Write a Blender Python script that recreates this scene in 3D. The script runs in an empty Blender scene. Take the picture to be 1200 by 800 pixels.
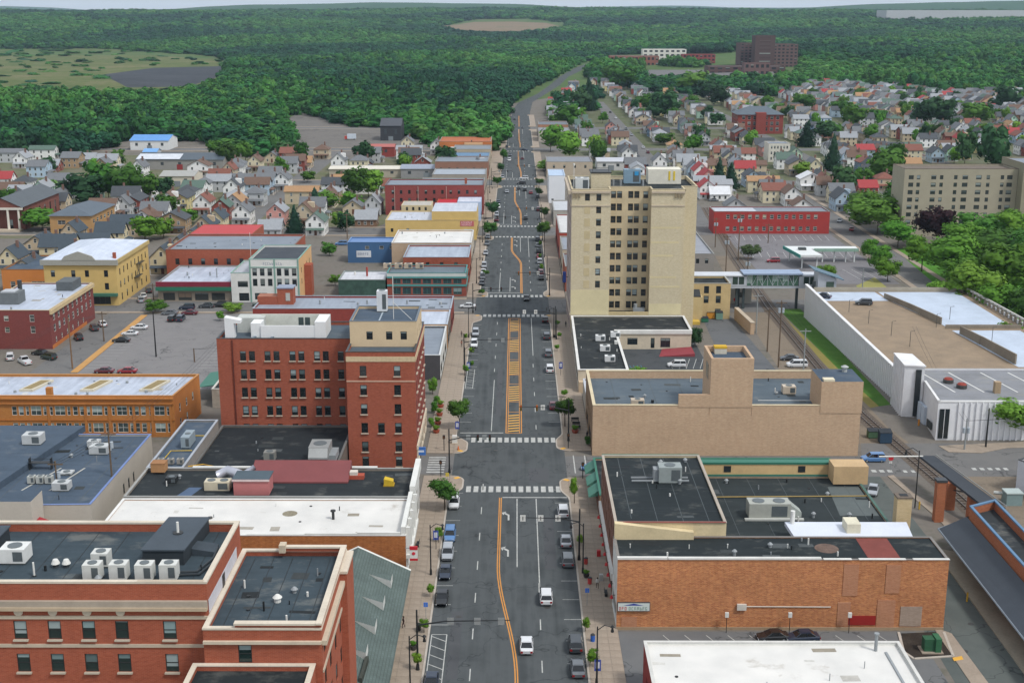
import bpy, math, random
from mathutils import Vector
R = math.radians
random.seed(7)
sc = bpy.context.scene
# ------------------------------------------------------------------ camera
F, CAMH, VX, VY = 1500.0, 84.0, 605.0, 14.0          # focal length in photo pixels (1200 wide), height, street vanishing point
TH = math.atan((400 - VY) / F)
YAW = math.atan((VX - 600) / F * math.cos(TH))
cam_d = bpy.data.cameras.new('camera')
cam = bpy.data.objects.new('camera', cam_d)
sc.collection.objects.link(cam)
cam_d.sensor_width = 36.0
cam_d.lens = 36.0 * F / 1200.0
cam_d.clip_start, cam_d.clip_end = 1.0, 60000.0
cam.location = (0, 0, CAMH)
cam.rotation_euler = (math.pi / 2 - TH, 0, YAW)
sc.camera = cam
# ------------------------------------------------------------------ sky, sun, exposure
SUN_EL, SUN_AZ = 54.0, 128.0                        # azimuth clockwise from +Y (up the street)
world = bpy.data.worlds.new('World'); sc.world = world
world.use_nodes = True
wn = world.node_tree.nodes; wl = world.node_tree.links
sky = wn.new('ShaderNodeTexSky'); sky.sky_type = 'NISHITA'; sky.sun_disc = False
sky.sun_elevation = R(SUN_EL); sky.sun_rotation = R(SUN_AZ)
sky.air_density = 1.0; sky.dust_density = 2.5; sky.ozone_density = 1.0
bg = wn['Background']; bg.inputs['Strength'].default_value = 0.13
cloud = wn.new('ShaderNodeMix'); cloud.data_type = 'RGBA'; cloud.inputs[0].default_value = .62   # even high cloud over the blue
cloud.inputs[7].default_value = (8.2, 8.6, 9.1, 1)
wl.new(sky.outputs['Color'], cloud.inputs[6]); wl.new(cloud.outputs[2], bg.inputs['Color'])
sun_d = bpy.data.lights.new('sun', 'SUN'); sun_d.energy = 2.3; sun_d.angle = R(10); sun_d.color = (1.0, 0.975, 0.94)
sun = bpy.data.objects.new('sun', sun_d); sc.collection.objects.link(sun)
sd = Vector((math.sin(R(SUN_AZ)) * math.cos(R(SUN_EL)), math.cos(R(SUN_AZ)) * math.cos(R(SUN_EL)), math.sin(R(SUN_EL))))
sun.rotation_euler = (-sd).to_track_quat('-Z', 'Y').to_euler()
sc.view_settings.view_transform = 'Standard'; sc.view_settings.look = 'None'
sc.view_settings.gamma = 1.0; sc.view_settings.exposure = 0.05
sc.cycles.max_bounces = 6; sc.cycles.diffuse_bounces = 3; sc.cycles.volume_bounces = 0
sc.cycles.transparent_max_bounces = 6
sc.cycles.use_denoising = True

# ------------------------------------------------------------------ pixel to place
cf = Vector((-math.sin(YAW) * math.cos(TH), math.cos(YAW) * math.cos(TH), -math.sin(TH)))
cr = Vector((math.cos(YAW), math.sin(YAW), 0)); cu = cr.cross(cf)
CP = Vector((0, 0, CAMH))
def ray(px, py): return cf + cr * ((px - 600) / F) - cu * ((py - 400) / F)
def G(px, py, z=0.0):                                 # the point at height z seen at a pixel
    d = ray(px, py); return CP + d * ((z - CAMH) / d.z)
def DY(Y, px, py):                                    # the point on the plane y = Y seen at a pixel
    d = ray(px, py); return CP + d * (Y / d.y)
def DX(X, px, py):
    d = ray(px, py); return CP + d * (X / d.x)
def PX(x, y, z=0.0):
    v = Vector((x, y, z)) - CP; c = v.dot(cf)
    return 600 + F * v.dot(cr) / c, 400 - F * v.dot(cu) / c

# ------------------------------------------------------------------ materials
def lin(h):
    if isinstance(h, tuple): return h
    h = h.lstrip('#'); c = [int(h[i:i + 2], 16) / 255 for i in (0, 2, 4)]
    return tuple((v / 12.92 if v <= .04045 else ((v + .055) / 1.055) ** 2.4) for v in c)
MATS = {}
class NT:
    def __init__(s, name):
        s.m = bpy.data.materials.new(name); s.m.use_nodes = True
        s.n = s.m.node_tree.nodes; s.l = s.m.node_tree.links; s.b = s.n['Principled BSDF']
        s.tc = s.n.new('ShaderNodeTexCoord')
    def node(s, t, **kw):
        n = s.n.new(t)
        for k, v in kw.items(): setattr(n, k, v)
        return n
    def noise(s, scale, detail=4, vec=None, stretch=None, rough=.55):
        n = s.n.new('ShaderNodeTexNoise'); n.inputs['Scale'].default_value = scale
        n.inputs['Detail'].default_value = detail; n.inputs['Roughness'].default_value = rough
        src = vec or s.tc.outputs['Object']
        if stretch:
            mp = s.n.new('ShaderNodeMapping'); mp.inputs['Scale'].default_value = stretch
            s.l.new(src, mp.inputs['Vector']); src = mp.outputs['Vector']
        s.l.new(src, n.inputs['Vector']); return n.outputs['Fac']
    def ramp(s, fac, stops):
        r = s.n.new('ShaderNodeValToRGB'); e = r.color_ramp.elements
        while len(e) < len(stops): e.new(.5)
        for i, (p, c) in enumerate(stops):
            e[i].position = p; e[i].color = (*lin(c), 1) if not isinstance(c, float) else (c, c, c, 1)
        s.l.new(fac, r.inputs['Fac']); return r.outputs['Color']
    def mix(s, fac, a, b, mode='MIX'):
        x = s.n.new('ShaderNodeMix'); x.data_type = 'RGBA'; x.blend_type = mode
        for sock, v in ((x.inputs[0], fac), (x.inputs[6], a), (x.inputs[7], b)):
            if isinstance(v, bpy.types.NodeSocket): s.l.new(v, sock)
            elif isinstance(v, (int, float)): sock.default_value = v if sock.type == 'VALUE' else (v, v, v, 1)
            else: sock.default_value = (*lin(v), 1)
        return x.outputs[2]
    def math(s, op, a, b=0.0):
        x = s.n.new('ShaderNodeMath'); x.operation = op
        for i, v in enumerate((a, b)):
            if isinstance(v, bpy.types.NodeSocket): s.l.new(v, x.inputs[i])
            else: x.inputs[i].default_value = v
        return x.outputs[0]
    def bump(s, h, strength=.3, dist=.05):
        b = s.n.new('ShaderNodeBump'); b.inputs['Strength'].default_value = strength; b.inputs['Distance'].default_value = dist
        s.l.new(h, b.inputs['Height']); s.l.new(b.outputs['Normal'], s.b.inputs['Normal'])
    def done(s, col, rough=.8, spec=.3, metal=0.0):
        if isinstance(col, bpy.types.NodeSocket): s.l.new(col, s.b.inputs['Base Color'])
        else: s.b.inputs['Base Color'].default_value = (*lin(col), 1)
        if isinstance(rough, bpy.types.NodeSocket): s.l.new(rough, s.b.inputs['Roughness'])
        else: s.b.inputs['Roughness'].default_value = rough
        s.b.inputs['Specular IOR Level'].default_value = spec; s.b.inputs['Metallic'].default_value = metal
        return s.m
def cached(f):
    def g(*a, **k):
        key = (f.__name__, a, tuple(sorted(k.items())))
        if key not in MATS: MATS[key] = f(*a, **k)
        return MATS[key]
    return g
@cached
def plain(c, rough=.75, var=.22, scale=.35, spec=.3, metal=0.0):   # painted or rendered surface with uneven weathering
    t = NT('plain_' + str(c))
    a = t.noise(scale, 5); b = t.noise(scale * 9, 3)
    f = t.math('ADD', t.math('MULTIPLY', a, .65), t.math('MULTIPLY', b, .35))
    k = t.ramp(f, [(.28, 1 - var), (.72, 1 + var * .35)])
    return t.done(t.mix(1.0, c, k, 'MULTIPLY'), rough, spec, metal)
@cached
def solid(c, rough=.5, spec=.4, metal=0.0):
    return NT('solid_' + str(c)).done(c, rough, spec, metal)
@cached
def brick(c1, c2, mortar, streak=.5, rough=.85):                    # brick courses on any upright wall
    t = NT('brick_' + c1)
    sx = t.node('ShaderNodeSeparateXYZ'); t.l.new(t.tc.outputs['Object'], sx.inputs[0])
    cb = t.node('ShaderNodeCombineXYZ')
    t.l.new(t.math('ADD', sx.outputs[0], sx.outputs[1]), cb.inputs[0]); t.l.new(sx.outputs[2], cb.inputs[1])
    v = cb.outputs[0]
    bt = t.node('ShaderNodeTexBrick'); t.l.new(v, bt.inputs['Vector'])
    bt.inputs['Color1'].default_value = (*lin(c1), 1); bt.inputs['Color2'].default_value = (*lin(c2), 1)
    bt.inputs['Mortar'].default_value = (*lin(mortar), 1); bt.inputs['Scale'].default_value = 1.0
    bt.inputs['Brick Width'].default_value = .42; bt.inputs['Row Height'].default_value = .14; bt.inputs['Mortar Size'].default_value = .012
    n1 = t.noise(2.2, 6, v, (.5, 2.2, 1), .7); n2 = t.noise(.16, 4, v, (.7, 1.2, 1))
    n3 = t.noise(1.0, 5, v, (1.6, .1, 1), .65)
    k = t.ramp(t.math('ADD', t.math('MULTIPLY', n1, .5), t.math('ADD', t.math('MULTIPLY', n2, .28), t.math('MULTIPLY', n3, .22))), [(.3, 1 - .55 * streak), (.7, 1 + .3 * streak)])
    t.bump(bt.outputs['Fac'], .25, -.02)
    return t.done(t.mix(1.0, bt.outputs['Color'], k, 'MULTIPLY'), rough, .25)
@cached
def membrane(c, c2, patch=.5, rough=.6):                            # flat-roof felt with ponding stains
    t = NT('membrane_' + c)
    a = t.noise(.13, 5); b = t.noise(1.1, 4); d = t.noise(.5, 3, None, (.15, 1.6, 1))
    f = t.math('ADD', t.math('MULTIPLY', a, .5), t.math('ADD', t.math('MULTIPLY', b, .2), t.math('MULTIPLY', d, .3)))
    col = t.ramp(f, [(.3, c), (.58, c2), (.75, c)])
    st = t.ramp(t.noise(.22, 6, None, (1, 1.4, 1), .65), [(.55, 0.0), (.7, 1.0)])
    col = t.mix(t.math('MULTIPLY', st, patch * .55), col, '#8f8e86')
    t.bump(b, .12, .03)
    return t.done(col, rough + .15, .12)
@cached
def whiteroof():
    t = NT('white_roof')
    a = t.noise(.2, 5); s = t.ramp(t.noise(.16, 7, None, None, .72), [(.6, 0.0), (.7, 1.0)])
    col = t.ramp(a, [(.3, '#c6c5c0'), (.7, '#d8d6d0')])
    return t.done(t.mix(t.math('MULTIPLY', s, .55), col, '#8d8270'), .55, .35)
@cached
def silver_roof(c='#b4bcc9', c2='#8f97a4'):
    t = NT('silver_roof' + c)
    d = t.noise(.6, 4, None, (1.4, .12, 1)); b = t.noise(.25, 6, None, None, .65)
    f = t.math('ADD', t.math('MULTIPLY', d, .5), t.math('MULTIPLY', b, .5))
    return t.done(t.ramp(f, [(.32, c2), (.6, c), (.8, '#c9ced6')]), .5, .4)
@cached
def asphalt(c='#4b4d4f', c2='#58595a', streak=True):
    t = NT('asphalt_' + c)
    a = t.noise(.5, 4, None, (1.0, .03, 1)) if streak else t.noise(.12, 4)
    b = t.noise(.09, 6, None, None, .65); g = t.noise(9, 2)
    f = t.math('ADD', t.math('MULTIPLY', a, .45), t.math('ADD', t.math('MULTIPLY', b, .45), t.math('MULTIPLY', g, .1)))
    col = t.ramp(f, [(.32, c), (.5, c2), (.7, c)])
    cr_ = t.n.new('ShaderNodeTexVoronoi'); cr_.feature = 'DISTANCE_TO_EDGE'; cr_.inputs['Scale'].default_value = .07
    wv = t.n.new('ShaderNodeMix'); wv.data_type = 'VECTOR'; wv.inputs[0].default_value = .12
    nz = t.n.new('ShaderNodeTexNoise'); nz.inputs['Scale'].default_value = .3; t.l.new(t.tc.outputs['Object'], nz.inputs['Vector'])
    ad = t.n.new('ShaderNodeVectorMath'); ad.operation = 'MULTIPLY_ADD'; ad.inputs[1].default_value = (9, 9, 0)
    t.l.new(nz.outputs['Color'], ad.inputs[0]); t.l.new(t.tc.outputs['Object'], ad.inputs[2]); t.l.new(ad.outputs[0], cr_.inputs['Vector'])
    k = t.ramp(cr_.outputs['Distance'], [(.0, 1.0), (.009, 0.0)])
    col = t.mix(t.math('MULTIPLY', k, .6), col, '#26282a')
    t.bump(g, .2, .01)
    return t.done(col, .9, .12)
@cached
def concrete(c='#9c8f80', c2='#867b6d'):
    t = NT('concrete_' + c)
    f = t.math('ADD', t.math('MULTIPLY', t.noise(.25, 5), .6), t.math('MULTIPLY', t.noise(3, 3), .4))
    return t.done(t.ramp(f, [(.33, c2), (.66, c)]), .85, .25)
@cached
def ground_mat(c1, c2, c3, s=.02):
    t = NT('ground_' + c1)
    a = t.noise(s, 8, None, None, .65); b = t.noise(s * 12, 5)
    f = t.math('ADD', t.math('MULTIPLY', a, .6), t.math('MULTIPLY', b, .4))
    t.bump(b, .3, .2)
    return t.done(t.ramp(f, [(.32, c1), (.5, c2), (.68, c3)]), .95, .1)
@cached
def shingle(c, c2):
    t = NT('shingle_' + c)
    bt = t.node('ShaderNodeTexBrick'); sx = t.node('ShaderNodeSeparateXYZ'); cb = t.node('ShaderNodeCombineXYZ')
    t.l.new(t.tc.outputs['Object'], sx.inputs[0]); t.l.new(sx.outputs[1], cb.inputs[0])
    t.l.new(t.math('ADD', sx.outputs[0], sx.outputs[2]), cb.inputs[1]); t.l.new(cb.outputs[0], bt.inputs['Vector'])
    bt.inputs['Color1'].default_value = (*lin(c), 1); bt.inputs['Color2'].default_value = (*lin(c2), 1)
    bt.inputs['Mortar'].default_value = (*[x * .6 for x in lin(c)], 1)
    bt.inputs['Scale'].default_value = 1; bt.inputs['Brick Width'].default_value = .5; bt.inputs['Row Height'].default_value = .2; bt.inputs['Mortar Size'].default_value = .02
    k = t.ramp(t.noise(.3, 5), [(.3, .8), (.7, 1.1)])
    return t.done(t.mix(1.0, bt.outputs['Color'], k, 'MULTIPLY'), .8, .2)
@cached
def glass(c='#20282c', blind='#6d7470', amount=.62):                # dark panes, some with a blind drawn part-way
    t = NT('glass_' + c)
    oi = t.node('ShaderNodeObjectInfo'); sx = t.node('ShaderNodeSeparateXYZ'); t.l.new(t.tc.outputs['Generated'], sx.inputs[0])
    r = oi.outputs['Random']
    lvl = t.math('FRACT', t.math('MULTIPLY', r, 7.31))
    up = t.math('GREATER_THAN', sx.outputs[2], t.math('SUBTRACT', 1.0, t.math('MULTIPLY', lvl, .8)))
    has = t.math('LESS_THAN', r, amount)
    tone = t.ramp(t.math('FRACT', t.math('MULTIPLY', r, 23.7)), [(0, '#3d4847'), (.5, blind), (1, '#93a09f')])
    col = t.mix(t.math('MULTIPLY', up, has), c, tone)
    return t.done(col, .12, .6)
@cached
def leaf(c1, c2, c3, tr=.25, var=.35):
    t = NT('leaf_' + c1)
    oi = t.node('ShaderNodeObjectInfo')
    a = t.noise(.35, 3); b = t.noise(2.2, 2)
    f = t.math('ADD', t.math('MULTIPLY', a, .55), t.math('ADD', t.math('MULTIPLY', b, .3), t.math('MULTIPLY', oi.outputs['Random'], .3)))
    col = t.ramp(f, [(.3, c1), (.52, c2), (.78, c3)])
    hsv = t.node('ShaderNodeHueSaturation')
    t.l.new(col, hsv.inputs['Color'])
    t.l.new(t.math('ADD', 1 - var / 2, t.math('MULTIPLY', t.math('FRACT', t.math('MULTIPLY', oi.outputs['Random'], 13.7)), var)), hsv.inputs['Value'])
    t.l.new(t.math('ADD', .485, t.math('MULTIPLY', t.math('FRACT', t.math('MULTIPLY', oi.outputs['Random'], 5.3)), .03)), hsv.inputs['Hue'])
    m = t.done(hsv.outputs['Color'], .7, .15)
    ts = t.node('ShaderNodeBsdfTranslucent'); t.l.new(hsv.outputs['Color'], ts.inputs['Color'])
    mx = t.node('ShaderNodeMixShader'); mx.inputs[0].default_value = tr
    t.l.new(t.b.outputs[0], mx.inputs[1]); t.l.new(ts.outputs[0], mx.inputs[2])
    t.l.new(mx.outputs[0], t.n['Material Output'].inputs['Surface'])
    return m
@cached
def paint(c, coat=.5):
    t = NT('paint_' + c)
    t.b.inputs['Coat Weight'].default_value = coat; t.b.inputs['Coat Roughness'].default_value = .08
    return t.done(c, .35, .5)

# ------------------------------------------------------------------ mesh building
COL = sc.collection
class MB:
    def __init__(s): s.v, s.f, s.m = [], [], []
    def quad(s, a, b, c, d, m=0):
        i = len(s.v); s.v += [tuple(a), tuple(b), tuple(c), tuple(d)]; s.f.append((i, i + 1, i + 2, i + 3)); s.m.append(m)
    def tri(s, a, b, c, m=0):
        i = len(s.v); s.v += [tuple(a), tuple(b), tuple(c)]; s.f.append((i, i + 1, i + 2)); s.m.append(m)
    def poly(s, pts, m=0):
        i = len(s.v); s.v += [tuple(p) for p in pts]; s.f.append(tuple(range(i, i + len(pts)))); s.m.append(m)
    def prism(s, pts, z0, z1, m=0, bottom=True, mt=None):
        n = len(pts); i = len(s.v)
        s.v += [(p[0], p[1], z0 if not callable(z0) else z0(p)) for p in pts] + [(p[0], p[1], z1 if not callable(z1) else z1(p)) for p in pts]
        for k in range(n):
            j = (k + 1) % n; s.f.append((i + k, i + j, i + n + j, i + n + k)); s.m.append(m)
        s.f.append(tuple(i + n + k for k in range(n))); s.m.append(m if mt is None else mt)
        if bottom: s.f.append(tuple(i + k for k in reversed(range(n)))); s.m.append(m)
        return s
    def box(s, x0, x1, y0, y1, z0, z1, m=0, mt=None):
        return s.prism([(x0, y0), (x1, y0), (x1, y1), (x0, y1)], z0, z1, m, True, mt)
    def obox(s, cx, cy, z0, w, d, h, a=0.0, m=0):
        c, q = math.cos(a), math.sin(a)
        return s.prism([(cx + c * x - q * y, cy + q * x + c * y) for x, y in ((-w / 2, -d / 2), (w / 2, -d / 2), (w / 2, d / 2), (-w / 2, d / 2))], z0, z0 + h, m)
    def cyl(s, x, y, z0, z1, r, r2=None, n=10, m=0):
        r2 = r if r2 is None else r2; i = len(s.v)
        for z, q in ((z0, r), (z1, r2)):
            s.v += [(x + q * math.cos(2 * math.pi * k / n), y + q * math.sin(2 * math.pi * k / n), z) for k in range(n)]
        for k in range(n):
            j = (k + 1) % n; s.f.append((i + k, i + j, i + n + j, i + n + k)); s.m.append(m)
        s.f.append(tuple(i + n + k for k in range(n))); s.m.append(m); s.f.append(tuple(i + k for k in reversed(range(n)))); s.m.append(m)
        return s
    def tube(s, pts, r, n=6, m=0):
        pts = [Vector(p) for p in pts]; i = len(s.v); rs = r if isinstance(r, (list, tuple)) else [r] * len(pts)
        for k, p in enumerate(pts):
            d = (pts[min(k + 1, len(pts) - 1)] - pts[max(k - 1, 0)]).normalized()
            a = Vector((0, 0, 1)) if abs(d.z) < .9 else Vector((1, 0, 0))
            u = d.cross(a).normalized(); w = d.cross(u)
            s.v += [tuple(p + (u * math.cos(2 * math.pi * q / n) + w * math.sin(2 * math.pi * q / n)) * rs[k]) for q in range(n)]
        for k in range(len(pts) - 1):
            for q in range(n):
                p2 = (q + 1) % n; s.f.append((i + k * n + q, i + k * n + p2, i + (k + 1) * n + p2, i + (k + 1) * n + q)); s.m.append(m)
        s.f.append(tuple(i + q for q in range(n))); s.m.append(m)
        e = i + (len(pts) - 1) * n; s.f.append(tuple(e + q for q in reversed(range(n)))); s.m.append(m)
        return s
    def mesh(s, name, mats, off=(0, 0, 0), smooth=False):
        me = bpy.data.meshes.new(name)
        me.from_pydata([(v[0] - off[0], v[1] - off[1], v[2] - off[2]) for v in s.v], [], s.f)
        if not isinstance(mats, (list, tuple)): mats = [mats]
        for m in mats: me.materials.append(m)
        if len(mats) > 1: me.polygons.foreach_set('material_index', s.m)
        if smooth: me.polygons.foreach_set('use_smooth', [True] * len(s.f))
        me.update(); return me
    def build(s, name, mats, parent=None, smooth=False):               # vertices in world metres, origin at the parent's (or own) base
        if parent is not None: off = wloc(parent)
        else:
            xs = [v[0] for v in s.v]; ys = [v[1] for v in s.v]; zs = [v[2] for v in s.v]
            off = ((min(xs) + max(xs)) / 2, (min(ys) + max(ys)) / 2, min(zs))
        o = bpy.data.objects.new(name, s.mesh(name, mats, off, smooth)); COL.objects.link(o)
        if parent is not None: o.parent = parent
        else: o.location = off
        return o
def wloc(o):
    v = Vector((0, 0, 0))
    while o is not None: v += o.location; o = o.parent
    return v
def tag(o, label=None, cat=None, group=None, kind=None):
    if label: o['label'] = label
    if cat: o['category'] = cat
    if group: o['group'] = group
    if kind: o['kind'] = kind
    return o
def thing(name, label, cat, loc=(0, 0, 0), rz=0.0, group=None):
    o = bpy.data.objects.new(name, None); COL.objects.link(o); o.empty_display_size = .5
    o.location = loc; o.rotation_euler = (0, 0, rz)
    return tag(o, label, cat, group)
def inst(name, me, parent=None, loc=(0, 0, 0), rz=0.0, scale=None, mats=None):
    o = bpy.data.objects.new(name, me); COL.objects.link(o); o.parent = parent
    o.location = loc; o.rotation_euler = (0, 0, rz)
    if scale is not None: o.scale = scale if isinstance(scale, tuple) else (scale,) * 3
    if mats:
        for i, m in enumerate(mats):
            if m is not None: o.material_slots[i].link = 'OBJECT'; o.material_slots[i].material = m
    return o
def pc(o, nm, mb, mat, **k): return inst(nm, mb.mesh(nm, mat, **k), o)
def rect(x0, x1, y0, y1): return [(x0, y0), (x1, y0), (x1, y1), (x0, y1)]
def inset(poly, t):
    n = len(poly); out = []
    for i in range(n):
        p0, p1, p2 = Vector(poly[i - 1]), Vector(poly[i]), Vector(poly[(i + 1) % n])
        d1 = (p1 - p0).normalized(); d2 = (p2 - p1).normalized()
        n1 = Vector((-d1.y, d1.x)); n2 = Vector((-d2.y, d2.x)); k = 1 + n1.dot(n2)
        q = p1 + (n1 + n2) * (t / max(k, .2)); out.append((q.x, q.y))
    return out
WINM = {}
def win_mesh(w, h, style, fm, gm):
    key = (round(w, 2), round(h, 2), style, fm.name, gm.name)
    if key in WINM: return WINM[key]
    f = MB(); t = .08 if style != 'shop' else .1
    f.box(-w / 2, -w / 2 + t, 0, .1, 0, h); f.box(w / 2 - t, w / 2, 0, .1, 0, h)
    f.box(-w / 2 + t, w / 2 - t, 0, .1, 0, t); f.box(-w / 2 + t, w / 2 - t, 0, .1, h - t, h)
    if style == 'hung': f.box(-w / 2 + t, w / 2 - t, .015, .085, h * .5 - .04, h * .5 + .04)
    if style == 'cross':
        f.box(-w / 2 + t, w / 2 - t, .015, .085, h * .5 - .04, h * .5 + .04); f.box(-.035, .035, .02, .08, t, h - t)
    if style in ('shop', 'strip'):
        n = max(2, round(w / 1.6))
        for k in range(1, n): f.box(-w / 2 + w * k / n - .04, -w / 2 + w * k / n + .04, .015, .085, t, h - t)
    g = MB(); g.box(-w / 2 + t, w / 2 - t, .05, .07, t, h - t)
    fmesh = f.mesh('window', fm); gmesh = g.mesh('pane', gm)
    s = MB(); s.box(-w / 2 - .1, w / 2 + .1, -.28, .02, -.16, -.002); smesh = s.mesh('sill', plain('#b5aa98'))
    WINM[key] = (fmesh, gmesh, smesh); return WINM[key]
GL = glass(); FRD = solid('#2a2d2c'); FRW = solid('#c9c8c2'); FRB = solid('#5b4a3c')
def add_windows(root, p0, p1, rects, style='hung', fm=FRD, gm=GL, depth=.18, sill=False, name='window'):
    d = (Vector(p1) - Vector(p0)).normalized(); a = math.atan2(d.y, d.x); o0 = wloc(root)
    nrm = Vector((-d.y, d.x))
    for r in rects:
        u0, u1, v0, v1 = r[:4]; w, h = u1 - u0 - .004, v1 - v0 - .004; st = r[4] if len(r) > 4 else style
        fmesh, gmesh, smesh = win_mesh(w, h, st, fm, gm)
        c = Vector(p0) + d * ((u0 + u1) / 2) + nrm * (depth - .1)
        wo = inst(name, fmesh, root, (c.x - o0.x, c.y - o0.y, v0 + .002 - o0.z), a)
        inst('pane', gmesh, wo)
        if sill: inst('sill', smesh, wo, (0, -(depth - .1), 0))
def wall_face(mb, p0, p1, z0, z1, rects=(), depth=.18, m=0):
    p0, p1 = Vector(p0), Vector(p1); L = (p1 - p0).length
    if L < 1e-4: return
    d = (p1 - p0) / L; nrm = Vector((-d.y, d.x))
    us = sorted({0, L} | {r[0] for r in rects} | {r[1] for r in rects}); vs = sorted({z0, z1} | {r[2] for r in rects} | {r[3] for r in rects})
    us = [x for x in us if -1e-6 <= x <= L + 1e-6]; vs = [x for x in vs if z0 - 1e-6 <= x <= z1 + 1e-6]
    def pt(u, v, dep=0.0): q = p0 + d * u + nrm * dep; return (q.x, q.y, v)
    def hole(u, v): return any(r[0] < u < r[1] and r[2] < v < r[3] for r in rects)
    for j in range(len(vs) - 1):
        run = None
        for i in range(len(us) - 1):
            h = hole((us[i] + us[i + 1]) / 2, (vs[j] + vs[j + 1]) / 2)
            if not h and run is None: run = us[i]
            if h and run is not None:
                mb.quad(pt(run, vs[j]), pt(us[i], vs[j]), pt(us[i], vs[j + 1]), pt(run, vs[j + 1]), m); run = None
        if run is not None: mb.quad(pt(run, vs[j]), pt(L, vs[j]), pt(L, vs[j + 1]), pt(run, vs[j + 1]), m)
    for r in rects:
        u0, u1, v0, v1 = r[:4]; q = depth + .02
        mb.quad(pt(u0, v0), pt(u1, v0), pt(u1, v0, q), pt(u0, v0, q), m); mb.quad(pt(u1, v1), pt(u0, v1), pt(u0, v1, q), pt(u1, v1, q), m)
        mb.quad(pt(u0, v1), pt(u0, v0), pt(u0, v0, q), pt(u0, v1, q), m); mb.quad(pt(u1, v0), pt(u1, v1), pt(u1, v1, q), pt(u1, v0, q), m)
COPS = {}
def shell(root, poly, z0, z1, wall, roof, par=.5, cop=None, op=None, style='hung', fm=FRD, gm=GL, sill=False, pt=.3, wname='wall', cop_h=.12, depth=.18, cop_w=.06):
    """walls with real openings, a parapet with coping, and a flat roof deck below it"""
    n = len(poly); w = MB(); op = op or {}
    walls = wall if isinstance(wall, dict) else {None: wall}
    mats = list(dict.fromkeys(walls.values())); 
    for i in range(n):
        mm = mats.index(walls.get(i, walls.get(None, mats[0])))
        wall_face(w, poly[i], poly[(i + 1) % n], z0, z1, op.get(i, ()), depth, mm)
    inn = inset(poly, pt)
    if par > 0:
        for i in range(n):
            a, b = inn[(i + 1) % n], inn[i]
            w.quad((*a, z1 - par), (*b, z1 - par), (*b, z1), (*a, z1), 0)
            w.quad((*poly[i], z1), (*poly[(i + 1) % n], z1), (*inn[(i + 1) % n], z1), (*inn[i], z1), 0)
    w.build(wname, mats, root)
    r = MB(); r.poly([(*p, z1 - par) for p in (inn if par > 0 else poly)]); ro = r.build('roof', roof, root)
    if cop is not None and par > 0:
        c = MB(); o2, i2 = inset(poly, -cop_w), inset(poly, pt + cop_w); zt, zb = z1 + cop_h, z1 + .003
        for i in range(n):
            j = (i + 1) % n
            c.quad((*o2[i], zt), (*o2[j], zt), (*i2[j], zt), (*i2[i], zt)); c.quad((*o2[i], zb), (*o2[j], zb), (*o2[j], zt), (*o2[i], zt))
            c.quad((*i2[j], zb), (*i2[i], zb), (*i2[i], zt), (*i2[j], zt)); c.quad((*o2[j], zb), (*o2[i], zb), (*i2[i], zb), (*i2[j], zb))
        c.build('coping', cop, root)
    for i, rs in op.items(): add_windows(root, poly[i], poly[(i + 1) % n], rs, style, fm, gm, depth, sill)
    return ro
def cols(L, n, w, m=1.0, zs=(1,), h=1.8):                              # evenly spaced openings on a wall of length L
    st = (L - 2 * m) / n
    return [(m + st * (k + .5) - w / 2, m + st * (k + .5) + w / 2, z, z + h) for z in zs for k in range(n)]
def bldg(name, label, cat, poly, z1, wall, roof, group=None, z0=0.0, **kw):
    cx = sum(p[0] for p in poly) / len(poly); cy = sum(p[1] for p in poly) / len(poly)
    root = thing(name, label, cat, (cx, cy, z0), 0, group)
    shell(root, poly, z0, z1, wall, roof, **kw); return root
def part(root, name, mb, mats, smooth=False): return mb.build(name, mats, root, smooth)
def band(root, poly, i, z0, z1, mat, out=.08, name='cornice', ext=0.0):      # a moulding along one wall
    p0, p1 = Vector(poly[i]), Vector(poly[(i + 1) % len(poly)]); d = (p1 - p0).normalized(); nn = Vector((d.y, -d.x))
    a = p0 - d * ext; b = p1 + d * ext
    m = MB(); m.prism([a - nn * .002 + nn * .004, b + nn * .002, b + nn * out, a + nn * out][::-1] if False else [tuple(a + nn * out), tuple(b + nn * out), tuple(b + nn * .002), tuple(a + nn * .002)], z0, z1)
    return m.build(name, mat, root)
def sheet(name, pts, z, mat, kind='structure', parent=None):
    m = MB(); p3 = [(p[0], p[1], z) for p in pts]
    a = sum(p3[i][0] * p3[(i + 1) % len(p3)][1] - p3[(i + 1) % len(p3)][0] * p3[i][1] for i in range(len(p3)))
    m.poly(p3 if a > 0 else p3[::-1]); o = m.build(name, mat, parent)
    if kind and parent is None: o['kind'] = kind
    return o
def gp(*pp, z=0.0): return [tuple(G(x, y, z)[:2]) for x, y in pp]
# ================================================================== terrain
def sstep(a, b, x):
    t = max(0.0, min(1.0, (x - a) / (b - a))); return t * t * (3 - 2 * t)
def terrain_h(x, y):
    h = 78 * sstep(2500, 5600, y) + 10 * sstep(2200, 3500, y) * math.sin(x / 610 + 1.3) * math.sin(y / 830)
    h += 14 * sstep(1500, 2100, y) * sstep(150, 420, x) * (1 - sstep(2600, 3600, y))
    return h
def build_ground():
    ys = [-700, 60, 150, 400, 800, 1200, 1500] + [1500 + 120 * k for k in range(1, 46)] + [7200, 7600, 8200, 9500, 12000, 16000]
    xs = [-9000, -6000, -4500] + [-3600 + 150 * k for k in range(49)] + [4500, 6000, 9000]
    m = MB()
    for y in ys:
        for x in xs: m.v.append((x, y, terrain_h(x, y)))
    n = len(xs)
    for j in range(len(ys) - 1):
        for i in range(n - 1): m.f.append((j * n + i, j * n + i + 1, (j + 1) * n + i + 1, (j + 1) * n + i)); m.m.append(0)
    o = m.build('ground', ground_mat('#36502a', '#4c6236', '#665f45', .012)); o['kind'] = 'structure'
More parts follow.
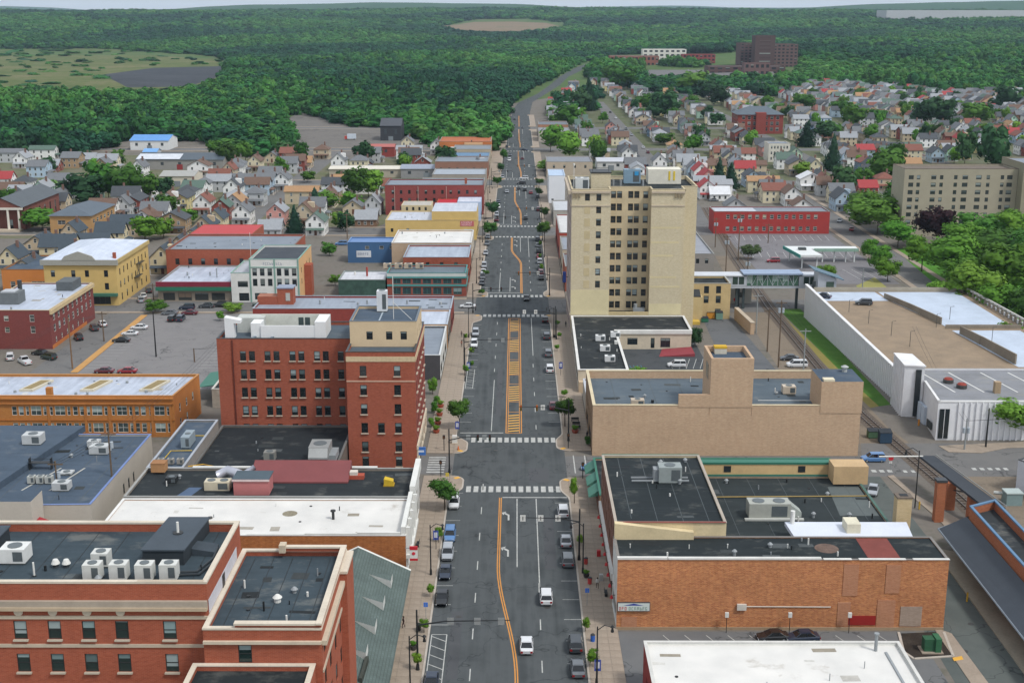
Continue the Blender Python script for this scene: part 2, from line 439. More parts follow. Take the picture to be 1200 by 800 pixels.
build_ground()
def ridge(name, Y, depth, prof, mat, lump):
    """a long wooded hill: crest heights from where the skyline stands at that distance"""
    m = MB(); rows = 7; pts = []
    n = 160; x0, x1 = prof[0][0], prof[-1][0]
    for j in range(rows):
        t = j / (rows - 1)
        for i in range(n + 1):
            px = x0 + (x1 - x0) * i / n
            for a, b in zip(prof, prof[1:]):
                if a[0] <= px <= b[0]: py = a[1] + (b[1] - a[1]) * (px - a[0]) / (b[0] - a[0]); break
            p = DY(Y, px, py); s = math.sin(min(t / .6, 1) * math.pi / 2) if t <= .6 else math.cos((t - .6) / .4 * math.pi / 2)
            z = 60 + max(p.z - 60, 6) * s + lump * s * (math.sin(i * 1.7 + j) * .5 + math.sin(i * .61 + j * 2.1))
            m.v.append((p.x * (Y - depth * .6 + depth * t) / Y, Y - depth * .6 + depth * t, z))
    for j in range(rows - 1):
        for i in range(n): k = j * (n + 1) + i; m.f.append((k, k + 1, k + n + 2, k + n + 1)); m.m.append(0)
    o = m.build(name, mat, None, True); o['kind'] = 'structure'
WOOD = ground_mat('#1f3a22', '#2c4d2a', '#3b5e33', .02)
ridge('hills', 9000, 2600, [(-900, 14), (0, 13), (200, 11), (240, 8), (300, 5.5), (440, 3), (520, 3.5), (600, 4.5), (660, 8), (720, 10), (800, 11), (900, 10.5), (940, 9.5), (1000, 6), (1100, 2.5), (1200, 1), (2000, -1)], WOOD, 1.5)
ridge('hills', 15000, 4000, [(-900, 4), (0, 7), (60, 9), (110, 12.5), (640, 12), (720, 7.5), (790, 6.5), (860, 9), (2000, 9)], WOOD, 2)

# ================================================================== town ground, roads
LOT = ground_mat('#635f5a', '#716c65', '#5a5a4e', .05)
sheet('town_ground', [(-330, -60), (330, -60), (330, 520), (520, 1500), (120, 1500), (-40, 1150), (-330, 800)], .012, LOT)
sheet('lawn', gp((690, 95), (860, 92), (1000, 104), (1240, 112), (1240, 215), (690, 235), (655, 170)), .02, ground_mat('#43552f', '#5c6048', '#6d6a62', .06))
sheet('lawn', gp((-20, 182), (150, 182), (300, 186), (560, 176), (575, 210), (420, 275), (-20, 280)), .02, ground_mat('#4b5b36', '#66664f', '#716d66', .06))
ASP = asphalt('#363a3b', '#515556'); ASP2 = asphalt('#606060', '#6d6c6a', False)
YEND = 1160
CL, CRt = -12.0, 9.4                                   # kerb lines of the main street
XS = [(231.5, 226.5, 236.5), (368.5, 360.5, 377), (500.5, 492, 509), (649, 640, 658), (812, 804, 820), (965, 957, 973)]   # side streets
main_pts = [(CL, 60), (CRt, 60), (9.7, 380), (10.6, 650), (10.6, 1000)] + gp((621, 132), (624, 120), (640, 110), (656, 100), (666, 90), (687, 80), (704, 75), (687, 75), (674, 80), (656, 90), (644, 100), (630, 110), (608, 120), (598, 132)) + [(-6, 1000), (-6.4, 820), (-8.4, 700), (-9.6, 520), (CL, 380)]
MARK_ON = sheet('road', main_pts, .03, ASP)
for yc, a, b in XS:
    sheet('side_road', [(-330 if yc > 300 else -140, a), (CL - .01, a), (CL - .01, b), (-330 if yc > 300 else -140, b)], .028, ASP2)
    sheet('side_road', [(CRt + .01, a - (0 if yc > 300 else 1)), (300, a - (0 if yc > 300 else 1)), (300, b + (0 if yc > 300 else 8)), (CRt + 60, b + (0 if yc > 300 else 8)), (CRt + 58, b), (CRt + .01, b)], .028, ASP2)
for x, y0, y1, w in ((77, 510, 1250, 10), (-112, 150, 800, 10), (131.5, 180, 620, 11), (172, 515, 1250, 8), (245, 600, 1350, 8), (-210, 380, 790, 8)):
    sheet('side_road', [(x - w / 2, y0), (x + w / 2, y0), (x + w / 2 + (2 if y1 > 1000 else 0), y1), (x - w / 2 + (2 if y1 > 1000 else 0), y1)], .024, ASP2)
sheet('alley', [(56, 120), (68, 120), (68, 226), (59, 226)], .026, asphalt('#4c5351', '#5b605d', False))
sheet('alley', [(14.3, 149.2), (56, 149.2), (56, 163.6), (14.3, 163.6)], .027, asphalt('#5c5e60', '#6a6b6b', False))
sheet('alley', [(47, 245.5), (58, 245.5), (63, 300), (61, 360), (53, 360), (51, 300)], .026, asphalt('#55585a', '#626466', False))
sheet('alley', [(-64.5, 186), (-68.5, 186), (-68.5, 246), (-64.5, 246)], .026, asphalt('#3e4042', '#4a4b4c', False))

WHITE = plain('#b7b8b3', .7, .45, 1.6); ORANGE = plain('#c98a3e', .7, .2, 1.2); YEL = plain('#d9a441', .7, .2, 1.2)
def stripe(mb, p, q, w, z=.038):
    p, q = Vector(p), Vector(q); d = (q - p).normalized(); nn = Vector((-d.y, d.x)) * (w / 2)
    mb.quad((*(p - nn), z), (*(q - nn), z), (*(q + nn), z), (*(p + nn), z))
def marks(name, segs, mat, z=.036):
    m = MB()
    for s in segs: stripe(m, s[0], s[1], s[2], z)
    return m.build(name, mat, MARK_ON)
# dashes and lane lines, one object per stroke
def line(name, p, q, w, mat, z=.036): marks(name, [(p, q, w)], mat, z)
for k in range(9):
    y = 127 + k * 11.4; line('lane_dash', (-6.0, y), (-6.0, y + 3.2), .16, WHITE)
for k in range(4): y = 140 + k * 12; line('lane_dash', (3.5, y), (3.5, y + 3.2), .16, WHITE)
line('lane_line', (.2, 185), (.2, 214), .17, WHITE); line('lane_line', (3.6, 178), (3.6, 214), .17, WHITE)
line('stop_line', (-2.4, 214.6), (9.2, 214.6), .35, WHITE)
line('stop_line', (-11.5, 250.8), (-2.6, 250.8), .35, WHITE)
def polyline(name, pts, w, mat, z=.036):
    m = MB()
    for i in range(len(pts) - 1):
        a, b = Vector(pts[i]), Vector(pts[i + 1])
        na = [(Vector(pts[min(k + 1, len(pts) - 1)]) - Vector(pts[max(k - 1, 0)])).normalized() for k in (i, i + 1)]
        n0, n1 = [Vector((-d.y, d.x)) * (w / 2) for d in na]
        m.quad((*(a - n0), z), (*(b - n1), z), (*(b + n1), z), (*(a + n0), z))
    m.build(name, mat, MARK_ON)
def sway(ya, xa, yb, xb, y0, y1, n=14):
    out = [(xa, y0)] + [(xa + (xb - xa) * sstep(0, 1, k / n), ya + (yb - ya) * k / n) for k in range(n + 1)] + [(xb, y1)]
    return out
def off(pts, dx): return [(x + dx, y) for x, y in pts]
c1 = sway(150, .1, 186, -2.75, 118, 214.5)
for d in (-.16, .16): polyline('centre_line', off(c1, d), .17, ORANGE)
for (ya, xa, yb, xb, y0, y1) in ((432, 1.7, 462, -1.6, 386, 486), (545, 2.0, 590, -.6, 517, 632), (688, 2.6, 735, 1.4, 668, 802), (840, 2.6, 880, 2.0, 824, 955), (990, 2.2, 1030, 2.2, 976, 1080)):
    for d in (-.2, .2): polyline('centre_line', off(sway(ya, xa, yb, xb, y0, y1), d), .24, ORANGE)
# hatched median of the second block
hx0, hx1, hy0, hy1 = -2.15, 1.25, 250.6, 352.5
for x in (hx0 + .1, hx1 - .1, hx0 + .5, hx1 - .5): line('median_line', (x, hy0), (x, hy1), .2 if abs(x + .45) > 1.5 else .12, ORANGE)
line('median_line', (hx0 + .21, hy0), (hx1 - .21, hy0), .25, ORANGE, .0365); line('median_line', (hx0 + .21, hy1), (hx1 - .21, hy1), .25, ORANGE, .0365)
for g in range(5):
    y0 = hy0 + 1.2 + g * 21.6
    for k in range(7):
        y = y0 + k * 1.75
        if y + 2 < hy1: marks('median_hatch', [((hx0 + .57, y), (hx1 - .57, y + .55), .62)], YEL, .0362)
    for y in (y0 - .9, y0 + 13.1):
        if hy0 + 1 < y < hy1 - 1: line('median_line', (hx0 + .57, y), (hx1 - .57, y), .25, ORANGE)
# upper blocks lane lines
line('lane_line', (-5.1, 252), (-5.1, 290), .16, WHITE)
for k in range(5): line('lane_dash', (-5.2, 297 + k * 12), (-5.2, 300 + k * 12), .16, WHITE)
line('lane_line', (4.3, 312), (4.3, 353), .16, WHITE)
for k in range(5): line('lane_dash', (4.2, 253 + k * 12), (4.2, 256 + k * 12), .16, WHITE)
for b0, b1 in ((386, 486), (517, 632), (668, 802), (824, 955)):
    line('lane_line', (-1.9, b0 + 2), (-1.9, b0 + 24), .18, WHITE); line('lane_line', (-5.2, b0 + 2), (-5.2, b0 + 32), .18, WHITE)
    line('lane_line', (1.6, b1 - 30), (1.6, b1), .18, WHITE); line('lane_line', (4.6, b1 - 40), (4.6, b1), .18, WHITE)
    for k in range(int((b1 - b0 - 40) / 12)):
        line('lane_dash', (-5.2, b0 + 36 + k * 12), (-5.2, b0 + 39 + k * 12), .18, WHITE); line('lane_dash', (4.6, b0 + 3 + k * 12), (4.6, b0 + 6 + k * 12), .18, WHITE)
    line('stop_line', (-11.3, b0 + .4), (1.2, b0 + .4), .45, WHITE); line('stop_line', (-1, b1 + .6), (9, b1 + .6), .45, WHITE)
# turn arrows
def arrow(x, y, s=1.0, flip=1):
    m = MB(); z = .0365
    m.quad((x - .12 * s, y, z), (x + .12 * s, y, z), (x + .12 * s, y + 2.0 * s, z), (x - .12 * s, y + 1.7 * s, z))
    m.quad((x - .12 * s, y + 1.7 * s, z), (x + .12 * s, y + 2.0 * s, z), (x - .5 * s * flip, y + 2.7 * s, z), (x - .62 * s * flip, y + 2.35 * s, z))
    m.tri((x - .95 * s * flip, y + 2.75 * s, z), (x - .75 * s * flip, y + 1.85 * s, z), (x - .3 * s * flip, y + 3.15 * s, z))
    if flip < 0: m.f = [tuple(reversed(f)) for f in m.f]
    m.build('turn_arrow', WHITE, MARK_ON)
for y in (189, 204): arrow(-1.25, y, 1.25)
for b0, b1 in ((386, 486), (517, 632)):
    arrow(-.3, b0 + 6, 1.3); arrow(-.3, b0 + 17, 1.3); arrow(.3, b1 - 9, 1.3); arrow(.3, b1 - 19, 1.3)
# crossings: separate white blocks
for y, x0, x1, n, w, L in ((218.7, -9.3, 8.4, 13, .86, 2.9), (246.3, -9.3, 8.2, 13, .86, 3.0), (355.9, -9.6, 8.3, 13, .86, 3), (381.8, -9.6, 8.3, 13, .86, 3), (488, -9.6, 8.6, 13, .8, 2.4), (513, -9.6, 8.6, 13, .8, 2.4),
                           (635.5, -9.6, 8.6, 12, .8, 2.6), (663, -9.6, 8.6, 12, .8, 2.6), (801, -9.6, 8.6, 10, .8, 2.6)):
    for k in range(n):
        x = x0 + (x1 - x0) * (k + .5) / n; line('crossing_bar', (x, y - L / 2), (x, y + L / 2), w, WHITE)
for k in range(7):
    y = 227.6 + k * 1.35; line('crossing_bar', (-16.9, y), (-13.6, y), .62, WHITE)
for x in (11.2, 13.4): line('crossing_line', (x, 227), (x, 237), .22, WHITE)
for x in (73.5, 75, 76.5, 78): line('crossing_bar', (x - .35, 228.2), (x + .35, 228.2), 1.2, WHITE)
for x in (87, 88.5, 90, 91.5, 93): line('crossing_bar', (x - .4, 229.6), (x + .4, 229.6), 1.2, WHITE)
for k in range(3): line('crossing_bar', (67.2 + k * 1.5, 228.4), (68.1 + k * 1.5, 228.4), 1.3, WHITE)
# parking ticks along the kerbs
for k in range(10): line('parking_tick', (-11.95, 165.5 + k * 6.4), (-9.5, 165.5 + k * 6.4), .12, WHITE)
for k in range(12): line('parking_tick', (9.35, 148 + k * 6.4), (6.9, 148 + k * 6.4), .12, WHITE)
for k in range(15):
    for s in (-1, 1): line('parking_tick', (-11.95 if s < 0 else 9.35, 258 + k * 6.2), (-9.5 if s < 0 else 6.9, 258 + k * 6.2), .13, WHITE)
for k in range(14):
    for s in (-1, 1): line('parking_tick', (-11.95 if s < 0 else 9.35, 395 + k * 6.2), (-9.5 if s < 0 else 6.9, 395 + k * 6.2), .14, WHITE)
# keep-clear hatching by the kerb
def hatch(x0, x1, y0, y1, n, skew):
    for a, b in (((x0, y0), (x0, y1)), ((x1, y0), (x1, y1)), ((x0, y1), (x1, y1)), ((x0, y0), (x1, y0))): line('hatch_line', a, b, .14, WHITE)
    for k in range(n):
        y = y0 + (y1 - y0) * (k + .5) / n; line('hatch_line', (x0 + .1, y + skew), (x1 - .1, y - skew), .14, WHITE, .0363)
hatch(-11.7, -9.6, 147, 162.6, 6, .7); hatch(-11.7, -10.0, 283, 299, 8, .4)
# manholes and patches
for x, y in ((-8.2, 168), (4.6, 171), (-4, 240), (2.2, 233), (-7.5, 262), (62, 172), (65, 180), (61, 158), (64.5, 166)):
    m = MB().cyl(x, y, .03, .042, .42, None, 14); m.build('manhole_cover', solid('#3b3a38', .6), MARK_ON)
for x0, x1, y0, y1, c in ((-9.2, -7.6, 150, 170, '#434547'), (4.6, 6.4, 184, 205, '#47494b'), (-4.4, -3.2, 262, 300, '#48494b'), (2.4, 6.2, 222, 230, '#505254'), (60, 64, 190, 204, '#454b4a')):
    sheet('road_patch', [(x0, y0), (x1, y0 + .3), (x1, y1), (x0, y1 - .4)], .0335, asphalt(c, '#505254', False))

# ================================================================== pavements
PAVE = concrete('#9d9081', '#877b6d'); KERB = concrete('#b5ada2', '#a0978b'); JNT = solid('#80766a', .9)
def kerb_path(cx, bx, y0, y1, b0, b1):
    """kerb side of a pavement from y0 to y1 with rounded corner build-outs"""
    pts = []; s = 1 if bx > cx else -1; r = 2.6
    if b0:
        pts += [(bx - s * r + s * r * math.sin(a), y0 + r - r * math.cos(a)) for a in [R(15 * k) for k in range(7)]]
        pts += [(bx + (cx - bx) * sstep(0, 1, k / 6), y0 + 6.0 + 5 * k / 6) for k in range(7)]
    else: pts += [(cx, y0)]
    if b1:
        pts += [(cx + (bx - cx) * sstep(0, 1, k / 6), y1 - 11 + 5 * k / 6) for k in range(7)]
        pts += [(bx - s * r + s * r * math.cos(a), y1 - r + r * math.sin(a)) for a in [R(15 * k) for k in range(7)]]
    else: pts += [(cx, y1)]
    return pts
slab_m = {}
def slab_mesh(w, d):
    k = (round(w, 2), round(d, 2))
    if k not in slab_m: slab_m[k] = MB().box(-w / 2 + .025, w / 2 - .025, -d / 2 + .025, d / 2 - .025, 0, .03).mesh('paving_slab', PAVE)
    return slab_m[k]
def pavement(side, y0, y1, b0, b1, fac, slabs, cx=None):
    cx, bx = ((cx or CL), (cx or CL) + 2.4) if side < 0 else ((cx or CRt), (cx or CRt) - 1.4)
    kp = kerb_path(cx, bx, y0, y1, b0, b1)
    s = 1 if side < 0 else -1
    inner = [(x - s * .28, y) for x, y in kp]
    poly = [(fac, y0)] + inner + [(fac, y1)]
    if side > 0: poly = poly[::-1]
    a = sum(poly[i][0] * poly[(i + 1) % len(poly)][1] - poly[(i + 1) % len(poly)][0] * poly[i][1] for i in range(len(poly)))
    if a < 0: poly = poly[::-1]
    top = .15
    o = MB().prism(poly, .0, top - (.03 if slabs else 0), 0).build('pavement', [JNT if slabs else PAVE]); o['kind'] = 'structure'
    kb = MB()
    for i in range(len(kp) - 1):
        q = [inner[i], kp[i], kp[i + 1], inner[i + 1]]
        if side > 0: q = q[::-1]
        kb.prism(q, .0, top + .002)
    kb.build('kerb', KERB, o)
    if slabs:
        off0 = wloc(o); x0, x1 = (fac, cx - .3) if side < 0 else (cx + .3, fac)
        nx = 3; w = (x1 - x0) / nx; ny = int((y1 - y0) / 1.9); d = (y1 - y0) / ny; me = slab_mesh(w, d)
        for j in range(ny):
            for i in range(nx):
                inst('paving_slab', me, o, (x0 + w * (i + .5) - off0.x, y0 + d * (j + .5) - off0.y, top - .03 - off0.z + random.uniform(0, .004)))
        ends = MB()
        for yy0, yy1, bb, in ((y0, y0 + 11, b0), (y1 - 11, y1, b1)):
            if not bb: continue
            pp = [p for p in inner if yy0 - .1 <= p[1] <= yy1 + .1]
            q = [(cx - s * .28, yy0)] + pp + [(cx - s * .28, yy1)]
            ar = sum(q[i][0] * q[(i + 1) % len(q)][1] - q[(i + 1) % len(q)][0] * q[i][1] for i in range(len(q)))
            ends.prism(q if ar > 0 else q[::-1], top - .03, top - .002)
        if ends.f: ends.build('build_out', PAVE, o)
    for b, y in ((b0, y0 + 1.3), (b1, y1 - 1.3)):                       # yellow tactile pads
        if b:
            pad = MB().obox(bx - s * 1.35, y, top - .02, 1.1, .8, .03, R(35 if (y > (y0 + y1) / 2) == (side < 0) else -35)); pad.build('tactile_pad', YEL, o)
    return o
pavement(-1, 80, 225.5, False, True, -17.2, True)
pavement(-1, 238, 357, True, True, -17.6, True)
pavement(1, 80, 224.5, False, True, 14.3, True)
pavement(1, 239.5, 357, True, True, 14.9, True)
for y0, y1, l, r in ((380, 489, -11, 9.8), (512, 637, -9.2, 10.3), (661, 801, -8.0, 10.7), (823, 954, -6.2, 10.7), (976, 1090, -6, 10.7)):
    pavement(-1, y0, y1, True, True, -15, False, l); pavement(1, y0, y1, True, True, 14.9, False, r)
def strip_pave(pts, name='pavement', mat=None, h=.14):
    a = sum(pts[i][0] * pts[(i + 1) % len(pts)][1] - pts[(i + 1) % len(pts)][0] * pts[i][1] for i in range(len(pts)))
    o = MB().prism(pts if a > 0 else pts[::-1], .0, h).build(name, mat or PAVE); o['kind'] = 'structure'; return o
strip_pave(gp((1040, 558), (1047, 557), (1070, 578), (1140, 618), (1128, 640), (1097, 606)))
strip_pave([(-107.2, 296), (-105.4, 296), (-105.4, 356), (-107.2, 356)], mat=plain('#b98c52'))
strip_pave([(58.8, 138), (61.3, 138), (60.8, 163), (58.8, 165)], h=.12)
strip_pave(gp((1100, 523), (1112, 522), (1200, 518), (1240, 517), (1240, 524), (1180, 525), (1150, 531), (1112, 530)))
strip_pave([(126.3, 360), (124.3, 360), (124.3, 520), (126.3, 520)]); strip_pave([(137, 200), (139, 200), (139, 610), (137, 610)])
strip_pave([(46.5, 300), (52.6, 300), (50.6, 246), (46.5, 246)][::-1], mat=asphalt('#4c4f51', '#5a5c5e', False), h=.05)
for yc, a, b in XS[1:]:
    strip_pave([(-300, a - 2), (-14.95, a - 2), (-14.95, a), (-300, a)]); strip_pave([(-300, b), (-14.95, b), (-14.95, b + 2), (-300, b + 2)])
# yards, lots, verges
sheet('gravel', gp((955, 500), (1012, 522), (1090, 560), (1240, 720), (1240, 560), (1100, 545), (1040, 500), (905, 355), (862, 300), (838, 300), (880, 380)), .02, ground_mat('#6d6459', '#7d7264', '#5f584f', .2))
sheet('grass_verge', gp((912, 362), (938, 362), (1044, 474), (1030, 476), (980, 430)), .035, ground_mat('#3a5a24', '#466a2b', '#5a7038', .3))
sheet('dry_grass', gp((903, 366), (913, 366), (1030, 476), (1020, 478)), .033, ground_mat('#8a7a4a', '#7b7440', '#94814f', .3))
sheet('car_park', [(-105.3, 282), (-31, 282), (-31, 357.9), (-105.3, 357.9)], .022, asphalt('#6e6d6d', '#7b7978', False))
sheet('car_park', [(81, 400), (122.5, 400), (122.5, 497), (81, 497)], .03, asphalt('#6b6a6c', '#777577', False))
sheet('car_park', [(25.5, 283), (47, 283), (47, 334), (25.5, 319)], .03, asphalt('#3f4345', '#4a4d4f', False))
LOT_L = [o for o in COL.objects if o.name.startswith('car_park')]
MARK_ON = LOT_L[0]
for k in range(15):
    line('bay_line', (-98 + k * 2.8, 283), (-98 + k * 2.8, 288), .1, WHITE)
for k in range(18): line('bay_line', (-105 , 300 + k * 2.9), (-100, 300 + k * 2.9), .1, WHITE); line('bay_line', (-78, 300 + k * 2.9), (-68, 300 + k * 2.9), .1, WHITE)
MARK_ON = LOT_L[1]
for k in range(13):
    line('bay_line', (84 + k * 2.9, 480), (84.8 + k * 2.9, 491), .16, WHITE); line('bay_line', (84 + k * 2.9, 446), (84.8 + k * 2.9, 456), .16, WHITE)
for k in range(5): line('bay_line', (112 + k * 3.0, 404), (110 + k * 3.0, 424), .16, WHITE)
MARK_ON = LOT_L[2]
for k in range(6): line('bay_line', (38 + k * 1.7, 300), (40 + k * 1.7, 309), .14, WHITE)
for k in range(5): line('bay_line', (27 + k * .9, 303), (27.6 + k * .9, 296), .12, plain('#3c7f93'))
MARK_ON = [o for o in COL.objects if o.name.startswith('alley')][1]
for k in range(12):
    x = 20.5 + k * 3.0; line('bay_line', (x, 162.5), (x + 1.6, 159), .12, WHITE)
for k in range(13): line('bay_line', (56.3 + k * .22, 208 - k * 2.9), (58.3 + k * .22, 208 - k * 2.9), .14, WHITE)
sheet('park_lawn', gp((1048, 292), (1120, 285), (1240, 300), (1240, 420), (1205, 400), (1110, 345)), .03, ground_mat('#3f6b25', '#4d7c2d', '#5c8536', .1))
sheet('dry_grass', gp((1003, 335), (1025, 325), (1058, 352), (1020, 352)), .031, ground_mat('#7d8146', '#8f8a55', '#6d7b40', .2))
sheet('rail_yard', gp((330, 142), (352, 132), (415, 142), (500, 158), (540, 168), (520, 182), (340, 190), (300, 178)), .022, ground_mat('#5f5d5a', '#6f6b66', '#4c4b49', .02))
sheet('coal_field', [tuple(G(x, y)[:2]) for x, y in ((-60, 60), (110, 60), (250, 70), (268, 82), (250, 100), (200, 112), (100, 118), (-60, 118))], .3, ground_mat('#3b5226', '#596238', '#7c7058', .008))
sheet('coal_heap_ground', [tuple(G(x, y)[:2]) for x, y in ((120, 88), (180, 80), (262, 78), (258, 90), (220, 102), (150, 103))], .36, ground_mat('#2f3236', '#3f4246', '#4b4d50', .01))
def drape(name, pts, mat):
    m = MB(); pc = []
    for x, y in pts:
        d = ray(x, y); t = 800.0
        while t < 9000 and CAMH + d.z * t > terrain_h(d.x * t, d.y * t) + 2: t += 10
        pc.append(CP + d * t)
    c = sum(pc, Vector()) / len(pc); c.z = terrain_h(c.x, c.y) + 3
    for i in range(len(pc)): m.tri(c, pc[i], pc[(i + 1) % len(pc)])
    o = m.build(name, mat); o['kind'] = 'structure'
drape('quarry', [(508, 32), (530, 34), (560, 36.5), (600, 37), (640, 35), (656, 31), (640, 27), (600, 25.5), (555, 26), (535, 29)], ground_mat('#6d6048', '#7d6c58', '#566042', .008))
# railway: ballast bed, sleepers and two rails
RAIL = [(66, 40), (78, 168), (81, 188), (79, 215), (76.5, 240), (74.5, 262), (73.8, 300), (74.2, 366), (77.4, 448), (84.5, 573)]
def interp(pts, y):
    for a, b in zip(pts, pts[1:]):
        if a[1] <= y <= b[1]: t = (y - a[1]) / (b[1] - a[1]); return a[0] + (b[0] - a[0]) * t
rw = thing('railway_track', 'single railway track on brown ballast beside the white ribbed garage', 'railway', (74, 262, 0))
m = MB(); ys = [150 + 6 * k for k in range(70)]
for a, b in zip(ys, ys[1:]):
    xa, xb = interp(RAIL, a), interp(RAIL, b); m.quad((xa - 2.1, a, .045), (xa + 2.1, a, .045), (xb + 2.1, b, .045), (xb - 2.1, b, .045))
m.build('ballast', ground_mat('#544d46', '#665d54', '#4a4541', .6), rw)
for s in (-.72, .72):
    m = MB()
    for a, b in zip(ys, ys[1:]):
        xa, xb = interp(RAIL, a) + s, interp(RAIL, b) + s
        m.prism([(xa - .07, a), (xa + .07, a), (xb + .07, b), (xb - .07, b)], .09, .26)
    m.build('rail', solid('#6a625c', .4, .5), rw)
slp = MB().box(-1.25, 1.25, -.13, .13, 0, .09).mesh('sleeper', plain('#4c4038'))
for k in range(180):
    y = 152 + k * 1.3; x = interp(RAIL, y); inst('sleeper', slp, rw, (x - 74, y - 262, .046))
# ================================================================== near buildings, right of the street
RB = brick('#c6824f', '#a35c36', '#c6a684', .85); RED = brick('#a1553f', '#904834', '#9c6a56', .4); RED2 = brick('#a4573f', '#954b35', '#a06c56', .45)
TAN = brick('#c2a688', '#b6977a', '#c2ae96', .45); CREAMB = brick('#cdc1a3', '#c0b292', '#cbc1a8', .35); ORB = brick('#b5763a', '#a9692f', '#b08858', .3)
DARKR = membrane('#1f2527', '#2a3032', .4); BLUER = membrane('#3c4854', '#4b5866', .4); SLATR = membrane('#2e383e', '#3f4b52', .6)
STONE = plain('#b9ab97'); CREAM = plain('#d2c19a'); WHT = plain('#d6d6d0', .6, .18); GRN = solid('#2e6b58', .5); METAL = plain('#8d9294', .5, .15, 1.0, .4)
def seams(root, x0, x1, y0, y1, z, n, mat, along='y', w=.1):
    for k in range(n):
        m = MB()
        if along == 'y': x = x0 + (x1 - x0) * (k + .5) / n; m.box(x - w / 2, x + w / 2, y0, y1, z, z + .012)
        else: y = y0 + (y1 - y0) * (k + .5) / n; m.box(x0, x1, y - w / 2, y + w / 2, z, z + .012)
        m.build('seam', mat, root)
SEAM = solid('#474e50', .7); SEAMD = solid('#22282b', .7)

# white roofed shop at the foot of the picture
rt = bldg('white_roofed_shop', 'flat white roofed shop with dark red end wall beside the alley', 'shop', rect(16.4, 49, 118, 149.2), 6, {None: WHT, 3: plain('#8d2f2c')}, whiteroof(), par=.35, cop=plain('#c9c8c2'), op={3: [(4, 9, .6, 3.2, 'shop'), (12, 18, .6, 3.2, 'shop'), (20, 26, .6, 3.2, 'shop')]})
part(rt, 'flue_pipe', MB().cyl(45.6, 147.5, 5.65, 7.9, .22).cyl(45.6, 147.5, 7.9, 8.1, .34), METAL)
for x, y in ((38, 140), (43, 143), (30, 138), (41, 136)): part(rt, 'vent_pipe', MB().cyl(x, y, 5.65, 6.6, .06), METAL)
part(rt, 'gutter', MB().box(46.6, 46.9, 118.5, 147, 5.66, 5.8), METAL)

# long red-orange brick building with the alley-side wall
P1 = rect(14.1, 60, 164.2, 172.3)
rt = bldg('brick_shop', 'long orange brick building with patched alley wall and white coping', 'building', P1, 10.6, {None: RB, 3: WHT}, DARKR, par=.12, cop=plain('#7d7974'), cop_h=.05,
          op={3: [(.6, 7.4, .5, 3.4, 'shop'), (1, 2.2, 5, 7), (3.4, 4.6, 5, 7), (5.8, 7, 5, 7)]}, fm=FRW)
for x0, x1, dz in ((14.05, 21, .35), (21.1, 42.3, .3), (42.6, 46.5, .12), (47.5, 54, .12), (55, 60.05, .12)):
    part(rt, 'coping', MB().box(x0, x1, 164.05, 164.6, 10.655, 10.6 + dz), plain('#cfcec8'))
for x0, x1, z0, z1 in ((45.5, 47.6, 5.2, 10.0), (51.4, 53.4, 5.6, 9.9), (45, 46.8, .6, 4.2), (50.5, 53, .4, 4.6), (14.8, 17, .2, 2)):
    part(rt, 'bricked_up_window', MB().box(x0, x1, 164.12, 164.19, z0, z1), brick('#b37c5c', '#a66e4e', '#b6967c', .4))
part(rt, 'repair_patch', MB().box(53.8, 56.8, 164.1, 164.18, .6, 3.6), brick('#a59080', '#94806f', '#b0a396', .4))
part(rt, 'painted_patch', MB().box(46.6, 50.4, 164.08, 164.18, .8, 2.2), plain('#92221d'))
part(rt, 'base_course', MB().box(14.1, 60, 164.05, 164.19, 0, .45), plain('#a08a70'))
part(rt, 'plywood_patch', MB().box(49, 53.5, 165, 172, 10.49, 10.51), plain('#7a4038', .8, .3, .6))
part(rt, 'tar_patch', MB().cyl(44, 168.4, 10.49, 10.505, 1.7, 1.6, 18), plain('#6d5a50', .9, .5, 1.0))
cdt = MB().tube([(32, 164.1, 3.6), (44, 164.1, 3.55)], .07).box(30.9, 32.2, 163.85, 164.18, 3.1, 4.0)
part(rt, 'conduit', cdt, plain('#c9c3b8'))
for x in (16.2, 30, 38.5): part(rt, 'vent_pipe', MB().cyl(x, 168.5, 10.2, 11, .06).cyl(x, 168.5, 11, 11.1, .1), WHT)
sg = thing('wall_sign', 'white panel sign with blue peak and red letters on orange brick wall', 'sign', (16.8, 164.1, 5))
p0, p1 = DY(164.1, 723.5, 705), DY(164.1, 761.5, 715)
part(sg, 'frame', MB().box(p0.x, p1.x, 163.9, 164.16, p1.z, p0.z), solid('#3c4146'))
part(sg, 'panel', MB().box(p0.x + .08, p1.x - .08, 163.87, 163.895, p1.z + .07, p0.z - .07), plain('#c4cdc8', .4, .08))
tm = MB(); tm.tri((p0.x + .8, 163.862, p0.z - .42), (p1.x - .9, 163.862, p0.z - .42), ((p0.x + p1.x) / 2, 163.862, p0.z - .1)); part(sg, 'blue_peak', tm, solid('#2c3c8c'))
def letters(root, n, x, y, z, size, mat, seed=1):
    """a line of small painted strokes, too worn and far to read"""
    rg = random.Random(seed)
    for k in range(n):
        m = MB(); u = x + k * size * .8; w = size * .5; t = size * .14
        m.box(u, u + t, y - .012, y, z, z + size)
        for q in rg.sample((0, .43, .86), 2): m.box(u + t, u + w, y - .012, y, z + q * size, z + q * size + t)
        if rg.random() < .6: m.box(u + w - t, u + w, y - .011, y, z + t, z + size * rg.choice((.5, .9)))
        part(root, 'lettering', m, mat)
letters(sg, 3, p0.x + .22, 163.865, p1.z + .18, .5, solid('#b32a2a')); letters(sg, 7, p0.x + 1.6, 163.865, p1.z + .18, .48, solid('#6d8a7a'), 3)
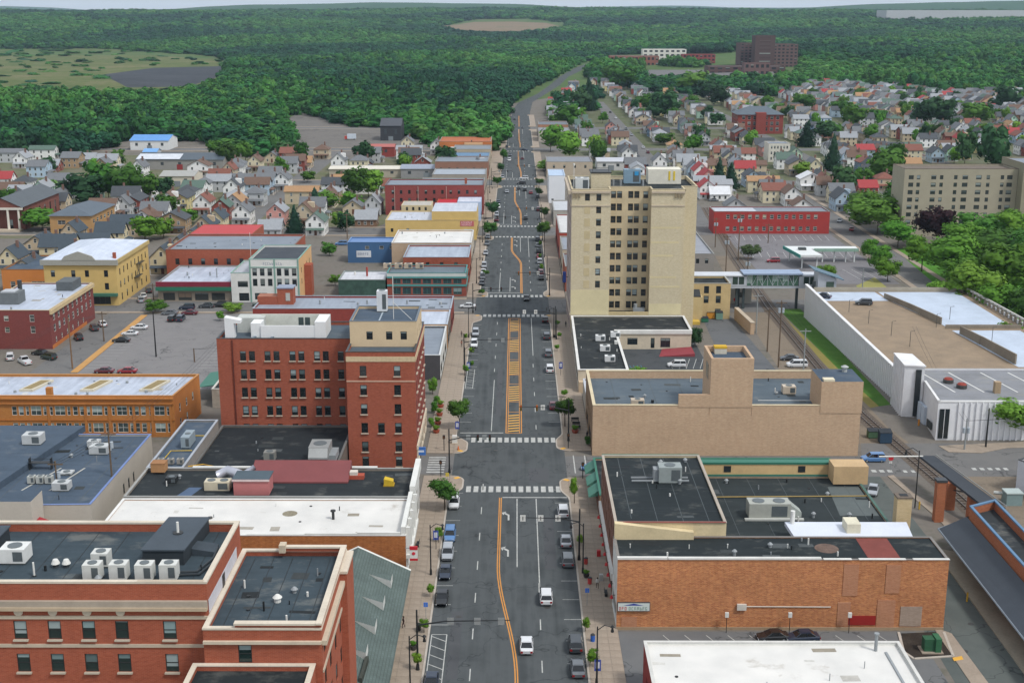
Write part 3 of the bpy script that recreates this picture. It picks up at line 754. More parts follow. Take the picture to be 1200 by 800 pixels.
# facade of shops with red lamps
for k in range(9):
    b = thing('shopfront_lamp', 'small red lamp on the white shopfront beside the pavement', 'lamp', (13.75, 167 + k * 3.7, 3.6), 0, 'red lamps along the shopfront')
    part(b, 'bracket', MB().box(13.72, 14.1, 166.96 + k * 3.7, 167.04 + k * 3.7, 3.9, 3.98), solid('#2a2a2a')); part(b, 'lamp_shade', MB().cyl(13.6, 167 + k * 3.7, 3.45, 3.9, .26, .12, 8), solid('#b02226'))

# dark roofed shop, cream wall facing the camera side
rt = bldg('dark_roofed_shop', 'shop with black felt roof and cream painted end wall above the brick building', 'shop', rect(14.3, 30.4, 172.5, 201.5), 12.6, {None: CREAM, 3: brick('#7a5142', '#6d4637', '#8d7565', .3), 1: plain('#8f877a')}, DARKR, par=.25, cop=plain('#a99f92'),
          op={3: cols(29, 8, 1.2, 1, (6, 9.2), 1.9) + [(2, 8, .5, 3.2, 'shop'), (10, 17, .5, 3.2, 'shop'), (19, 27, .5, 3.2, 'shop')]})
part(rt, 'fascia', MB().box(13.9, 14.298, 172.6, 201.4, 3.5, 4.6), WHT)
m = MB(); m.prism([(14.2, 171.4), (25.6, 171.4), (25.6, 172.4), (14.2, 172.4)], 10.24, lambda p: 12.95 - (p[0] - 14.2) * .12); part(rt, 'sloping_parapet', m, CREAM)
seams(rt, 15, 30, 173, 201, 12.352, 4, SEAM, 'y'); seams(rt, 15, 30, 173, 201, 12.356, 3, SEAMD, 'x', .16)
part(rt, 'red_flashing', MB().box(14.3, 30.3, 172.3, 172.62, 12.725, 12.8), plain('#8a4a40'))
part(rt, 'green_trim', MB().box(14.3, 30.4, 201.52, 201.8, 12.2, 12.75), GRN)
rt = bldg('corner_shop', 'low dark roofed corner shop with green awnings', 'shop', rect(14.3, 58, 205, 224), 4.1, {None: TAN, 3: brick('#7a5142', '#6d4637', '#8d7565', .3)}, DARKR, par=.3, cop=GRN, op={3: [(1, 6, .5, 2.8, 'shop'), (8, 13, .5, 2.8, 'shop')]})
for y in (208, 213.5, 219.5):
    m = MB(); m.prism([(12.6, y), (14.29, y), (14.29, y + 4.2), (12.6, y + 4.2)], lambda p: 2.6 if p[0] < 13 else 2.9, lambda p: 2.7 if p[0] < 13 else 3.9); part(rt, 'awning', m, plain('#4d7d6d'))
m = MB(); m.prism(rect(16, 30, 224.02, 226.2), lambda p: 2.6, lambda p: 3.9 if p[1] < 225 else 2.8); part(rt, 'awning', m, plain('#40645a'))
# wide low black roof behind it
P3 = rect(30.6, 57.2, 176.4, 203.4)
rt = bldg('low_black_roofed_hall', 'wide low hall with black felt roof, long duct and white end strip', 'building', P3, 8.3, TAN, membrane('#262c2d', '#313738', .3), par=.25, cop=plain('#4d6a60'))
seams(rt, 31, 57, 177, 203, 8.062, 5, SEAM, 'y', .08)
part(rt, 'pipe_run', MB().tube([(31, 194, 8.2), (56.8, 194.6, 8.2)], .09), plain('#a58d55'))
part(rt, 'white_deck', MB().prism([(40.5, 172.5), (57.6, 172.5), (58.4, 178.8), (40.2, 178.8)], 9.6, 10.2), plain('#cdd2dc', .5, .12))
part(rt, 'hatch', MB().box(48.4, 50.4, 174.5, 177.3, 10.2, 11.6), plain('#d3cdb6'))
part(rt, 'white_flue', MB().cyl(41.2, 178.2, 10.2, 12.2, .35), WHT)
part(rt, 'clerestory', MB().box(30.8, 56.4, 203.42, 204.9, 0, 10.4), plain('#c9ac7d'))
part(rt, 'green_trim', MB().box(30.7, 56.5, 203.3, 205.0, 10.4, 10.75), GRN)
part(rt, 'green_base_trim', MB().box(31, 56.4, 203.3, 203.41, 8.32, 8.6), GRN)
for x in (35, 47.5): part(rt, 'window', MB().box(x, x + 1.2, 203.36, 203.415, 9.0, 10.1), solid('#2a2e30', .2))
part(rt, 'corner_tower', MB().box(52.5, 58.2, 199.5, 203.2, 8.31, 11.4), plain('#bfa27a'))
part(rt, 'grey_patch', MB().prism([(50.5, 186.5), (56.6, 186.5), (56.6, 199), (51.5, 199)], 8.052, 8.06), plain('#59605f', .8))
ch = thing('chimney', 'tall cream brick chimney standing beside the low black roof', 'chimney', (58.4, 181.5, 0))
part(ch, 'shaft', MB().box(57.4, 59.6, 180.6, 182.4, 0, 13.2), brick('#c2ab82', '#b59d73', '#c9bb9f', .3)); part(ch, 'cap', MB().box(57.3, 59.7, 180.5, 182.5, 13.2, 13.45), plain('#6d6257')); part(ch, 'flue', MB().box(57.9, 59.1, 181, 182, 13.45, 13.5), solid('#15171a'))
def ac_unit(x, y, z, w, d, h, label, rz=0.0, c='#9aa09e', name='rooftop_unit', group=None, fans=1):
    o = thing(name, label, 'air conditioner', (x, y, z), rz, group); M_ = plain(c, .5, .15, 1.5, .4)
    b = MB().box(-w / 2, w / 2, -d / 2, d / 2, .2, h); pc(o, 'casing', b, M_)
    k = MB().box(-w / 2 + .1, w / 2 - .1, -d / 2 + .1, d / 2 - .1, 0, .2); pc(o, 'kerb_frame', k, plain('#5d625f'))
    for i in range(fans):
        fx = -w / 2 + w * (i + .5) / fans; rr = min(w / fans, d) * .34
        pc(o, 'fan_grille', MB().cyl(fx, 0, h, h + .08, rr, rr, 12), solid('#5d6466'))
    g = MB(); g.box(w * .04, w * .42, -d / 2 - .03, -d / 2 - .002, .3 + h * .08, h * .86)
    pc(o, 'louvre', g, plain('#565d5f', .6, .2, 3))
    return o
u = ac_unit(24.2, 190.2, 12.35, 3.6, 2.6, 2.7, 'grey box unit on long steel skids on the black felt roof', c='#8f9795')
for dy in (-.9, .5): pc(u, 'skid', MB().box(-6, 3, dy, dy + .18, .25, .5), METAL)
pc(u, 'duct', MB().box(-2.6, -1.8, -.8, .8, .5, 2.2), METAL)
u = ac_unit(39.2, 186.2, 8.05, 6.4, 2.8, 2.6, 'long grey air handler with open louvre bay on low black roof', c='#a2a49b', fans=2)
pc(u, 'plinth', MB().box(-3.9, 5.2, -2.0, -1.45, .05, .35), plain('#b7b9b2')); pc(u, 'hood', MB().prism([(3.2, -1.3), (5.0, -.9), (5.0, .9), (3.2, 1.3)], .2, lambda p: 2.4 if p[0] < 4 else 1.0), plain('#9aa09a'))

# tan brick cinema building
TY = 237.0
PT = [(14.9, TY), (66.8, TY), (66.8, 262), (14.9, 262)]
zt = DY(TY, 750, 475).z; zt2 = DY(TY, 850, 420).z; zt3 = DY(TY, 1000, 447).z; xa = DY(TY, 833, 440).x; xb = DY(TY, 883, 440).x; xc = DY(TY, 963, 450).x
xm = DY(TY, 795, 475).x
rt = bldg('tan_brick_theatre', 'large blank tan brick building with raised block and stepped roofline', 'building', PT, zt, {None: TAN, 3: brick('#8f7458', '#836a50', '#9a8670', .3)}, membrane('#4b565e', '#5a656d', .5), par=1.6, cop=plain('#cdbf9f'), pt=.5,
          op={3: [(3, 4.2, 4.2, 6.6), (6, 7.2, 4.2, 6.6), (9, 10.2, 4.2, 6.6), (13, 14.2, 4.2, 6.6), (17, 18.2, 4.2, 6.6), (3, 9, .4, 3, 'shop'), (12, 20, .4, 3, 'shop')]})
part(rt, 'raised_wall', MB().box(xm, xa - .004, TY - .09, TY + .5, zt - .3, zt + 2.2), TAN)
bl = MB()
wall_face(bl, (xa, TY - .09), (xb, TY - .09), zt - .3, zt2, (), .1); wall_face(bl, (xb, TY - .09), (xb, TY + 10), zt - 2, zt2, (), .1); wall_face(bl, (xb, TY + 10), (xa, TY + 10), zt - 2, zt2, (), .1); wall_face(bl, (xa, TY + 10), (xa, TY - .09), zt - 2, zt2, (), .1)
q = rect(xa + .5, xb - .5, TY + .48, TY + 9.5)
for i in range(4): a, b = q[(i + 1) % 4], q[i]; bl.quad((*a, zt2 - 1.2), (*b, zt2 - 1.2), (*b, zt2), (*a, zt2))
for (a, b, c, d) in (((xa, TY - .09), (xb, TY - .09), q[1], q[0]), ((xb, TY - .09), (xb, TY + 10), q[2], q[1]), ((xb, TY + 10), (xa, TY + 10), q[3], q[2]), ((xa, TY + 10), (xa, TY - .09), q[0], q[3])): bl.quad((*a, zt2), (*b, zt2), (*c, zt2), (*d, zt2))
part(rt, 'stage_block', bl, TAN); rr = MB(); rr.poly([(*p, zt2 - 1.2) for p in q]); part(rt, 'stage_roof', rr, BLUER)
part(rt, 'stage_window', MB().box(xa - .06, xa - .004, TY + 3, TY + 6, zt2 - 5, zt2 - 2), solid('#6d6a60', .3))
e = MB(); e.box(xc, 66.95, TY - .09, TY + 9, zt - 1.5, zt3, 0, 1); part(rt, 'end_block', e, [TAN, BLUER])
part(rt, 'end_coping', MB().box(xc + .4, xc + 2.5, TY - .06, TY + 1.6, zt3 + .003, zt3 + .4), plain('#d8cfb4'))
for x in (20, 28, 34): seams(rt, x - 2, x + 2, TY + .8, 261, zt - 1.588, 1, SEAM, 'y', .1)
part(rt, 'white_roof_line', MB().box(26, 34, TY + 4, TY + 4.3, zt - 1.59, zt - 1.57), plain('#c9cbc8'))
part(rt, 'white_roof_line', MB().box(48.5, 64, TY + 8.5, TY + 8.8, zt - 1.59, zt - 1.57), plain('#c9cbc8'))
for x, y in ((27.2, TY + 7), (34.8, TY + 7), (52, TY + 4), (58, TY + 4.5)): part(rt, 'roof_drain', MB().cyl(x, y, zt - 1.6, zt - 1.0, .3), solid('#22272a'))
ac_unit(24, TY + 5, zt - 1.6, 2.6, 1.7, 1.4, 'small tan rooftop unit on the blue grey theatre roof', c='#b9ab98'); ac_unit(55.6, TY + 13.5, zt - 1.6, 2.6, 2, 1.7, 'pale rooftop unit beside the raised end of the theatre roof', c='#c2b5a2')
u = ac_unit(62, TY + 10.6, zt - 1.6, 2.4, 3.4, 3.0, 'tall pale grey condenser pair against the raised end of the theatre', c='#b5bcc4', fans=1)
part(rt, 'fan_vent', MB().cyl(65, TY + 7, zt3, zt3 + 1, .5).cyl(65, TY + 7, zt3 + 1, zt3 + 1.3, .8, .3), plain('#a9adab'))
cr_ = thing('rooftop_bin', 'yellow and white lift box standing on the theatre stage roof', 'box', (40.5, TY + 8.6, zt2 - 1.2)); pc(cr_, 'body', MB().box(-1.2, 1.2, -.8, .8, 0, 1.1), plain('#c9c4b4')); pc(cr_, 'lid', MB().box(-1.25, 1.25, -.85, .85, 1.1, 1.5), plain('#c9a22e'))
rt = bldg('lavender_roofed_annex', 'narrow annex with pale grey roof behind the tan theatre', 'building', rect(15, 44, 263, 275), 4.6, plain('#a7a093'), silver_roof('#c0c5d2', '#a3a9b6'), par=.3, cop=plain('#b9bcc0'))

# one storey bank with L shaped black roof
PB = [(14.2, 281), (25.6, 281), (25.6, 318.5), (45, 318.5), (45, 334.5), (14.9, 334.5)]
rt = bldg('bank_branch', 'low L shaped bank with black roof and drive-in car park', 'bank', PB, 5.0, {None: plain('#cbbfa9'), 5: plain('#b9b2a4')}, membrane('#25292b', '#303436', .7), par=.35, cop=plain('#d5d4cf'), cop_w=.15,
          op={5: [(4 + 6 * k, 8 + 6 * k, .5, 3.2, 'shop') for k in range(8)], 0: [(3, 6, 1, 2.8, 'cross')], 2: [(3, 5.6, 1.2, 3, 'cross'), (9, 10, .3, 3), (11.5, 14, .5, 3, 'cross')]})
for x, y in ((21, 309), (25, 312.5), (21.5, 299), (22, 289.5)): ac_unit(x, y, 4.65, 2.4, 1.7, 1.5, 'white rooftop unit on the black bank roof', c='#d5d7d6', group='white units on the bank roof')
part(rt, 'vent', MB().box(27.6, 28.5, 304.5, 305.5, 4.65, 5.4) if False else MB().box(24.3, 25.1, 305.5, 306.4, 4.65, 5.5), WHT)
part(rt, 'fascia', MB().box(25.7, 45.1, 318.2, 318.45, 4.1, 5.0), WHT)
part(rt, 'red_ramp', MB().prism([(36, 311), (45, 311), (45, 318), (37.5, 318)], .05, lambda p: .1 + (p[0] - 36) * .08), plain('#8c3c42'))
part(rt, 'low_wall', MB().box(14.3, 25.6, 279.4, 280.9, 0, 2.6), plain('#c2ad91'))

# ------------------------------------------------------------------ eleven storey tower
TW = 335.2
PTW = [(14.6, TW), (24.9, TW), (24.9, TW + 5), (35.6, TW + 5), (35.6, TW), (44.4, TW), (44.4, TW + 6), (48.4, TW + 6), (48.4, TW + 28), (14.6, TW + 28)]
pitch = 3.33; base = 5.9
rows = [base + pitch * k for k in range(10)]
op = {0: [(6.5, 7.8, z, z + 1.9) for z in rows[2:]] + [(3.5, 4.8, rows[-1], rows[-1] + 1.9)]}
op[1] = [(1.9, 3.1, z, z + 1.8) for z in rows]
op[2] = [(u0, u0 + 1.35, z, z + 1.9) for z in rows for u0 in (.4, 2.0, 5.0, 6.6, 9.0)]
op[9] = [(3 + 4.1 * k, 4.5 + 4.1 * k, z, z + 1.9) for z in rows for k in range(6)] + [(2 + 4.2 * k, 5 + 4.2 * k, .6, 3.6, 'shop') for k in range(6)]
op[3] = [(1.9, 3.1, z, z + 1.8) for z in rows]
GT = glass('#2f3638', '#94a4a6', .6)
rt = bldg('bank_tower', 'tall cream brick office tower with recessed light court and rooftop plant', 'tower', PTW, 38.9, {None: CREAMB, 9: plain('#a99a92', .8, .3), 1: plain('#c2b394'), 2: plain('#c6b695'), 3: plain('#c0b192')}, DARKR, par=.9, cop=plain('#c3b595'), op=op, gm=GT, fm=FRB, sill=False, depth=.3)
for i in (0, 4): band(rt, PTW, i, 37.9, 38.4, STONE, .35, 'cornice'); band(rt, PTW, i, 34.4, 34.7, STONE, .14, 'string_course')
band(rt, PTW, 9, 37.6, 38.6, STONE, .9, 'cornice'); band(rt, PTW, 9, 34.4, 34.8, STONE, .25, 'string_course'); band(rt, PTW, 9, 5, 5.5, STONE, .3, 'string_course')
for x in (14.9, 15.7, 16.5, 41.7, 42.5, 43.3): part(rt, 'bracket', MB().box(x, x + .4, TW - .3, TW - .004, 36.7, 37.88), plain('#94866c'))
for z in rows[2:-1]:
    f = MB(); x0 = 14.6 + 3.5
    f.box(x0 - .1, x0 + 1.4, TW - .05, TW - .003, z - .1, z + 2.0); part(rt, 'blocked_window', f, plain('#c2b28c', .8, .2))
part(rt, 'paint_patch', MB().box(14.62, 24.88, TW - .03, TW - .004, 5.2, 12.0), plain('#d3c79f', .8, .14)); part(rt, 'paint_patch', MB().box(35.62, 44.2, TW - .03, TW - .004, 5.2, 8.2), plain('#d3c79f', .8, .14))
for z, w in ((28.5, 8), (24.6, 7.4), (21.0, 6), (15.2, 7), (12.6, 8)): part(rt, 'repair_strip', MB().box(35.7, 35.7 + w, TW - .02, TW - .004, z, z + .5), plain('#d0c29a', .8, .15))
part(rt, 'court_roof', MB().box(24.95, 35.55, TW + .3, TW + 4.9, 4.8, 5.2), DARKR); part(rt, 'court_wall', MB().box(24.92, 35.58, TW + .02, TW + .3, 3, 6.0), plain('#bfae84'))
part(rt, 'lift_house', MB().box(20.0, 25.2, TW + 6, TW + 13, 38.0, 42.4), CREAMB); part(rt, 'lift_house_roof', MB().box(19.8, 25.4, TW + 5.8, TW + 13.2, 42.4, 42.7), solid('#2c2f30'))
part(rt, 'antenna_frame', MB().tube([(20.5, TW + 8, 42.7), (20.5, TW + 8, 44)], .05).tube([(24.7, TW + 8, 42.7), (24.7, TW + 8, 44)], .05).tube([(20.5, TW + 8, 43.6), (24.7, TW + 8, 43.6)], .05), solid('#3a3a3a'))
part(rt, 'mast', MB().tube([(15.3, TW + 4, 38), (15.3, TW + 4, 45)], .08), WHT); part(rt, 'mast_head', MB().cyl(15.3, TW + 4, 44.6, 45.2, .25), WHT)
ac_unit(17.6, TW + 6.5, 38.0, 3.6, 3.2, 3.2, 'white cooling unit beside the lift house on the tower roof', c='#c9ccca', fans=2)
u = ac_unit(32, TW + 19, 38.0, 4.6, 3, 4.0, 'blue grey cooling tower on the roof of the cream tower', c='#7d97a8'); pc(u, 'sticker', MB().box(.6, 1.7, -1.56, -1.51, 2.4, 3.5), solid('#2f8fc4'))
wb = MB().box(36.4, 45.5, TW + 18, TW + 24, 38.0, 42); part(rt, 'roof_store', wb, plain('#d9d5c6'))
for k in range(2): part(rt, 'yellow_stripe', MB().box(42.0 + k * 1.3, 42.5 + k * 1.3, TW + 17.9, TW + 17.99, 39, 41.5), solid('#d2b83a'))
for x in (41.8, 43.9): part(rt, 'skylight_kerb', MB().box(x - .9, x + .9, TW + 2, TW + 4, 38.0, 38.7), solid('#3a4044'))
for x in (26.5, 28.5, 34.6): part(rt, 'vent_pipe', MB().cyl(x, TW + 14, 38, 39.6, .3), METAL)
ex = thing('balcony_equipment', 'grey ductwork standing on the ledge of the tower light court', 'ductwork', (33, TW + 1.8, 5.2)); pc(ex, 'duct', MB().box(-1.4, 1.6, -.8, .8, 0, 1.5), METAL); pc(ex, 'elbow', MB().cyl(-.8, 0, 1.5, 2.6, .5), METAL)
bs = thing('tower_blade_sign', 'blue vertical sign on the street face of the cream tower', 'sign', (13.6, 352, 12)); part(bs, 'panel', MB().box(13.1, 14.0, 351.9, 352.2, 10.5, 13.6), solid('#2c4f9e')); part(bs, 'bracket', MB().box(14.0, 14.58, 352, 352.1, 12, 12.15), solid('#333'+'333'))
# annex next to the tower
rt = bldg('tower_annex', 'three storey cream brick annex beside the tower with skywalk on top', 'building', rect(48.6, 60.3, 352, 362.5), 10.2, plain('#c2ab7d'), DARKR, par=.5, cop=plain('#a9a9a2'), op={0: [(4.2, 5.6, z, z + 2.1) for z in (1.2, 4.6, 7.4)][1:] + [(7.6, 9.0, z, z + 2.1) for z in (4.6, 7.4)] + [(7.5, 9.1, .3, 3)], 1: cols(10.5, 3, 1.2, .6, (1.2, 4.6, 7.4), 2)})
part(rt, 'stair_block', MB().box(48.5, 52, 348, 351.9, 0, 7.2), plain('#c4b083')); part(rt, 'stair_cap', MB().prism(rect(48.6, 51.4, 348, 351), 7.2, lambda p: 8.8 if p[1] > 350 else 7.5), solid('#2b2f31'))
part(rt, 'loading_dock', MB().box(47, 51, 345, 347.9, 0, .9), plain('#c7a94e'))

# skywalk over the side street
sw = thing('skywalk', 'grey glazed skywalk bridging from tower annex to the parking garage', 'footbridge', (70, 366, 0)); GW = plain('#b4bac2', .5, .1)
part(sw, 'deck', MB().box(48.5, 87.5, 364, 369, 6.3, 7.0), GW)
for x0, x1 in ((48.5, 61), (61.0, 66.8), (82, 87.5)): part(sw, 'side_wall', MB().box(x0, x1 - .01, 363.9, 364.2, 7.0, 9.9), GW)
for x0, x1 in ((49, 60.5),): part(sw, 'ribbon_window', MB().box(x0, x1, 363.85, 363.89, 8.3, 9.3), solid('#2b3940', .15, .6))
for k in range(3): part(sw, 'mullion', MB().box(52 + 2.9 * k, 52.3 + 2.9 * k, 363.8, 363.84, 8.25, 9.35), GW)
for x in (62.8, 64.6, 83.4, 85.2): part(sw, 'window', MB().box(x, x + 1.5, 363.85, 363.89, 7.5, 9.7), solid('#33453f', .15, .6))
part(sw, 'back_wall', MB().box(48.5, 87.5, 368.8, 369.1, 7.0, 9.9), plain('#7d8890'))
for k in range(10):
    x = 66.9 + k * 1.5; part(sw, 'pane', MB().box(x + .06, x + 1.44, 363.95, 364.0, 7.1, 10.3), glass('#4d6b5c', '#7fa08e', .6)); part(sw, 'post', MB().box(x - .06, x + .06, 363.88, 364.05, 7.0, 10.4), GW)
    part(sw, 'brace', MB().tube([(x, 363.9, 7.1 if k % 2 else 10.2), (x + 1.5, 363.9, 10.2 if k % 2 else 7.1)], .06, 4), GW)
part(sw, 'bridge_roof', MB().box(65.8, 83, 363.2, 369.6, 10.4, 10.8), plain('#8fa0b8', .5)); part(sw, 'link_roof', MB().box(48.4, 65.79, 363.6, 369.3, 9.9, 10.15), plain('#c4c8ce')); part(sw, 'link_roof', MB().box(83.01, 88, 363.6, 369.3, 9.9, 10.15), plain('#c4c8ce'))
for x, y in ((64, 365), (66, 365), (81.5, 365), (65, 368)): part(sw, 'pier', MB().box(x, x + .7, y, y + .7, 0, 6.3), solid('#3c4648', .6))
hx = rect(86.2, 91.5, 358.5, 364)
st = MB(); st.prism(hx, 0, lambda p: 12.4 if p[0] < 88 else 10.2); part(sw, 'stair_tower', st, GW)
sr = MB(); sr.prism(rect(84.6, 93.4, 357.6, 364.6), lambda p: 12.9 if p[0] < 88 else 9.9, lambda p: 13.15 if p[0] < 88 else 10.15); part(sw, 'stair_roof', sr, plain('#56707f', .5))
part(sw, 'window', MB().box(88.6, 90.8, 358.42, 358.49, 7, 9.4), solid('#4b5f55', .15, .6))
part(sw, 'pier', MB().box(84.8, 85.6, 358.4, 359.2, 0, 9.5), solid('#343c3e'))
bw = thing('brick_wall', 'short stub of tan brick wall under the skywalk', 'wall', (63.5, 345, 0)); part(bw, 'wall', MB().prism([(63, 334), (64, 334), (62.6, 352), (61.6, 352)], 0, 3.2), TAN); part(bw, 'coping', MB().prism([(62.9, 333.9), (64.1, 333.9), (62.7, 352.1), (61.5, 352.1)], 3.2, 3.4), STONE)

# ------------------------------------------------------------------ white ribbed parking garage
WR = plain('#dcdddf', .55, .16, .6)
gr = thing('parking_garage', 'white ribbed parking garage with open roof deck and pale blue coated bays', 'garage', (100, 310, 0))
gx0, gx1 = 82.2, 124.0
wl_ = MB()
wl_.prism([(82.0, 355), (84.6, 272), (85.0, 272), (82.4, 355)], 0, lambda p: 9.2 if p[1] > 300 else 6.9); part(gr, 'side_wall', wl_, WR)
rib = MB().box(-.28, 0, -.22, .22, 0, 1).mesh('rib', WR)
for k in range(62):
    y = 354 - k * 1.33; x = 82.0 + (355 - y) / 83 * 2.6; z = 6.9 + (y - 272) / 83 * 2.3
    inst('rib', rib, gr, (x - 100, y - 310, 0), 0, (1, 1, z))
part(gr, 'wall_cap', MB().prism([(81.75, 355.2), (84.4, 271.8), (85.2, 271.8), (82.6, 355.2)], lambda p: 9.21 if p[1] > 300 else 6.91, lambda p: 9.5 if p[1] > 300 else 7.2), plain('#dcdcdc'))
DECK = concrete('#94826c', '#7d6f5e'); PB_ = plain('#b7c3d2', .5, .22, .25)
part(gr, 'deck', MB().prism([(82.4, 355), (85, 272), (130, 272), (126.3, 355)], 5.4, lambda p: 7.6 if p[1] > 300 else 6.2), DECK)
def dz(y): return 6.2 + (y - 272) / 83 * 1.4 + .05
for q in ([(84, 353), (101, 353), (102, 342.5), (84.5, 342.5)], [(102, 353), (124, 353), (125.5, 314), (109, 314), (102.6, 342)], [(109, 311), (126.0, 311), (127.3, 279), (113.5, 279)]):
    q = q[::-1]; part(gr, 'coated_bay', MB().prism(q, lambda p: dz(p[1]) - .04, lambda p: dz(p[1])), PB_)
def wall_seg(name, a, b, z0, h, t, mat):
    a, b = Vector(a), Vector(b); d = (b - a).normalized(); nn = Vector((-d.y, d.x)) * t / 2
    part(gr, name, MB().prism([tuple(a - nn), tuple(b - nn), tuple(b + nn), tuple(a + nn)], z0, z0 + h), mat)
CONC = concrete('#8c8375', '#776e62')
for a, b in (((101.8, 346), (105, 333)), ((105, 333), (108.2, 317)), ((110, 308), (111.5, 298)), ((111.6, 298), (113.6, 281))): wall_seg('ramp_wall', a, b, 6.2, 2.6, .35, CONC)
wall_seg('ramp_wall', (108, 313), (127, 313), 6.4, 1.5, .3, CONC); wall_seg('ramp_wall', (84, 353.6), (126, 353.6), 7.4, 1.4, .4, concrete('#a59d8d', '#8d8474'))
for s0, s1 in ((313.5, 352), (279, 310)):
    n = int((s1 - s0) / 2.6)
    for k in range(n):
        y = s0 + (s1 - s0) * k / n; x = 126.4 + (355 - y) / 83 * 3.6
        part(gr, 'parapet_pier', MB().box(x - .3, x + .3, y, y + .7, 6.3, 9.0), CONC)
    xa_, xb_ = 126.4 + (355 - s0) / 83 * 3.6, 126.4 + (355 - s1) / 83 * 3.6
    wall_seg('parapet_rail', (xa_, s0), (xb_, s1), 8.6, .5, .5, plain('#b5b3ad')); wall_seg('outer_wall', (xa_ + .3, s0), (xb_ + .3, s1), 0, 7.9, .3, WR)
tw = MB().prism([(82.6, 262.2), (86.6, 261.4), (86.6, 271), (83.2, 272)], 0, 11.2); part(gr, 'stair_tower', tw, WR)
part(gr, 'stair_tower_roof', MB().prism([(82.4, 262), (86.8, 261.2), (86.8, 271.2), (83.0, 272.2)], 11.203, 11.5), plain('#dedede'))
for k in range(7): y = 263 + k * 1.3; part(gr, 'rib', MB().box(82.3 + (y - 262) * .06, 82.7 + (y - 262) * .06, y, y + .4, 0, 11.1), WR)
part(gr, 'stair_glazing', MB().box(84.8, 86.0, 261.35, 261.55, .3, 10.6), solid('#23292b', .15, .6))
PA = [(85, 246.6), (130, 246.6), (130, 271.9), (86.7, 271.9), (86.7, 261.3)]
an = MB(); n = len(PA)
for i in range(n): wall_face(an, PA[i], PA[(i + 1) % n], 0, 8.0, ())
part(gr, 'annex_wall', an, WR); ro = MB(); ro.poly([(*p, 7.6) for p in inset(PA, .25)]); part(gr, 'annex_roof', ro, membrane('#6f7072', '#84868a', 1.0))
for i in (0, 4):
    a, b = Vector(PA[i]), Vector(PA[(i + 1) % n]); d = (b - a).normalized(); nn = Vector((d.y, -d.x)); L = (b - a).length
    part(gr, 'annex_coping', MB().prism([tuple(a + nn * .1), tuple(b + nn * .1), tuple(b - nn * .4), tuple(a - nn * .4)], 8.003, 8.3), plain('#dadad8'))
rb2 = MB().box(-.14, .14, -.3, 0, 0, 7.9).mesh('rib', WR)
for k in range(34): inst('rib', rb2, gr, (89.2 + k * 1.2 - 100, 246.6 - 310, 0))
part(gr, 'corner_glazing', MB().box(85.4, 87.4, 246.45, 246.58, .4, 6.6), solid('#1f2628', .15, .6)); part(gr, 'corner_post', MB().box(86.35, 86.45, 246.38, 246.44, .4, 6.6), WR)
for y0, y1 in ((250, 252.8), ): part(gr, 'window', MB().box(85.0, 85.2, y0, y1, 1, 2.6), solid('#2a3234', .15, .6))
for y in (257.5, 260): part(gr, 'garage_door', MB().prism([(85.65 + (y - 254) * .11, y - 1.1), (85.85 + (y - 254) * .11, y - 1.1), (86.0 + (y - 254) * .11, y + 1.1), (85.8 + (y - 254) * .11, y + 1.1)][::-1] if False else [(85.6, y - 1.1), (86.3, y - 1.1), (86.3, y + 1.1), (85.6, y + 1.1)], 0, 3.8), plain('#b9c4d0'))
for x, y in ((92, 262), (93.5, 258)):
    part(gr, 'roof_unit', MB().cyl(x, y, 7.6, 8.4, 1.1, 1.1, 12), plain('#4a4a48')); part(gr, 'roof_unit_cap', MB().cyl(x, y, 8.4, 8.7, 1.0, .7, 12), plain('#8c3c30'))
part(gr, 'roof_chimney', MB().box(99, 100.2, 254, 255.2, 7.6, 10), plain('#a58f73'))
for x in (91, 97, 104, 110): part(gr, 'paint_line', MB().prism([(x, 255), (x + .3, 255), (x - 2.2, 270), (x - 2.5, 270)], 7.602, 7.612), WHT)
part(gr, 'bollard', MB().cyl(84.5, 256, 0, 1.3, .2), plain('#c9862e'))
for x, y in ((88, 330), (90, 318), (92.4, 306), (94, 296), (112, 322), (106, 314), (115, 300)): 
    part(gr, 'deck_lamp', MB().tube([(x, y, 6.4), (x, y, 10.4), (x + .9, y, 10.6)], .07), solid('#4a4a46'))
# ================================================================== near buildings, left of the street
# red brick hotel at the corner of the picture
HY, HZ = 115.0, 30.0
PH = [(-78, HY), (-30.2, HY), (-30.2, 130.4), (-78, 130.4)]
DKG = glass('#1f2e2c', '#7d9494', .75)
wc = [DY(HY, x, 738).x for x in (24, 64, 104, 143, 199)]
op0 = [(x + 78 - .65, x + 78 + .65, z, z + 1.95) for x in wc for z in (24.05, 20.5, 17.0, 13.5)] + [(wc[0] + 78 - 4.9 - .65, wc[0] + 78 - 4.9 + .65, z, z + 1.95) for z in (24.05, 20.5)]
rt = bldg('brick_hotel', 'tall red brick hotel with stone cornice, round medallions and flat roof', 'hotel', PH, HZ, {None: RED2, 2: RED2}, SLATR, par=.9, cop=plain('#cdc2b0'), op={0: op0}, gm=DKG, sill=True, cop_h=.22, pt=.4)
band(rt, PH, 0, 27.3, 27.65, plain('#b5a38a'), .55, 'cornice'); band(rt, PH, 0, 27.65, 28.25, plain('#a4998a'), .4, 'cornice', 0); band(rt, PH, 0, 26.25, 26.6, plain('#cbbda6'), .12, 'string_course'); band(rt, PH, 0, 23.2, 23.55, plain('#b9ab97'), .12, 'string_course')
for x in wc[:4]:
    m = MB(); m.prism([(x + .45 * math.cos(a), 27.0 + .45 * math.sin(a)) for a in [R(30 * k) for k in range(12)]], 0, .1); m.v = [(v[0], HY - .01 - v[2], v[1]) for v in m.v]
    part(rt, 'medallion', m, plain('#d3c6b0'))
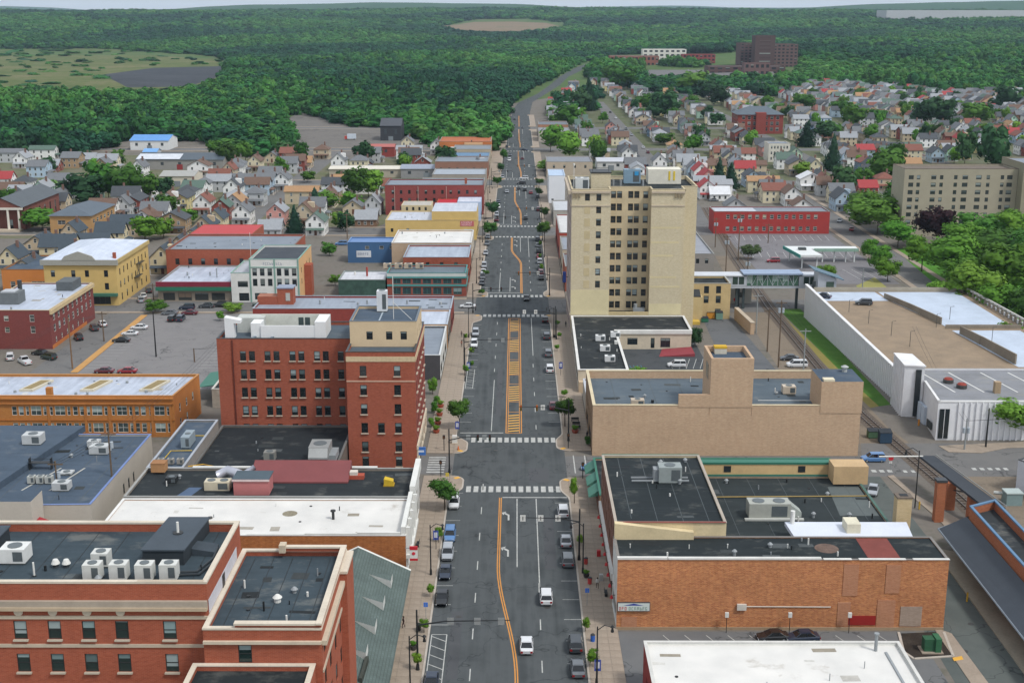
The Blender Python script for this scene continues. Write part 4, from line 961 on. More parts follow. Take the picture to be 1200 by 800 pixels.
part(rt, 'roof_step', MB().box(-37, -30.5, HY - .03, HY + .42, HZ + .225, HZ + .23), STONE)
for x0, x1 in ((-60, -30.7),): seams(rt, x0, x1, HY + .5, 130, HZ - .89, 9, SEAMD, 'y', .08)
PW = [(-30.1, 112.2), (-18.7, 112.2), (-18.7, 131), (-30.1, 131)]
pr = [(u, u + 1.3, z, z + 2.0) for u in (1.2, 4.6, 8.2, 11.8, 15.2) for z in (23.2, 19.7, 16.2, 12.7, 9.2, 5.7)]
wr_ = thing('hotel_wing', 'street wing of the red brick hotel with lower parapet roof', 'hotel', (-24, 121, 0))
shell(wr_, PW, 0, 26.5, {None: RED2}, SLATR, par=.5, cop=plain('#cdc2b0'), op={1: pr, 0: [(3.3, 4.6, 23.0, 24.9)]}, gm=DKG, pt=.4, cop_h=.2)
band(wr_, PW, 1, 24.9, 25.4, plain('#c4b6a0'), .5); band(wr_, PW, 0, 24.3+.8, 25.4, plain('#c9bba5'), .3); band(wr_, PW, 1, 22.0, 22.3, STONE, .14, 'string_course'); band(wr_, PW, 1, 8.2, 8.6, STONE, .2, 'string_course')
part(wr_, 'raised_parapet', MB().box(-25.5, -19.1, 130.2, 130.6, 26.72, 27.1), RED2); part(wr_, 'raised_parapet', MB().box(-19.1, -18.7, 124, 130.6, 26.72, 27.1), RED2); part(wr_, 'raised_coping', MB().box(-25.6, -18.6, 130.1, 130.7, 27.1, 27.3), plain('#cdc2b0')); part(wr_, 'raised_coping', MB().box(-19.2, -18.6, 112, 130.09, 27.1, 27.3), plain('#cdc2b0'))
part(wr_, 'raised_parapet', MB().box(-19.1, -18.7, 112.3, 123.99, 26.72, 27.1), RED2); part(wr_, 'raised_parapet', MB().box(-27, -19.11, 112.3, 112.7, 26.72, 27.0), RED2); part(wr_, 'raised_coping', MB().box(-27.1, -19.21, 112.1, 112.8, 27.0, 27.2), plain('#cdc2b0'))
part(wr_, 'chimney_stub', MB().box(-25.9, -25.2, 129.7, 130.8, 26.72, 27.6), plain('#c2b49d'))
part(wr_, 'white_membrane', MB().box(-30.16, -30.12, 115.2, 128, 26.8, 28.2), plain('#c9c6ca')) ; part(wr_, 'side_door', MB().box(-30.1, -30.06, 121, 122, 26.02, 28.1), solid('#3a3432'))
for x, y, h in ((-28.2, 122.5, .9), (-22.4, 114.3, 1.0)): part(wr_, 'vent_pipe', MB().cyl(x, y, 26, 26 + h, .1), WHT)
part(wr_, 'roof_fan', MB().cyl(-24.2, 119.3, 26, 26.5, .35).cyl(-24.2, 119.3, 26.5, 26.8, .5, .2), WHT)
for x, y in ((-26.8, 117.4), (-27.4, 120.5), (-21, 126)): part(wr_, 'roof_drain', MB().cyl(x, y, 26, 26.12, .2), solid('#23282a'))
seams(wr_, -29.6, -19.3, 112.8, 130, 26.004, 5, SEAMD, 'y', .08)
part(wr_, 'buttress_cap', MB().box(-18.69, -17.9, 125.5, 131, 26.2, 26.5), plain('#cdc2b0')); part(wr_, 'buttress', MB().box(-18.69, -18, 125.6, 130.9, 0, 26.19), RED2)
lw = thing('hotel_light_court', 'lower dark roof of the hotel court with white coping', 'roof', (-25, 106, 0)); shell(lw, rect(-31.2, -19.4, 96, 112.1), 0, 22.9, {None: RED2}, DARKR, par=.5, cop=plain('#cdc2b0'), pt=.4)
# rooftop things on the hotel
for k, x in enumerate((-42.2, -39.6, -37.0, -34.6)): ac_unit(x, 117.9 + (k % 2) * .1, HZ - .9, 1.7, 1.4, 1.8, 'pale condenser in the row of four on the hotel roof', c='#c9cac4', group='condensers in a row on the hotel roof')
ac_unit(-42.4, 121.2, HZ - .9, 1.7, 1.5, 1.6, 'pale condenser standing behind the row of four', c='#c9cac4')
ac_unit(-51.6, 122.3, HZ - .9, 2.6, 2.2, 1.7, 'boxy white rooftop unit beside the grey stair hut', c='#d5d6d2')
hu = thing('roof_hut', 'dark grey flat stair hut with white pipe on the hotel roof', 'hut', (-36, 125.5, HZ - .9)); pc(hu, 'wall', MB().prism([(-2.2, -4.2), (2.0, -4.2), (2.6, 4.4), (-1.6, 4.4)], 0, 1.6), plain('#2f363b')); pc(hu, 'roof', MB().prism([(-2.35, -4.35), (2.15, -4.35), (2.75, 4.5), (-1.75, 4.5)], 1.6, 1.75), plain('#454e56')); pc(hu, 'pipe', MB().cyl(.4, 0, 1.75, 3.0, .14), WHT); pc(hu, 'flashing', MB().cyl(.4, 0, 1.75, 1.85, .55), solid('#2a2c2d'))
hu = thing('roof_hut', 'dark grey flat hut with black vent beside the boxy white unit', 'hut', (-57.5, 124, HZ - .9)); pc(hu, 'wall', MB().box(-3.6, 3.4, -3.2, 3.2, 0, 1.7), plain('#2f363b')); pc(hu, 'roof', MB().box(-3.75, 3.55, -3.35, 3.35, 1.7, 1.85), plain('#454e56')); pc(hu, 'vent', MB().cyl(1.5, 0, 1.85, 2.5, .4), solid('#22262a'))
ht = thing('roof_hatch', 'small tilted dark hatch beside the stair hut', 'hatch', (-32.6, 124.6, HZ - .9)); pc(ht, 'lid', MB().prism([(-1.2, -1), (1.3, -1.2), (1.2, 1), (-1.2, 1.2)], .02, lambda p: .8 if p[0] < 0 else .5), plain('#3e474e'))
for x in (-47.0, -45.9):
    v = thing('roof_fan', 'small white mushroom fan on the hotel roof', 'fan', (x, 120.8, HZ - .9), 0, 'pair of mushroom fans'); pc(v, 'curb', MB().cyl(0, 0, 0, .4, .3), solid('#3c4144')); pc(v, 'cap', MB().cyl(0, 0, .4, .85, .45, .25), WHT)
dt = thing('roof_duct', 'twin dark pipes bending across the hotel roof', 'ductwork', (-32, 120, HZ - .9)); pc(dt, 'pipe', MB().tube([(-2.2, -1.6, .25), (.2, -1.4, .25), (1.2, 2.2, .25), (1.3, 4.2, .5)], .13), solid('#2c3236')); pc(dt, 'pipe', MB().tube([(-2.4, -.9, .25), (-.2, -.8, .25), (.7, 2.4, .25), (.8, 4.4, .6)], .13), solid('#33393d'))
pp = thing('vent_stack', 'thin white stack standing clear on the hotel roof', 'pipe', (-48.4, 118.6, HZ - .9)); pc(pp, 'pipe', MB().cyl(0, 0, 0, 1.5, .1), WHT); pc(pp, 'collar', MB().cyl(0, 0, 0, .12, .22), solid('#2c3032'))

# green shingled gable roof on the street
gs = thing('green_roofed_shop', 'green shingle roof with four white wedge dormers along the pavement', 'shop', (-21, 155, 0)); SHG = shingle('#5d6a66', '#56625e')
y0, y1 = 131.3, 177.2
m = MB(); m.prism([(-31, y0), (-16.6, y0), (-16.6, y1 - .4), (-31, y1 - .4)], 0, 3.2); part(gs, 'wall', m, plain('#a59a86'))
gb = MB(); gb.poly([(-16.7, y1 - .4, 3.2), (-31, y1 - .4, 3.2), (-31, y1 - .4, 3.4), (-23.5, y1 - .4, 6.5)][::1]); part(gs, 'gable', gb, WHT)
m = MB(); m.poly([(-15.75, y0, 3.0), (-15.75, y1, 3.0), (-23.5, y1, 6.7), (-23.5, y0, 6.7)]); m.poly([(-15.75, y0, 2.8), (-23.5, y0, 6.5), (-23.5, y1, 6.5), (-15.75, y1, 2.8)]); m.poly([(-23.5, y0, 6.7), (-23.5, y1, 6.7), (-31.2, y1, 3.0), (-31.2, y0, 3.0)]); m.poly([(-15.75, y0, 2.8), (-15.75, y1, 2.8), (-15.75, y1, 3.0), (-15.75, y0, 3.0)])
part(gs, 'roof', m, SHG)
m = MB().tube([(-15.75, y1 + .05, 3.0), (-23.5, y1 + .05, 6.75), (-31.2, y1 + .05, 3.05)], .16, 4); part(gs, 'bargeboard', m, WHT)
for k in range(4):
    yy = 170.2 - k * 7.4; x0, x1 = -21.2 - .2 * k, -17.9 - .35 * k
    zz = lambda x: 6.7 - (x + 23.5) * (3.7 / 7.75)
    m = MB(); a, b, c = (x0, yy, zz(x0) + .02), (x1, yy - 1.3, zz(x1) + 1.15), (x1, yy - 1.3, zz(x1)); d, e_ = (x1, yy + 1.2, zz(x1) + 1.15), (x1, yy + 1.2, zz(x1))
    m.tri(a, c, b); m.quad(c, e_, d, b); part(gs, 'dormer_face', m, WHT)
    m = MB(); m.tri(a, b, d); m.tri(a, d, e_); part(gs, 'dormer_roof', m, SHG)
part(gs, 'roof_louvre', MB().prism([(-19.2, 141.2), (-18.8, 141.2), (-18.6, 146.8), (-19.0, 146.8)], 4.4, 5.2), plain('#3d4038'))

# white roofed store with orange brick flank
P2 = [(-64, 180.4), (-16.7, 180.4), (-16.7, 195.4), (-64, 195.4)]
rt = bldg('white_roofed_store', 'store with wide white membrane roof and orange brick flank', 'shop', P2, 7.2, {0: brick('#b06b38', '#9a5527', '#b58a60', .9), 1: plain('#c6c7c6', .6, .15), None: WHT}, whiteroof(), par=.12, cop=plain('#dcdcd8'), op={1: [(1, 4.4, .4, 3.2, 'shop'), (5, 9.6, .4, 3.2, 'shop'), (10.2, 14, .4, 3.2, 'shop'), (1.4, 4, 4.4, 6), (6, 8.6, 4.4, 6), (10.4, 13, 4.4, 6)]}, fm=FRW)
part(rt, 'white_fin', MB().prism([(-16.69, 180.6), (-15.9, 180.6), (-15.9, 195.2), (-16.69, 195.2)], 3.4, 4.0), WHT); part(rt, 'parapet_screen', MB().box(-17.4, -16.72, 180.5, 195.3, 7.33, 8.6), WHT)
for k in range(5): part(rt, 'fin', MB().box(-16.68, -16.1, 181 + k * 3.4, 181.5 + k * 3.4, 4.0, 8.3), WHT)
part(rt, 'vent_pipe', MB().cyl(-28.6, 187.2, 7.08, 8.4, .22).cyl(-28.6, 187.2, 8.4, 8.6, .42), solid('#2c2e2f')); part(rt, 'roof_drain', MB().cyl(-48, 187.5, 7.08, 7.3, .4), solid('#4d4b46'))
part(rt, 'stain_ring', MB().cyl(-35.8, 189.5, 7.084, 7.09, 1.2, 1.2, 16), plain('#8d8672', .9, .5, 1.5))
for x0, x1, z in ((-40.8, -32, 7.45), (-32, -24, 7.6), (-24, -17.5, 7.75)): part(rt, 'flank_step', MB().box(x0, x1, 180.38, 180.7, 7.33, z - .02), WHT)
bs = thing('store_blade_sign', 'white hanging sign with red bands and red disc on the white store', 'sign', (-15.4, 178.6, 3)); a, b = DX(-14.9, 479, 640), DX(-14.9, 489, 656); yb = 179.0
p0, p1 = DY(yb, 480, 640), DY(yb, 489.5, 656)
part(bs, 'panel', MB().box(p0.x, p1.x, yb - .15, yb + .15, p1.z, p0.z), WHT); part(bs, 'red_band', MB().box(p0.x - .01, p1.x + .01, yb - .17, yb + .17, p0.z - .5, p0.z + .01), solid('#b5202c')); part(bs, 'red_band', MB().box(p0.x - .01, p1.x + .01, yb - .17, yb + .17, p1.z - .01, p1.z + .35), solid('#b5202c'))
m = MB().cyl(0, 0, 0, .04, .26, None, 12); m.v = [((p0.x + p1.x) / 2 + v[0], yb - .16 - v[2], (p0.z + p1.z) / 2 + .05 + v[1]) for v in m.v]; part(bs, 'red_disc', m, solid('#c22436')); part(bs, 'bracket', MB().box(-16.7, p0.x, yb - .05, yb + .05, p0.z - .3, p0.z - .2), solid('#8a8a8a'))

# row of dark roofs between the store and the red office block
rt = bldg('dark_roofed_row', 'black roofed row with red lean-to roof and white street front', 'building', rect(-64, -16.8, 195.7, 209.4), 7.4, {None: plain('#8c8378'), 1: plain('#d0d0cc', .6, .15)}, membrane('#23282a', '#2d3234', .5), par=.35, cop=plain('#9a9a96'), op={1: [(1, 5, .4, 3.2, 'shop'), (6, 12.4, .4, 3.2, 'shop'), (1.5, 4.5, 4.4, 6.2), (6.5, 9.5, 4.4, 6.2)]}, fm=FRW)
part(rt, 'white_front_screen', MB().box(-17.3, -16.4, 195.8, 209.2, 7.53, 9.3), WHT)
m = MB(); m.prism(rect(-45, -28.3, 203, 208.6), 7.06, lambda p: 7.3 if p[1] < 205 else 9.2); part(rt, 'red_lean_to', m, plain('#7a4444', .7, .15))
part(rt, 'roof_patch', MB().prism([(-56, 196.3), (-53.6, 196.3), (-52.4, 201), (-54.6, 201)], 7.055, 7.062), plain('#4c5f78'))
part(rt, 'white_edge', MB().box(-56, -24, 209.0, 209.6, 7.53, 7.75), WHT)
hu = thing('pink_plant_room', 'pink sided plant room with dark flat top on black roof', 'hut', (-43.5, 199.4, 7.05)); pc(hu, 'wall', MB().box(-2.9, 2.9, -1.9, 1.9, 0, 2.7), plain('#b3706e', .7, .15)); pc(hu, 'roof', MB().box(-3.05, 3.05, -2.05, 2.05, 2.7, 2.85), plain('#4c5a62')); pc(hu, 'trim', MB().box(-3.1, 3.1, -2.12, -2.06, 2.45, 2.8), plain('#cbb9b6'))
ac_unit(-49.5, 200, 7.05, 4.2, 2.0, 1.7, 'cream box unit beside the pink plant room', c='#c7bea6', fans=2)
u = thing('silver_ductwork', 'bulging silver duct bends behind the cream box unit', 'ductwork', (-46.6, 202.6, 7.05)); pc(u, 'duct', MB().tube([(-3.6, .4, 1.4), (-1.8, .6, 2.2), (0, -.4, 2.0), (.6, -2, .8)], [.8, .9, .9, .7], 8), plain('#b7b9c2', .35, .1, 1, .5, .4), smooth=True); pc(u, 'duct', MB().tube([(-1.6, -.8, .7), (.8, 1.0, 1.4), (2.4, 1.8, 2.4)], [.6, .6, .5], 8), plain('#b7b9c2', .35, .1, 1, .5, .4), smooth=True)
ac_unit(-58, 203, 7.05, 1.8, 1.6, 1.2, 'black exhaust cowl on the black roof', c='#26292b')
bx_ = thing('rooftop_crate', 'brown timber crate at the corner of the black roof', 'crate', (-61.5, 208.2, 7.4)); pc(bx_, 'side', MB().box(-1.2, 1.2, -1, 1, 0, 1.5), plain('#b0845a')); pc(bx_, 'top', MB().box(-1.25, 1.25, -1.05, 1.05, 1.5, 1.62), plain('#9a6f49'))
rt = bldg('blue_roofed_annex', 'annex with blue grey roof and yellow gas pipe beside red office block', 'building', rect(-64.3, -57.9, 210, 237), 7.2, plain('#8f8a84'), BLUER, par=.3, cop=plain('#a3a9b0'), op={})
part(rt, 'yellow_pipe', MB().tube([(-62.6, 211, 7.1), (-62.4, 219, 7.2), (-58.6, 219.2, 7.2)], .09), plain('#c7a73a')); part(rt, 'yellow_pipe', MB().tube([(-61, 228, 7.05), (-58.4, 228, 7.05)], .09), plain('#c7a73a'))
ac_unit(-60.2, 223, 6.95, 1.6, 4.4, 2.2, 'long grey air handler on the blue roofed annex', c='#8b99a0')
for k in range(3): ac_unit(-62.4 + k * 1.7, 212.6, 6.95, 1.1, .9, 1.1, 'small condenser in the row of three on the blue annex roof', c='#98948c', group='condensers on the blue annex roof')
rt = bldg('black_roofed_yard', 'low black roofed extension at the foot of the red office block', 'building', rect(-57.8, -32, 210, 239.6), 5.2, plain('#6d655d'), membrane('#22272a', '#2a2f32', .3), par=.3, cop=plain('#6a6a68'))
u = ac_unit(-35.4, 219.5, 5.3, 3.6, 4.6, 3.2, 'large grey hooded air handler on the black extension roof', c='#8d8f8d'); pc(u, 'hood', MB().prism([(-1.7, -3.6), (1.7, -3.6), (1.7, -2.3), (-1.7, -2.3)], 1.4, lambda p: 3.1 if p[1] > -3 else 1.7), plain('#9a9c9a')); pc(u, 'duct', MB().box(1.8, 3.0, -2, 2.4, .3, 1.6), METAL)
ac_unit(-44.6, 219.5, 5.3, 2.0, 1.8, 1.7, 'small grey unit west of the hooded air handler', c='#85857f')
yp = thing('gas_pipe_bridge', 'yellow gas pipes climbing over the black roof edge', 'pipe', (-54, 213, 5.3)); pc(yp, 'pipe', MB().tube([(-3, -3, 2.2), (-.6, -2.2, 2.3), (1, 1.4, .5), (6, 1.6, .4)], .1), plain('#c79a35')); pc(yp, 'pipe', MB().tube([(-3, -3.6, 1.9), (-.2, -2.6, 1.9), (1.5, .8, .2)], .1), plain('#b98a2e'))

p = G(456, 568, 7.05); o = thing('yellow_tarp_box', 'small yellow covered box on the black row roof', 'box', (p.x, p.y, 7.05)); pc(o, 'cover', MB().prism([(-.8, -.7), (.8, -.7), (.7, .7), (-.7, .7)], 0, lambda q: 1.3 if q[0] < 0 else .9), plain('#c9a92e')); pc(o, 'skirt', MB().box(-.9, .9, -.8, .8, 0, .2), plain('#a98c26'))
p = G(418, 560, 7.05); o = thing('striped_roof_crate', 'red and white crate stack on the black row roof', 'crate', (p.x, p.y, 7.05)); pc(o, 'base_crate', MB().box(-1.3, 1.3, -.7, .7, 0, .7), plain('#a8503c')); pc(o, 'upper_crate', MB().box(-1.1, .2, -.6, .6, .7, 1.3), plain('#cfc6ba'))
# ------------------------------------------------------------------ red seven storey office block
LY, TWY = 240.0, 230.0
PO = [(-58, LY), (-31.7, LY), (-31.7, TWY), (-18.8, TWY), (-18.8, 254), (-58, 254)]
cpx = [284.75, 295.25, 313.5, 324, 342.75, 353.1, 371.5, 381.75, 399.25]
cx_ = [DY(LY, x, 417).x for x in cpx]; zr = [19.3 - 3.7 * k - .98 for k in range(6)]
op = {0: [(x + 58 - .58, x + 58 + .58, z, z + 1.95) for x in cx_ for z in zr if z > .3]}
tz = [19.1 - 3.72 * k - 1.0 for k in range(5)] + [.25]; tx = [DY(TWY, x, 434).x + 31.7 for x in (425.4, 465.3)]
op[2] = [(x - .62, x + .62, z, z + 2.0) for x in tx for z in tz] + [(DY(TWY, 447, 500).x + 31.7 - .62, DY(TWY, 447, 500).x + 31.7 + .62, tz[3], tz[3] + 2.0)]
op[3] = [(u, u + 1.5, z, z + 2.1) for u in (1.6, 5.4, 9.2, 13.0, 16.8, 20.6) for z in tz] + [(u, u + 3, .5, 3.4, 'shop') for u in (2, 6.4, 10.8, 15.2, 19.6)]
ROF = membrane('#454f57', '#525d66', .4)
rt = bldg('red_office_block', 'seven storey red brick office block with cream penthouse and rooftop plant', 'building', PO, 22.75, {None: RED, 3: brick('#8f4338', '#80392f', '#9a6a5c', .35)}, ROF, par=.6, cop=solid('#3c3f40'), op=op, gm=glass('#1b2224', '#71868a', .75), fm=solid('#232626'), cop_h=.1, sill=True)
band(rt, PO, 2, 20.9, 21.9, plain('#c9b491', .7, .25, 2.5), .08, 'frieze'); band(rt, PO, 2, 17.0, 17.25, plain('#c4a28a'), .08, 'string_course')
band(rt, PO, 3, 20.9, 21.9, plain('#c9b491', .7, .25, 2.5), .12, 'frieze'); band(rt, PO, 3, 3.6, 4.4, plain('#cfc3ad'), .3, 'string_course'); band(rt, PO, 3, 0, .7, plain('#cfc3ad'), .2, 'plinth')
for k in range(6): part(rt, 'pilaster', MB().box(-18.79, -18.55, 230.2 + k * 4.6, 231 + k * 4.6, .72, 3.58), plain('#cfc3ad'))
part(rt, 'corner_pier', MB().box(-58, -55.4, LY - .12, LY - .005, 0, 22.7), RED); part(rt, 'downpipe', MB().cyl(-55.0, LY - .15, 0, 22.5, .1), solid('#5a2a22'))
PP = rect(-31.6, -18.9, 236, 249); pop = {0: [(x + 31.6 - .6, x + 31.6 + .6, 23.6, 25.2) for x in (DY(236, 433, 390).x, DY(236, 456, 390).x, DY(236, 473, 390).x)], 1: [(2, 3.2, 23.6, 25.2), (6, 7.2, 23.6, 25.2), (10, 11.2, 23.6, 25.2)]}
shell(rt, PP, 22.2, 27.2, plain('#cdb795', .8, .12), BLUER, par=.5, cop=solid('#5b6670'), op=pop, wname='penthouse_wall', cop_h=.08, gm=GL)
part(rt, 'penthouse_seam', MB().box(-26.4, -26.1, 236.6, 246, 26.7, 26.73), plain('#9aa5ad'))
part(rt, 'flagpole', MB().tube([(-23.6, 240, 26.7), (-23.6, 240, 35)], .07), WHT); part(rt, 'mast_stay', MB().tube([(-23.6, 240, 30), (-20, 239, 26.8)], .04), WHT)
u = ac_unit(-26.4, 246.6, 26.7, 2.0, 2.0, 4.2, 'white plant box beside the flagpole on the penthouse', c='#cfd2d4')
# white dunnage screen on the main roof
ws = thing('white_roof_screen', 'white boxed screen wall around plant on the red office block roof', 'screen', (-44, 246.5, 22.15)); WS = plain('#dfe0df', .5, .08)
pc(ws, 'front_wall', MB().prism([(-6, -3.3), (4.6, -3.3), (4.6, -3.0), (-6, -3.0)], 0, 2.4), WS); pc(ws, 'end_wall', MB().box(4.61, 6.8, -3.4, 3, 0, 3.2), WS); pc(ws, 'end_wall', MB().box(-8.0, -6.01, -3, .5, 0, 2.8), WS); pc(ws, 'back_wall', MB().box(-7, 6.8, 3.01, 3.4, 0, 3.2), plain('#c9cabf'))
pc(ws, 'plant_box', MB().box(-11.5, -6.1, .8, 4.2, 0, 3.0), plain('#b7bab4'))
for k in range(2): pc(ws, 'door', MB().box(.4 + k * 1.3, 1.4 + k * 1.3, 2.95, 3.0, .8, 2.6), solid('#3d4a48'))
ws2 = thing('white_roof_stack', 'tall bent white duct at the west end of the red office roof', 'duct', (-56, 243.5, 22.15)); pc(ws2, 'riser', MB().box(-.9, .9, -.9, .9, 0, 3.0), WS); pc(ws2, 'elbow', MB().prism(rect(-.9, 2.2, -.9, .9), lambda p: 3.0, lambda p: 4.2 if p[0] < 0 else 3.6), WS)
part(rt, 'roof_walk', MB().box(-55.5, -32.5, 240.9, 242.3, 22.155, 22.2), solid('#2a3034'))
for x in (-52, -48.4): part(rt, 'roof_rib', MB().prism([(x, 241), (x + .5, 241), (x + 1.8, 247), (x + 1.3, 247)], 22.2, 22.4), plain('#6d7a86'))

# ------------------------------------------------------------------ left flat roofed hall
PF = [(-112, 194.5), (-69.6, 196), (-69.6, 232), (-112, 232)]
rt = bldg('flat_roofed_hall', 'wide pale rendered hall with blue grey flat roof of two levels', 'building', PF, 6.0, plain('#b9b2a6', .8, .12), BLUER, par=.3, cop=plain('#6f83b0'), cop_h=.06, op={1: [(17, 18, 1, 3), (20, 21, 1, 3), (23, 24, 1, 3)]}, fm=FRD)
part(rt, 'upper_roof', MB().prism([(-112, 196.5), (-88.5, 196.5), (-83, 234.5), (-112, 234.5)], 5.72, 6.9), BLUER)
part(rt, 'stair_block', MB().box(-82.5, -77.2, 190.6, 195.6, 0, 8.6, 0, 1), [plain('#b9b2a6', .8, .12), BLUER])
part(rt, 'stair_block', MB().box(-90.5, -86.6, 190.0, 194.4, 0, 7.0, 0, 1), [plain('#b9b2a6', .8, .12), BLUER])
part(rt, 'red_awning', MB().prism(rect(-77.1, -75.6, 190.8, 193.4), lambda p: 4.0, lambda p: 4.9 if p[0] < -76.5 else 4.3), plain('#9c2f33'))
seams(rt, -88, -70, 197, 231.5, 5.704, 4, SEAM, 'y', .1); part(rt, 'roof_line', MB().prism([(-84.8, 199), (-84.5, 199), (-80.5, 214), (-80.8, 214)], 5.705, 5.73), plain('#b5b3aa'))
part(rt, 'roof_line', MB().prism([(-79, 203), (-78.7, 203), (-76.3, 214), (-76.6, 214)], 5.705, 5.73), plain('#b5b3aa'))
for x, y, z, w, d, h, l in ((-89, 224, 6.9, 3.4, 2.6, 1.9, 'white box unit on the upper blue grey roof'), (-76.2, 222, 5.7, 3.4, 2.4, 1.6, 'white box unit near the street end of the hall roof'), (-76.8, 203.4, 5.7, 2.8, 2.0, 1.5, 'white box unit close to the stair block on the hall roof'), (-78.6, 211, 5.7, 2.2, 1.8, .5, 'flat grey cowl on the hall roof'), (-78.4, 225.5, 5.7, 2.2, 1.6, 1.3, 'small grey unit behind the street end white unit')): ac_unit(x, y, z, w, d, h, l, c='#b9bcbb')
for k in range(3): ac_unit(-83 + k * 1.5, 206.4, 5.7, 1.2, 1.2, 1.4, 'pale condenser in the row of three on the hall roof', c='#aeb0aa', group='condensers on the hall roof')
lad = thing('roof_walkway', 'black steel ladder platform between the two hall roof levels', 'ladder', (-84, 213.5, 5.7)); pc(lad, 'deck', MB().box(-2, 2, -.6, .6, 1.2, 1.3), solid('#25282a'))
for x in (-1.9, 1.9): pc(lad, 'leg', MB().box(x - .05, x + .05, -.5, .5, 0, 2.1), solid('#25282a'))
pc(lad, 'handrail', MB().tube([(-1.9, -.5, 2.1), (1.9, -.5, 2.1)], .05), solid('#25282a'))

# ------------------------------------------------------------------ orange brick terrace
PG = [(-128, 248), (-69.4, 248), (-68, 264), (-128, 264)]
gx = lambda px: DY(248, px, 483).x + 128
ops = []
for px in (42.5, 70.5, 114, 143, 187): ops += [(gx(px) - 1.05, gx(px) + 1.05, 4.6, 6.6, 'cross'), (gx(px) - 2.1, gx(px) - 1.45, 4.6, 6.5), (gx(px) + 1.45, gx(px) + 2.1, 4.6, 6.5)] if px not in (114 + .1,) else []
for px in (21, 92.5, 164): ops += [(gx(px) - 1.2, gx(px) - .2, 4.6, 6.5), (gx(px) + .2, gx(px) + 1.2, 4.6, 6.5)]
ops = [o for i, o in enumerate(sorted(ops)) if i == 0 or True]
clean = []
for o in sorted(ops, key=lambda r: r[0]):
    if not clean or o[0] > clean[-1][1] + .15: clean.append(o)
ops = clean + [(o[0], o[1], 1.0, 3.0) + o[4:] for o in clean]
rt = bldg('orange_brick_terrace', 'two storey orange brick terrace with pale roof and three sunk skylight wells', 'terrace', PG, 8.7, {None: ORB, 1: plain('#b8763c', .8, .25)}, silver_roof(), par=.45, cop=plain('#b98550'), op={0: ops, 1: [(3, 4, 4.4, 6.2), (7, 8, 4.4, 6.2), (11, 12, 4.4, 6.2), (3, 4, 1.2, 3), (7, 8, 1.2, 3)]}, fm=FRW, gm=glass('#3a4645', '#9fb0a8', .8))
band(rt, PG, 0, 7.0, 7.35, plain('#b0713a'), .35, 'cornice'); band(rt, PG, 0, 8.1, 8.45, plain('#bd7d42'), .45, 'cornice'); band(rt, PG, 0, 3.5, 3.7, plain('#a9692f'), .15, 'string_course')
for px in (57, 100, 128, 157, 178, 200): part(rt, 'pilaster', MB().box(gx(px) - 128 - .25, gx(px) - 128 + .25, 247.86, 247.99, 0, 6.95), plain('#b0733b'))
for px in (44, 114, 182):
    x = G(px, 451, 8.2).x; w_ = 2.0
    part(rt, 'skylight_well', MB().prism([(x - w_, 252.6), (x + w_ - 1.2, 252.6), (x + w_ + .6, 260), (x - w_ + 1.8, 260)], 8.26, 8.7), plain('#c9c2ae')); part(rt, 'skylight_floor', MB().prism([(x - w_ + .5, 253.1), (x + w_ - 1.6, 253.1), (x + w_ + .1, 259.5), (x - w_ + 2.1, 259.5)], 8.7, 8.72), plain('#8d7c56'))
part(rt, 'chimney', MB().box(-95.4, -94.2, 248.6, 249.6, 8.2, 10.2), ORB)
for x, y in ((-88, 256), (-82, 259), (-76, 252), (-98, 258), (-103, 252), (-90, 250.6)): part(rt, 'roof_vent', MB().cyl(x, y, 8.25, 8.7, .3), METAL)
# ================================================================== middle distance, left
GRY = membrane('#6f7780', '#828a93', .4)
def front(pxl, pxr, yb, yt, depth, z=None):
    """footprint of a building whose front foot shows at row yb and front roof edge at row yt"""
    p = G(pxl, yb); q = G(pxr, yb); Y = p.y
    if z is None: z = DY(Y, (pxl + pxr) / 2, yt).z
    return [(p.x, Y), (q.x, Y), (q.x, Y + depth), (p.x, Y + depth)], z
# shop with red and green fascia
P, z = front(186, 271, 353, 331, 26)
rt = bldg('fascia_shop', 'low shop with maroon and green fascia and pale streaked roof', 'shop', P, z, plain('#9a8e7d'), silver_roof(), par=.3, cop=plain('#8a8d90'), op={0: [(1.5, 5, .3, 2.6, 'shop'), (6, 10, .3, 2.6, 'shop'), (11, 15, .3, 2.6, 'shop'), (16, 20, .3, 2.6, 'shop')]}, gm=glass('#3b3f3d', '#8a7560', .5))
band(rt, P, 0, z - 1.2, z + .25, plain('#7d2a3a', .6, .1), .6, 'fascia', .4); band(rt, P, 0, z - 2.3, z - 1.25, plain('#2c6e56', .6, .1), 1.2, 'awning', .4)
for x in (P[0][0] + 6, P[0][0] + 13): part(rt, 'roof_vent', MB().cyl(x, P[0][1] + 12, z - .3, z + .8, .25), METAL)
part(rt, 'flue_pipe', MB().cyl(P[1][0] - 6, P[0][1] + 9, z - .3, z + 2.6, .18), METAL)
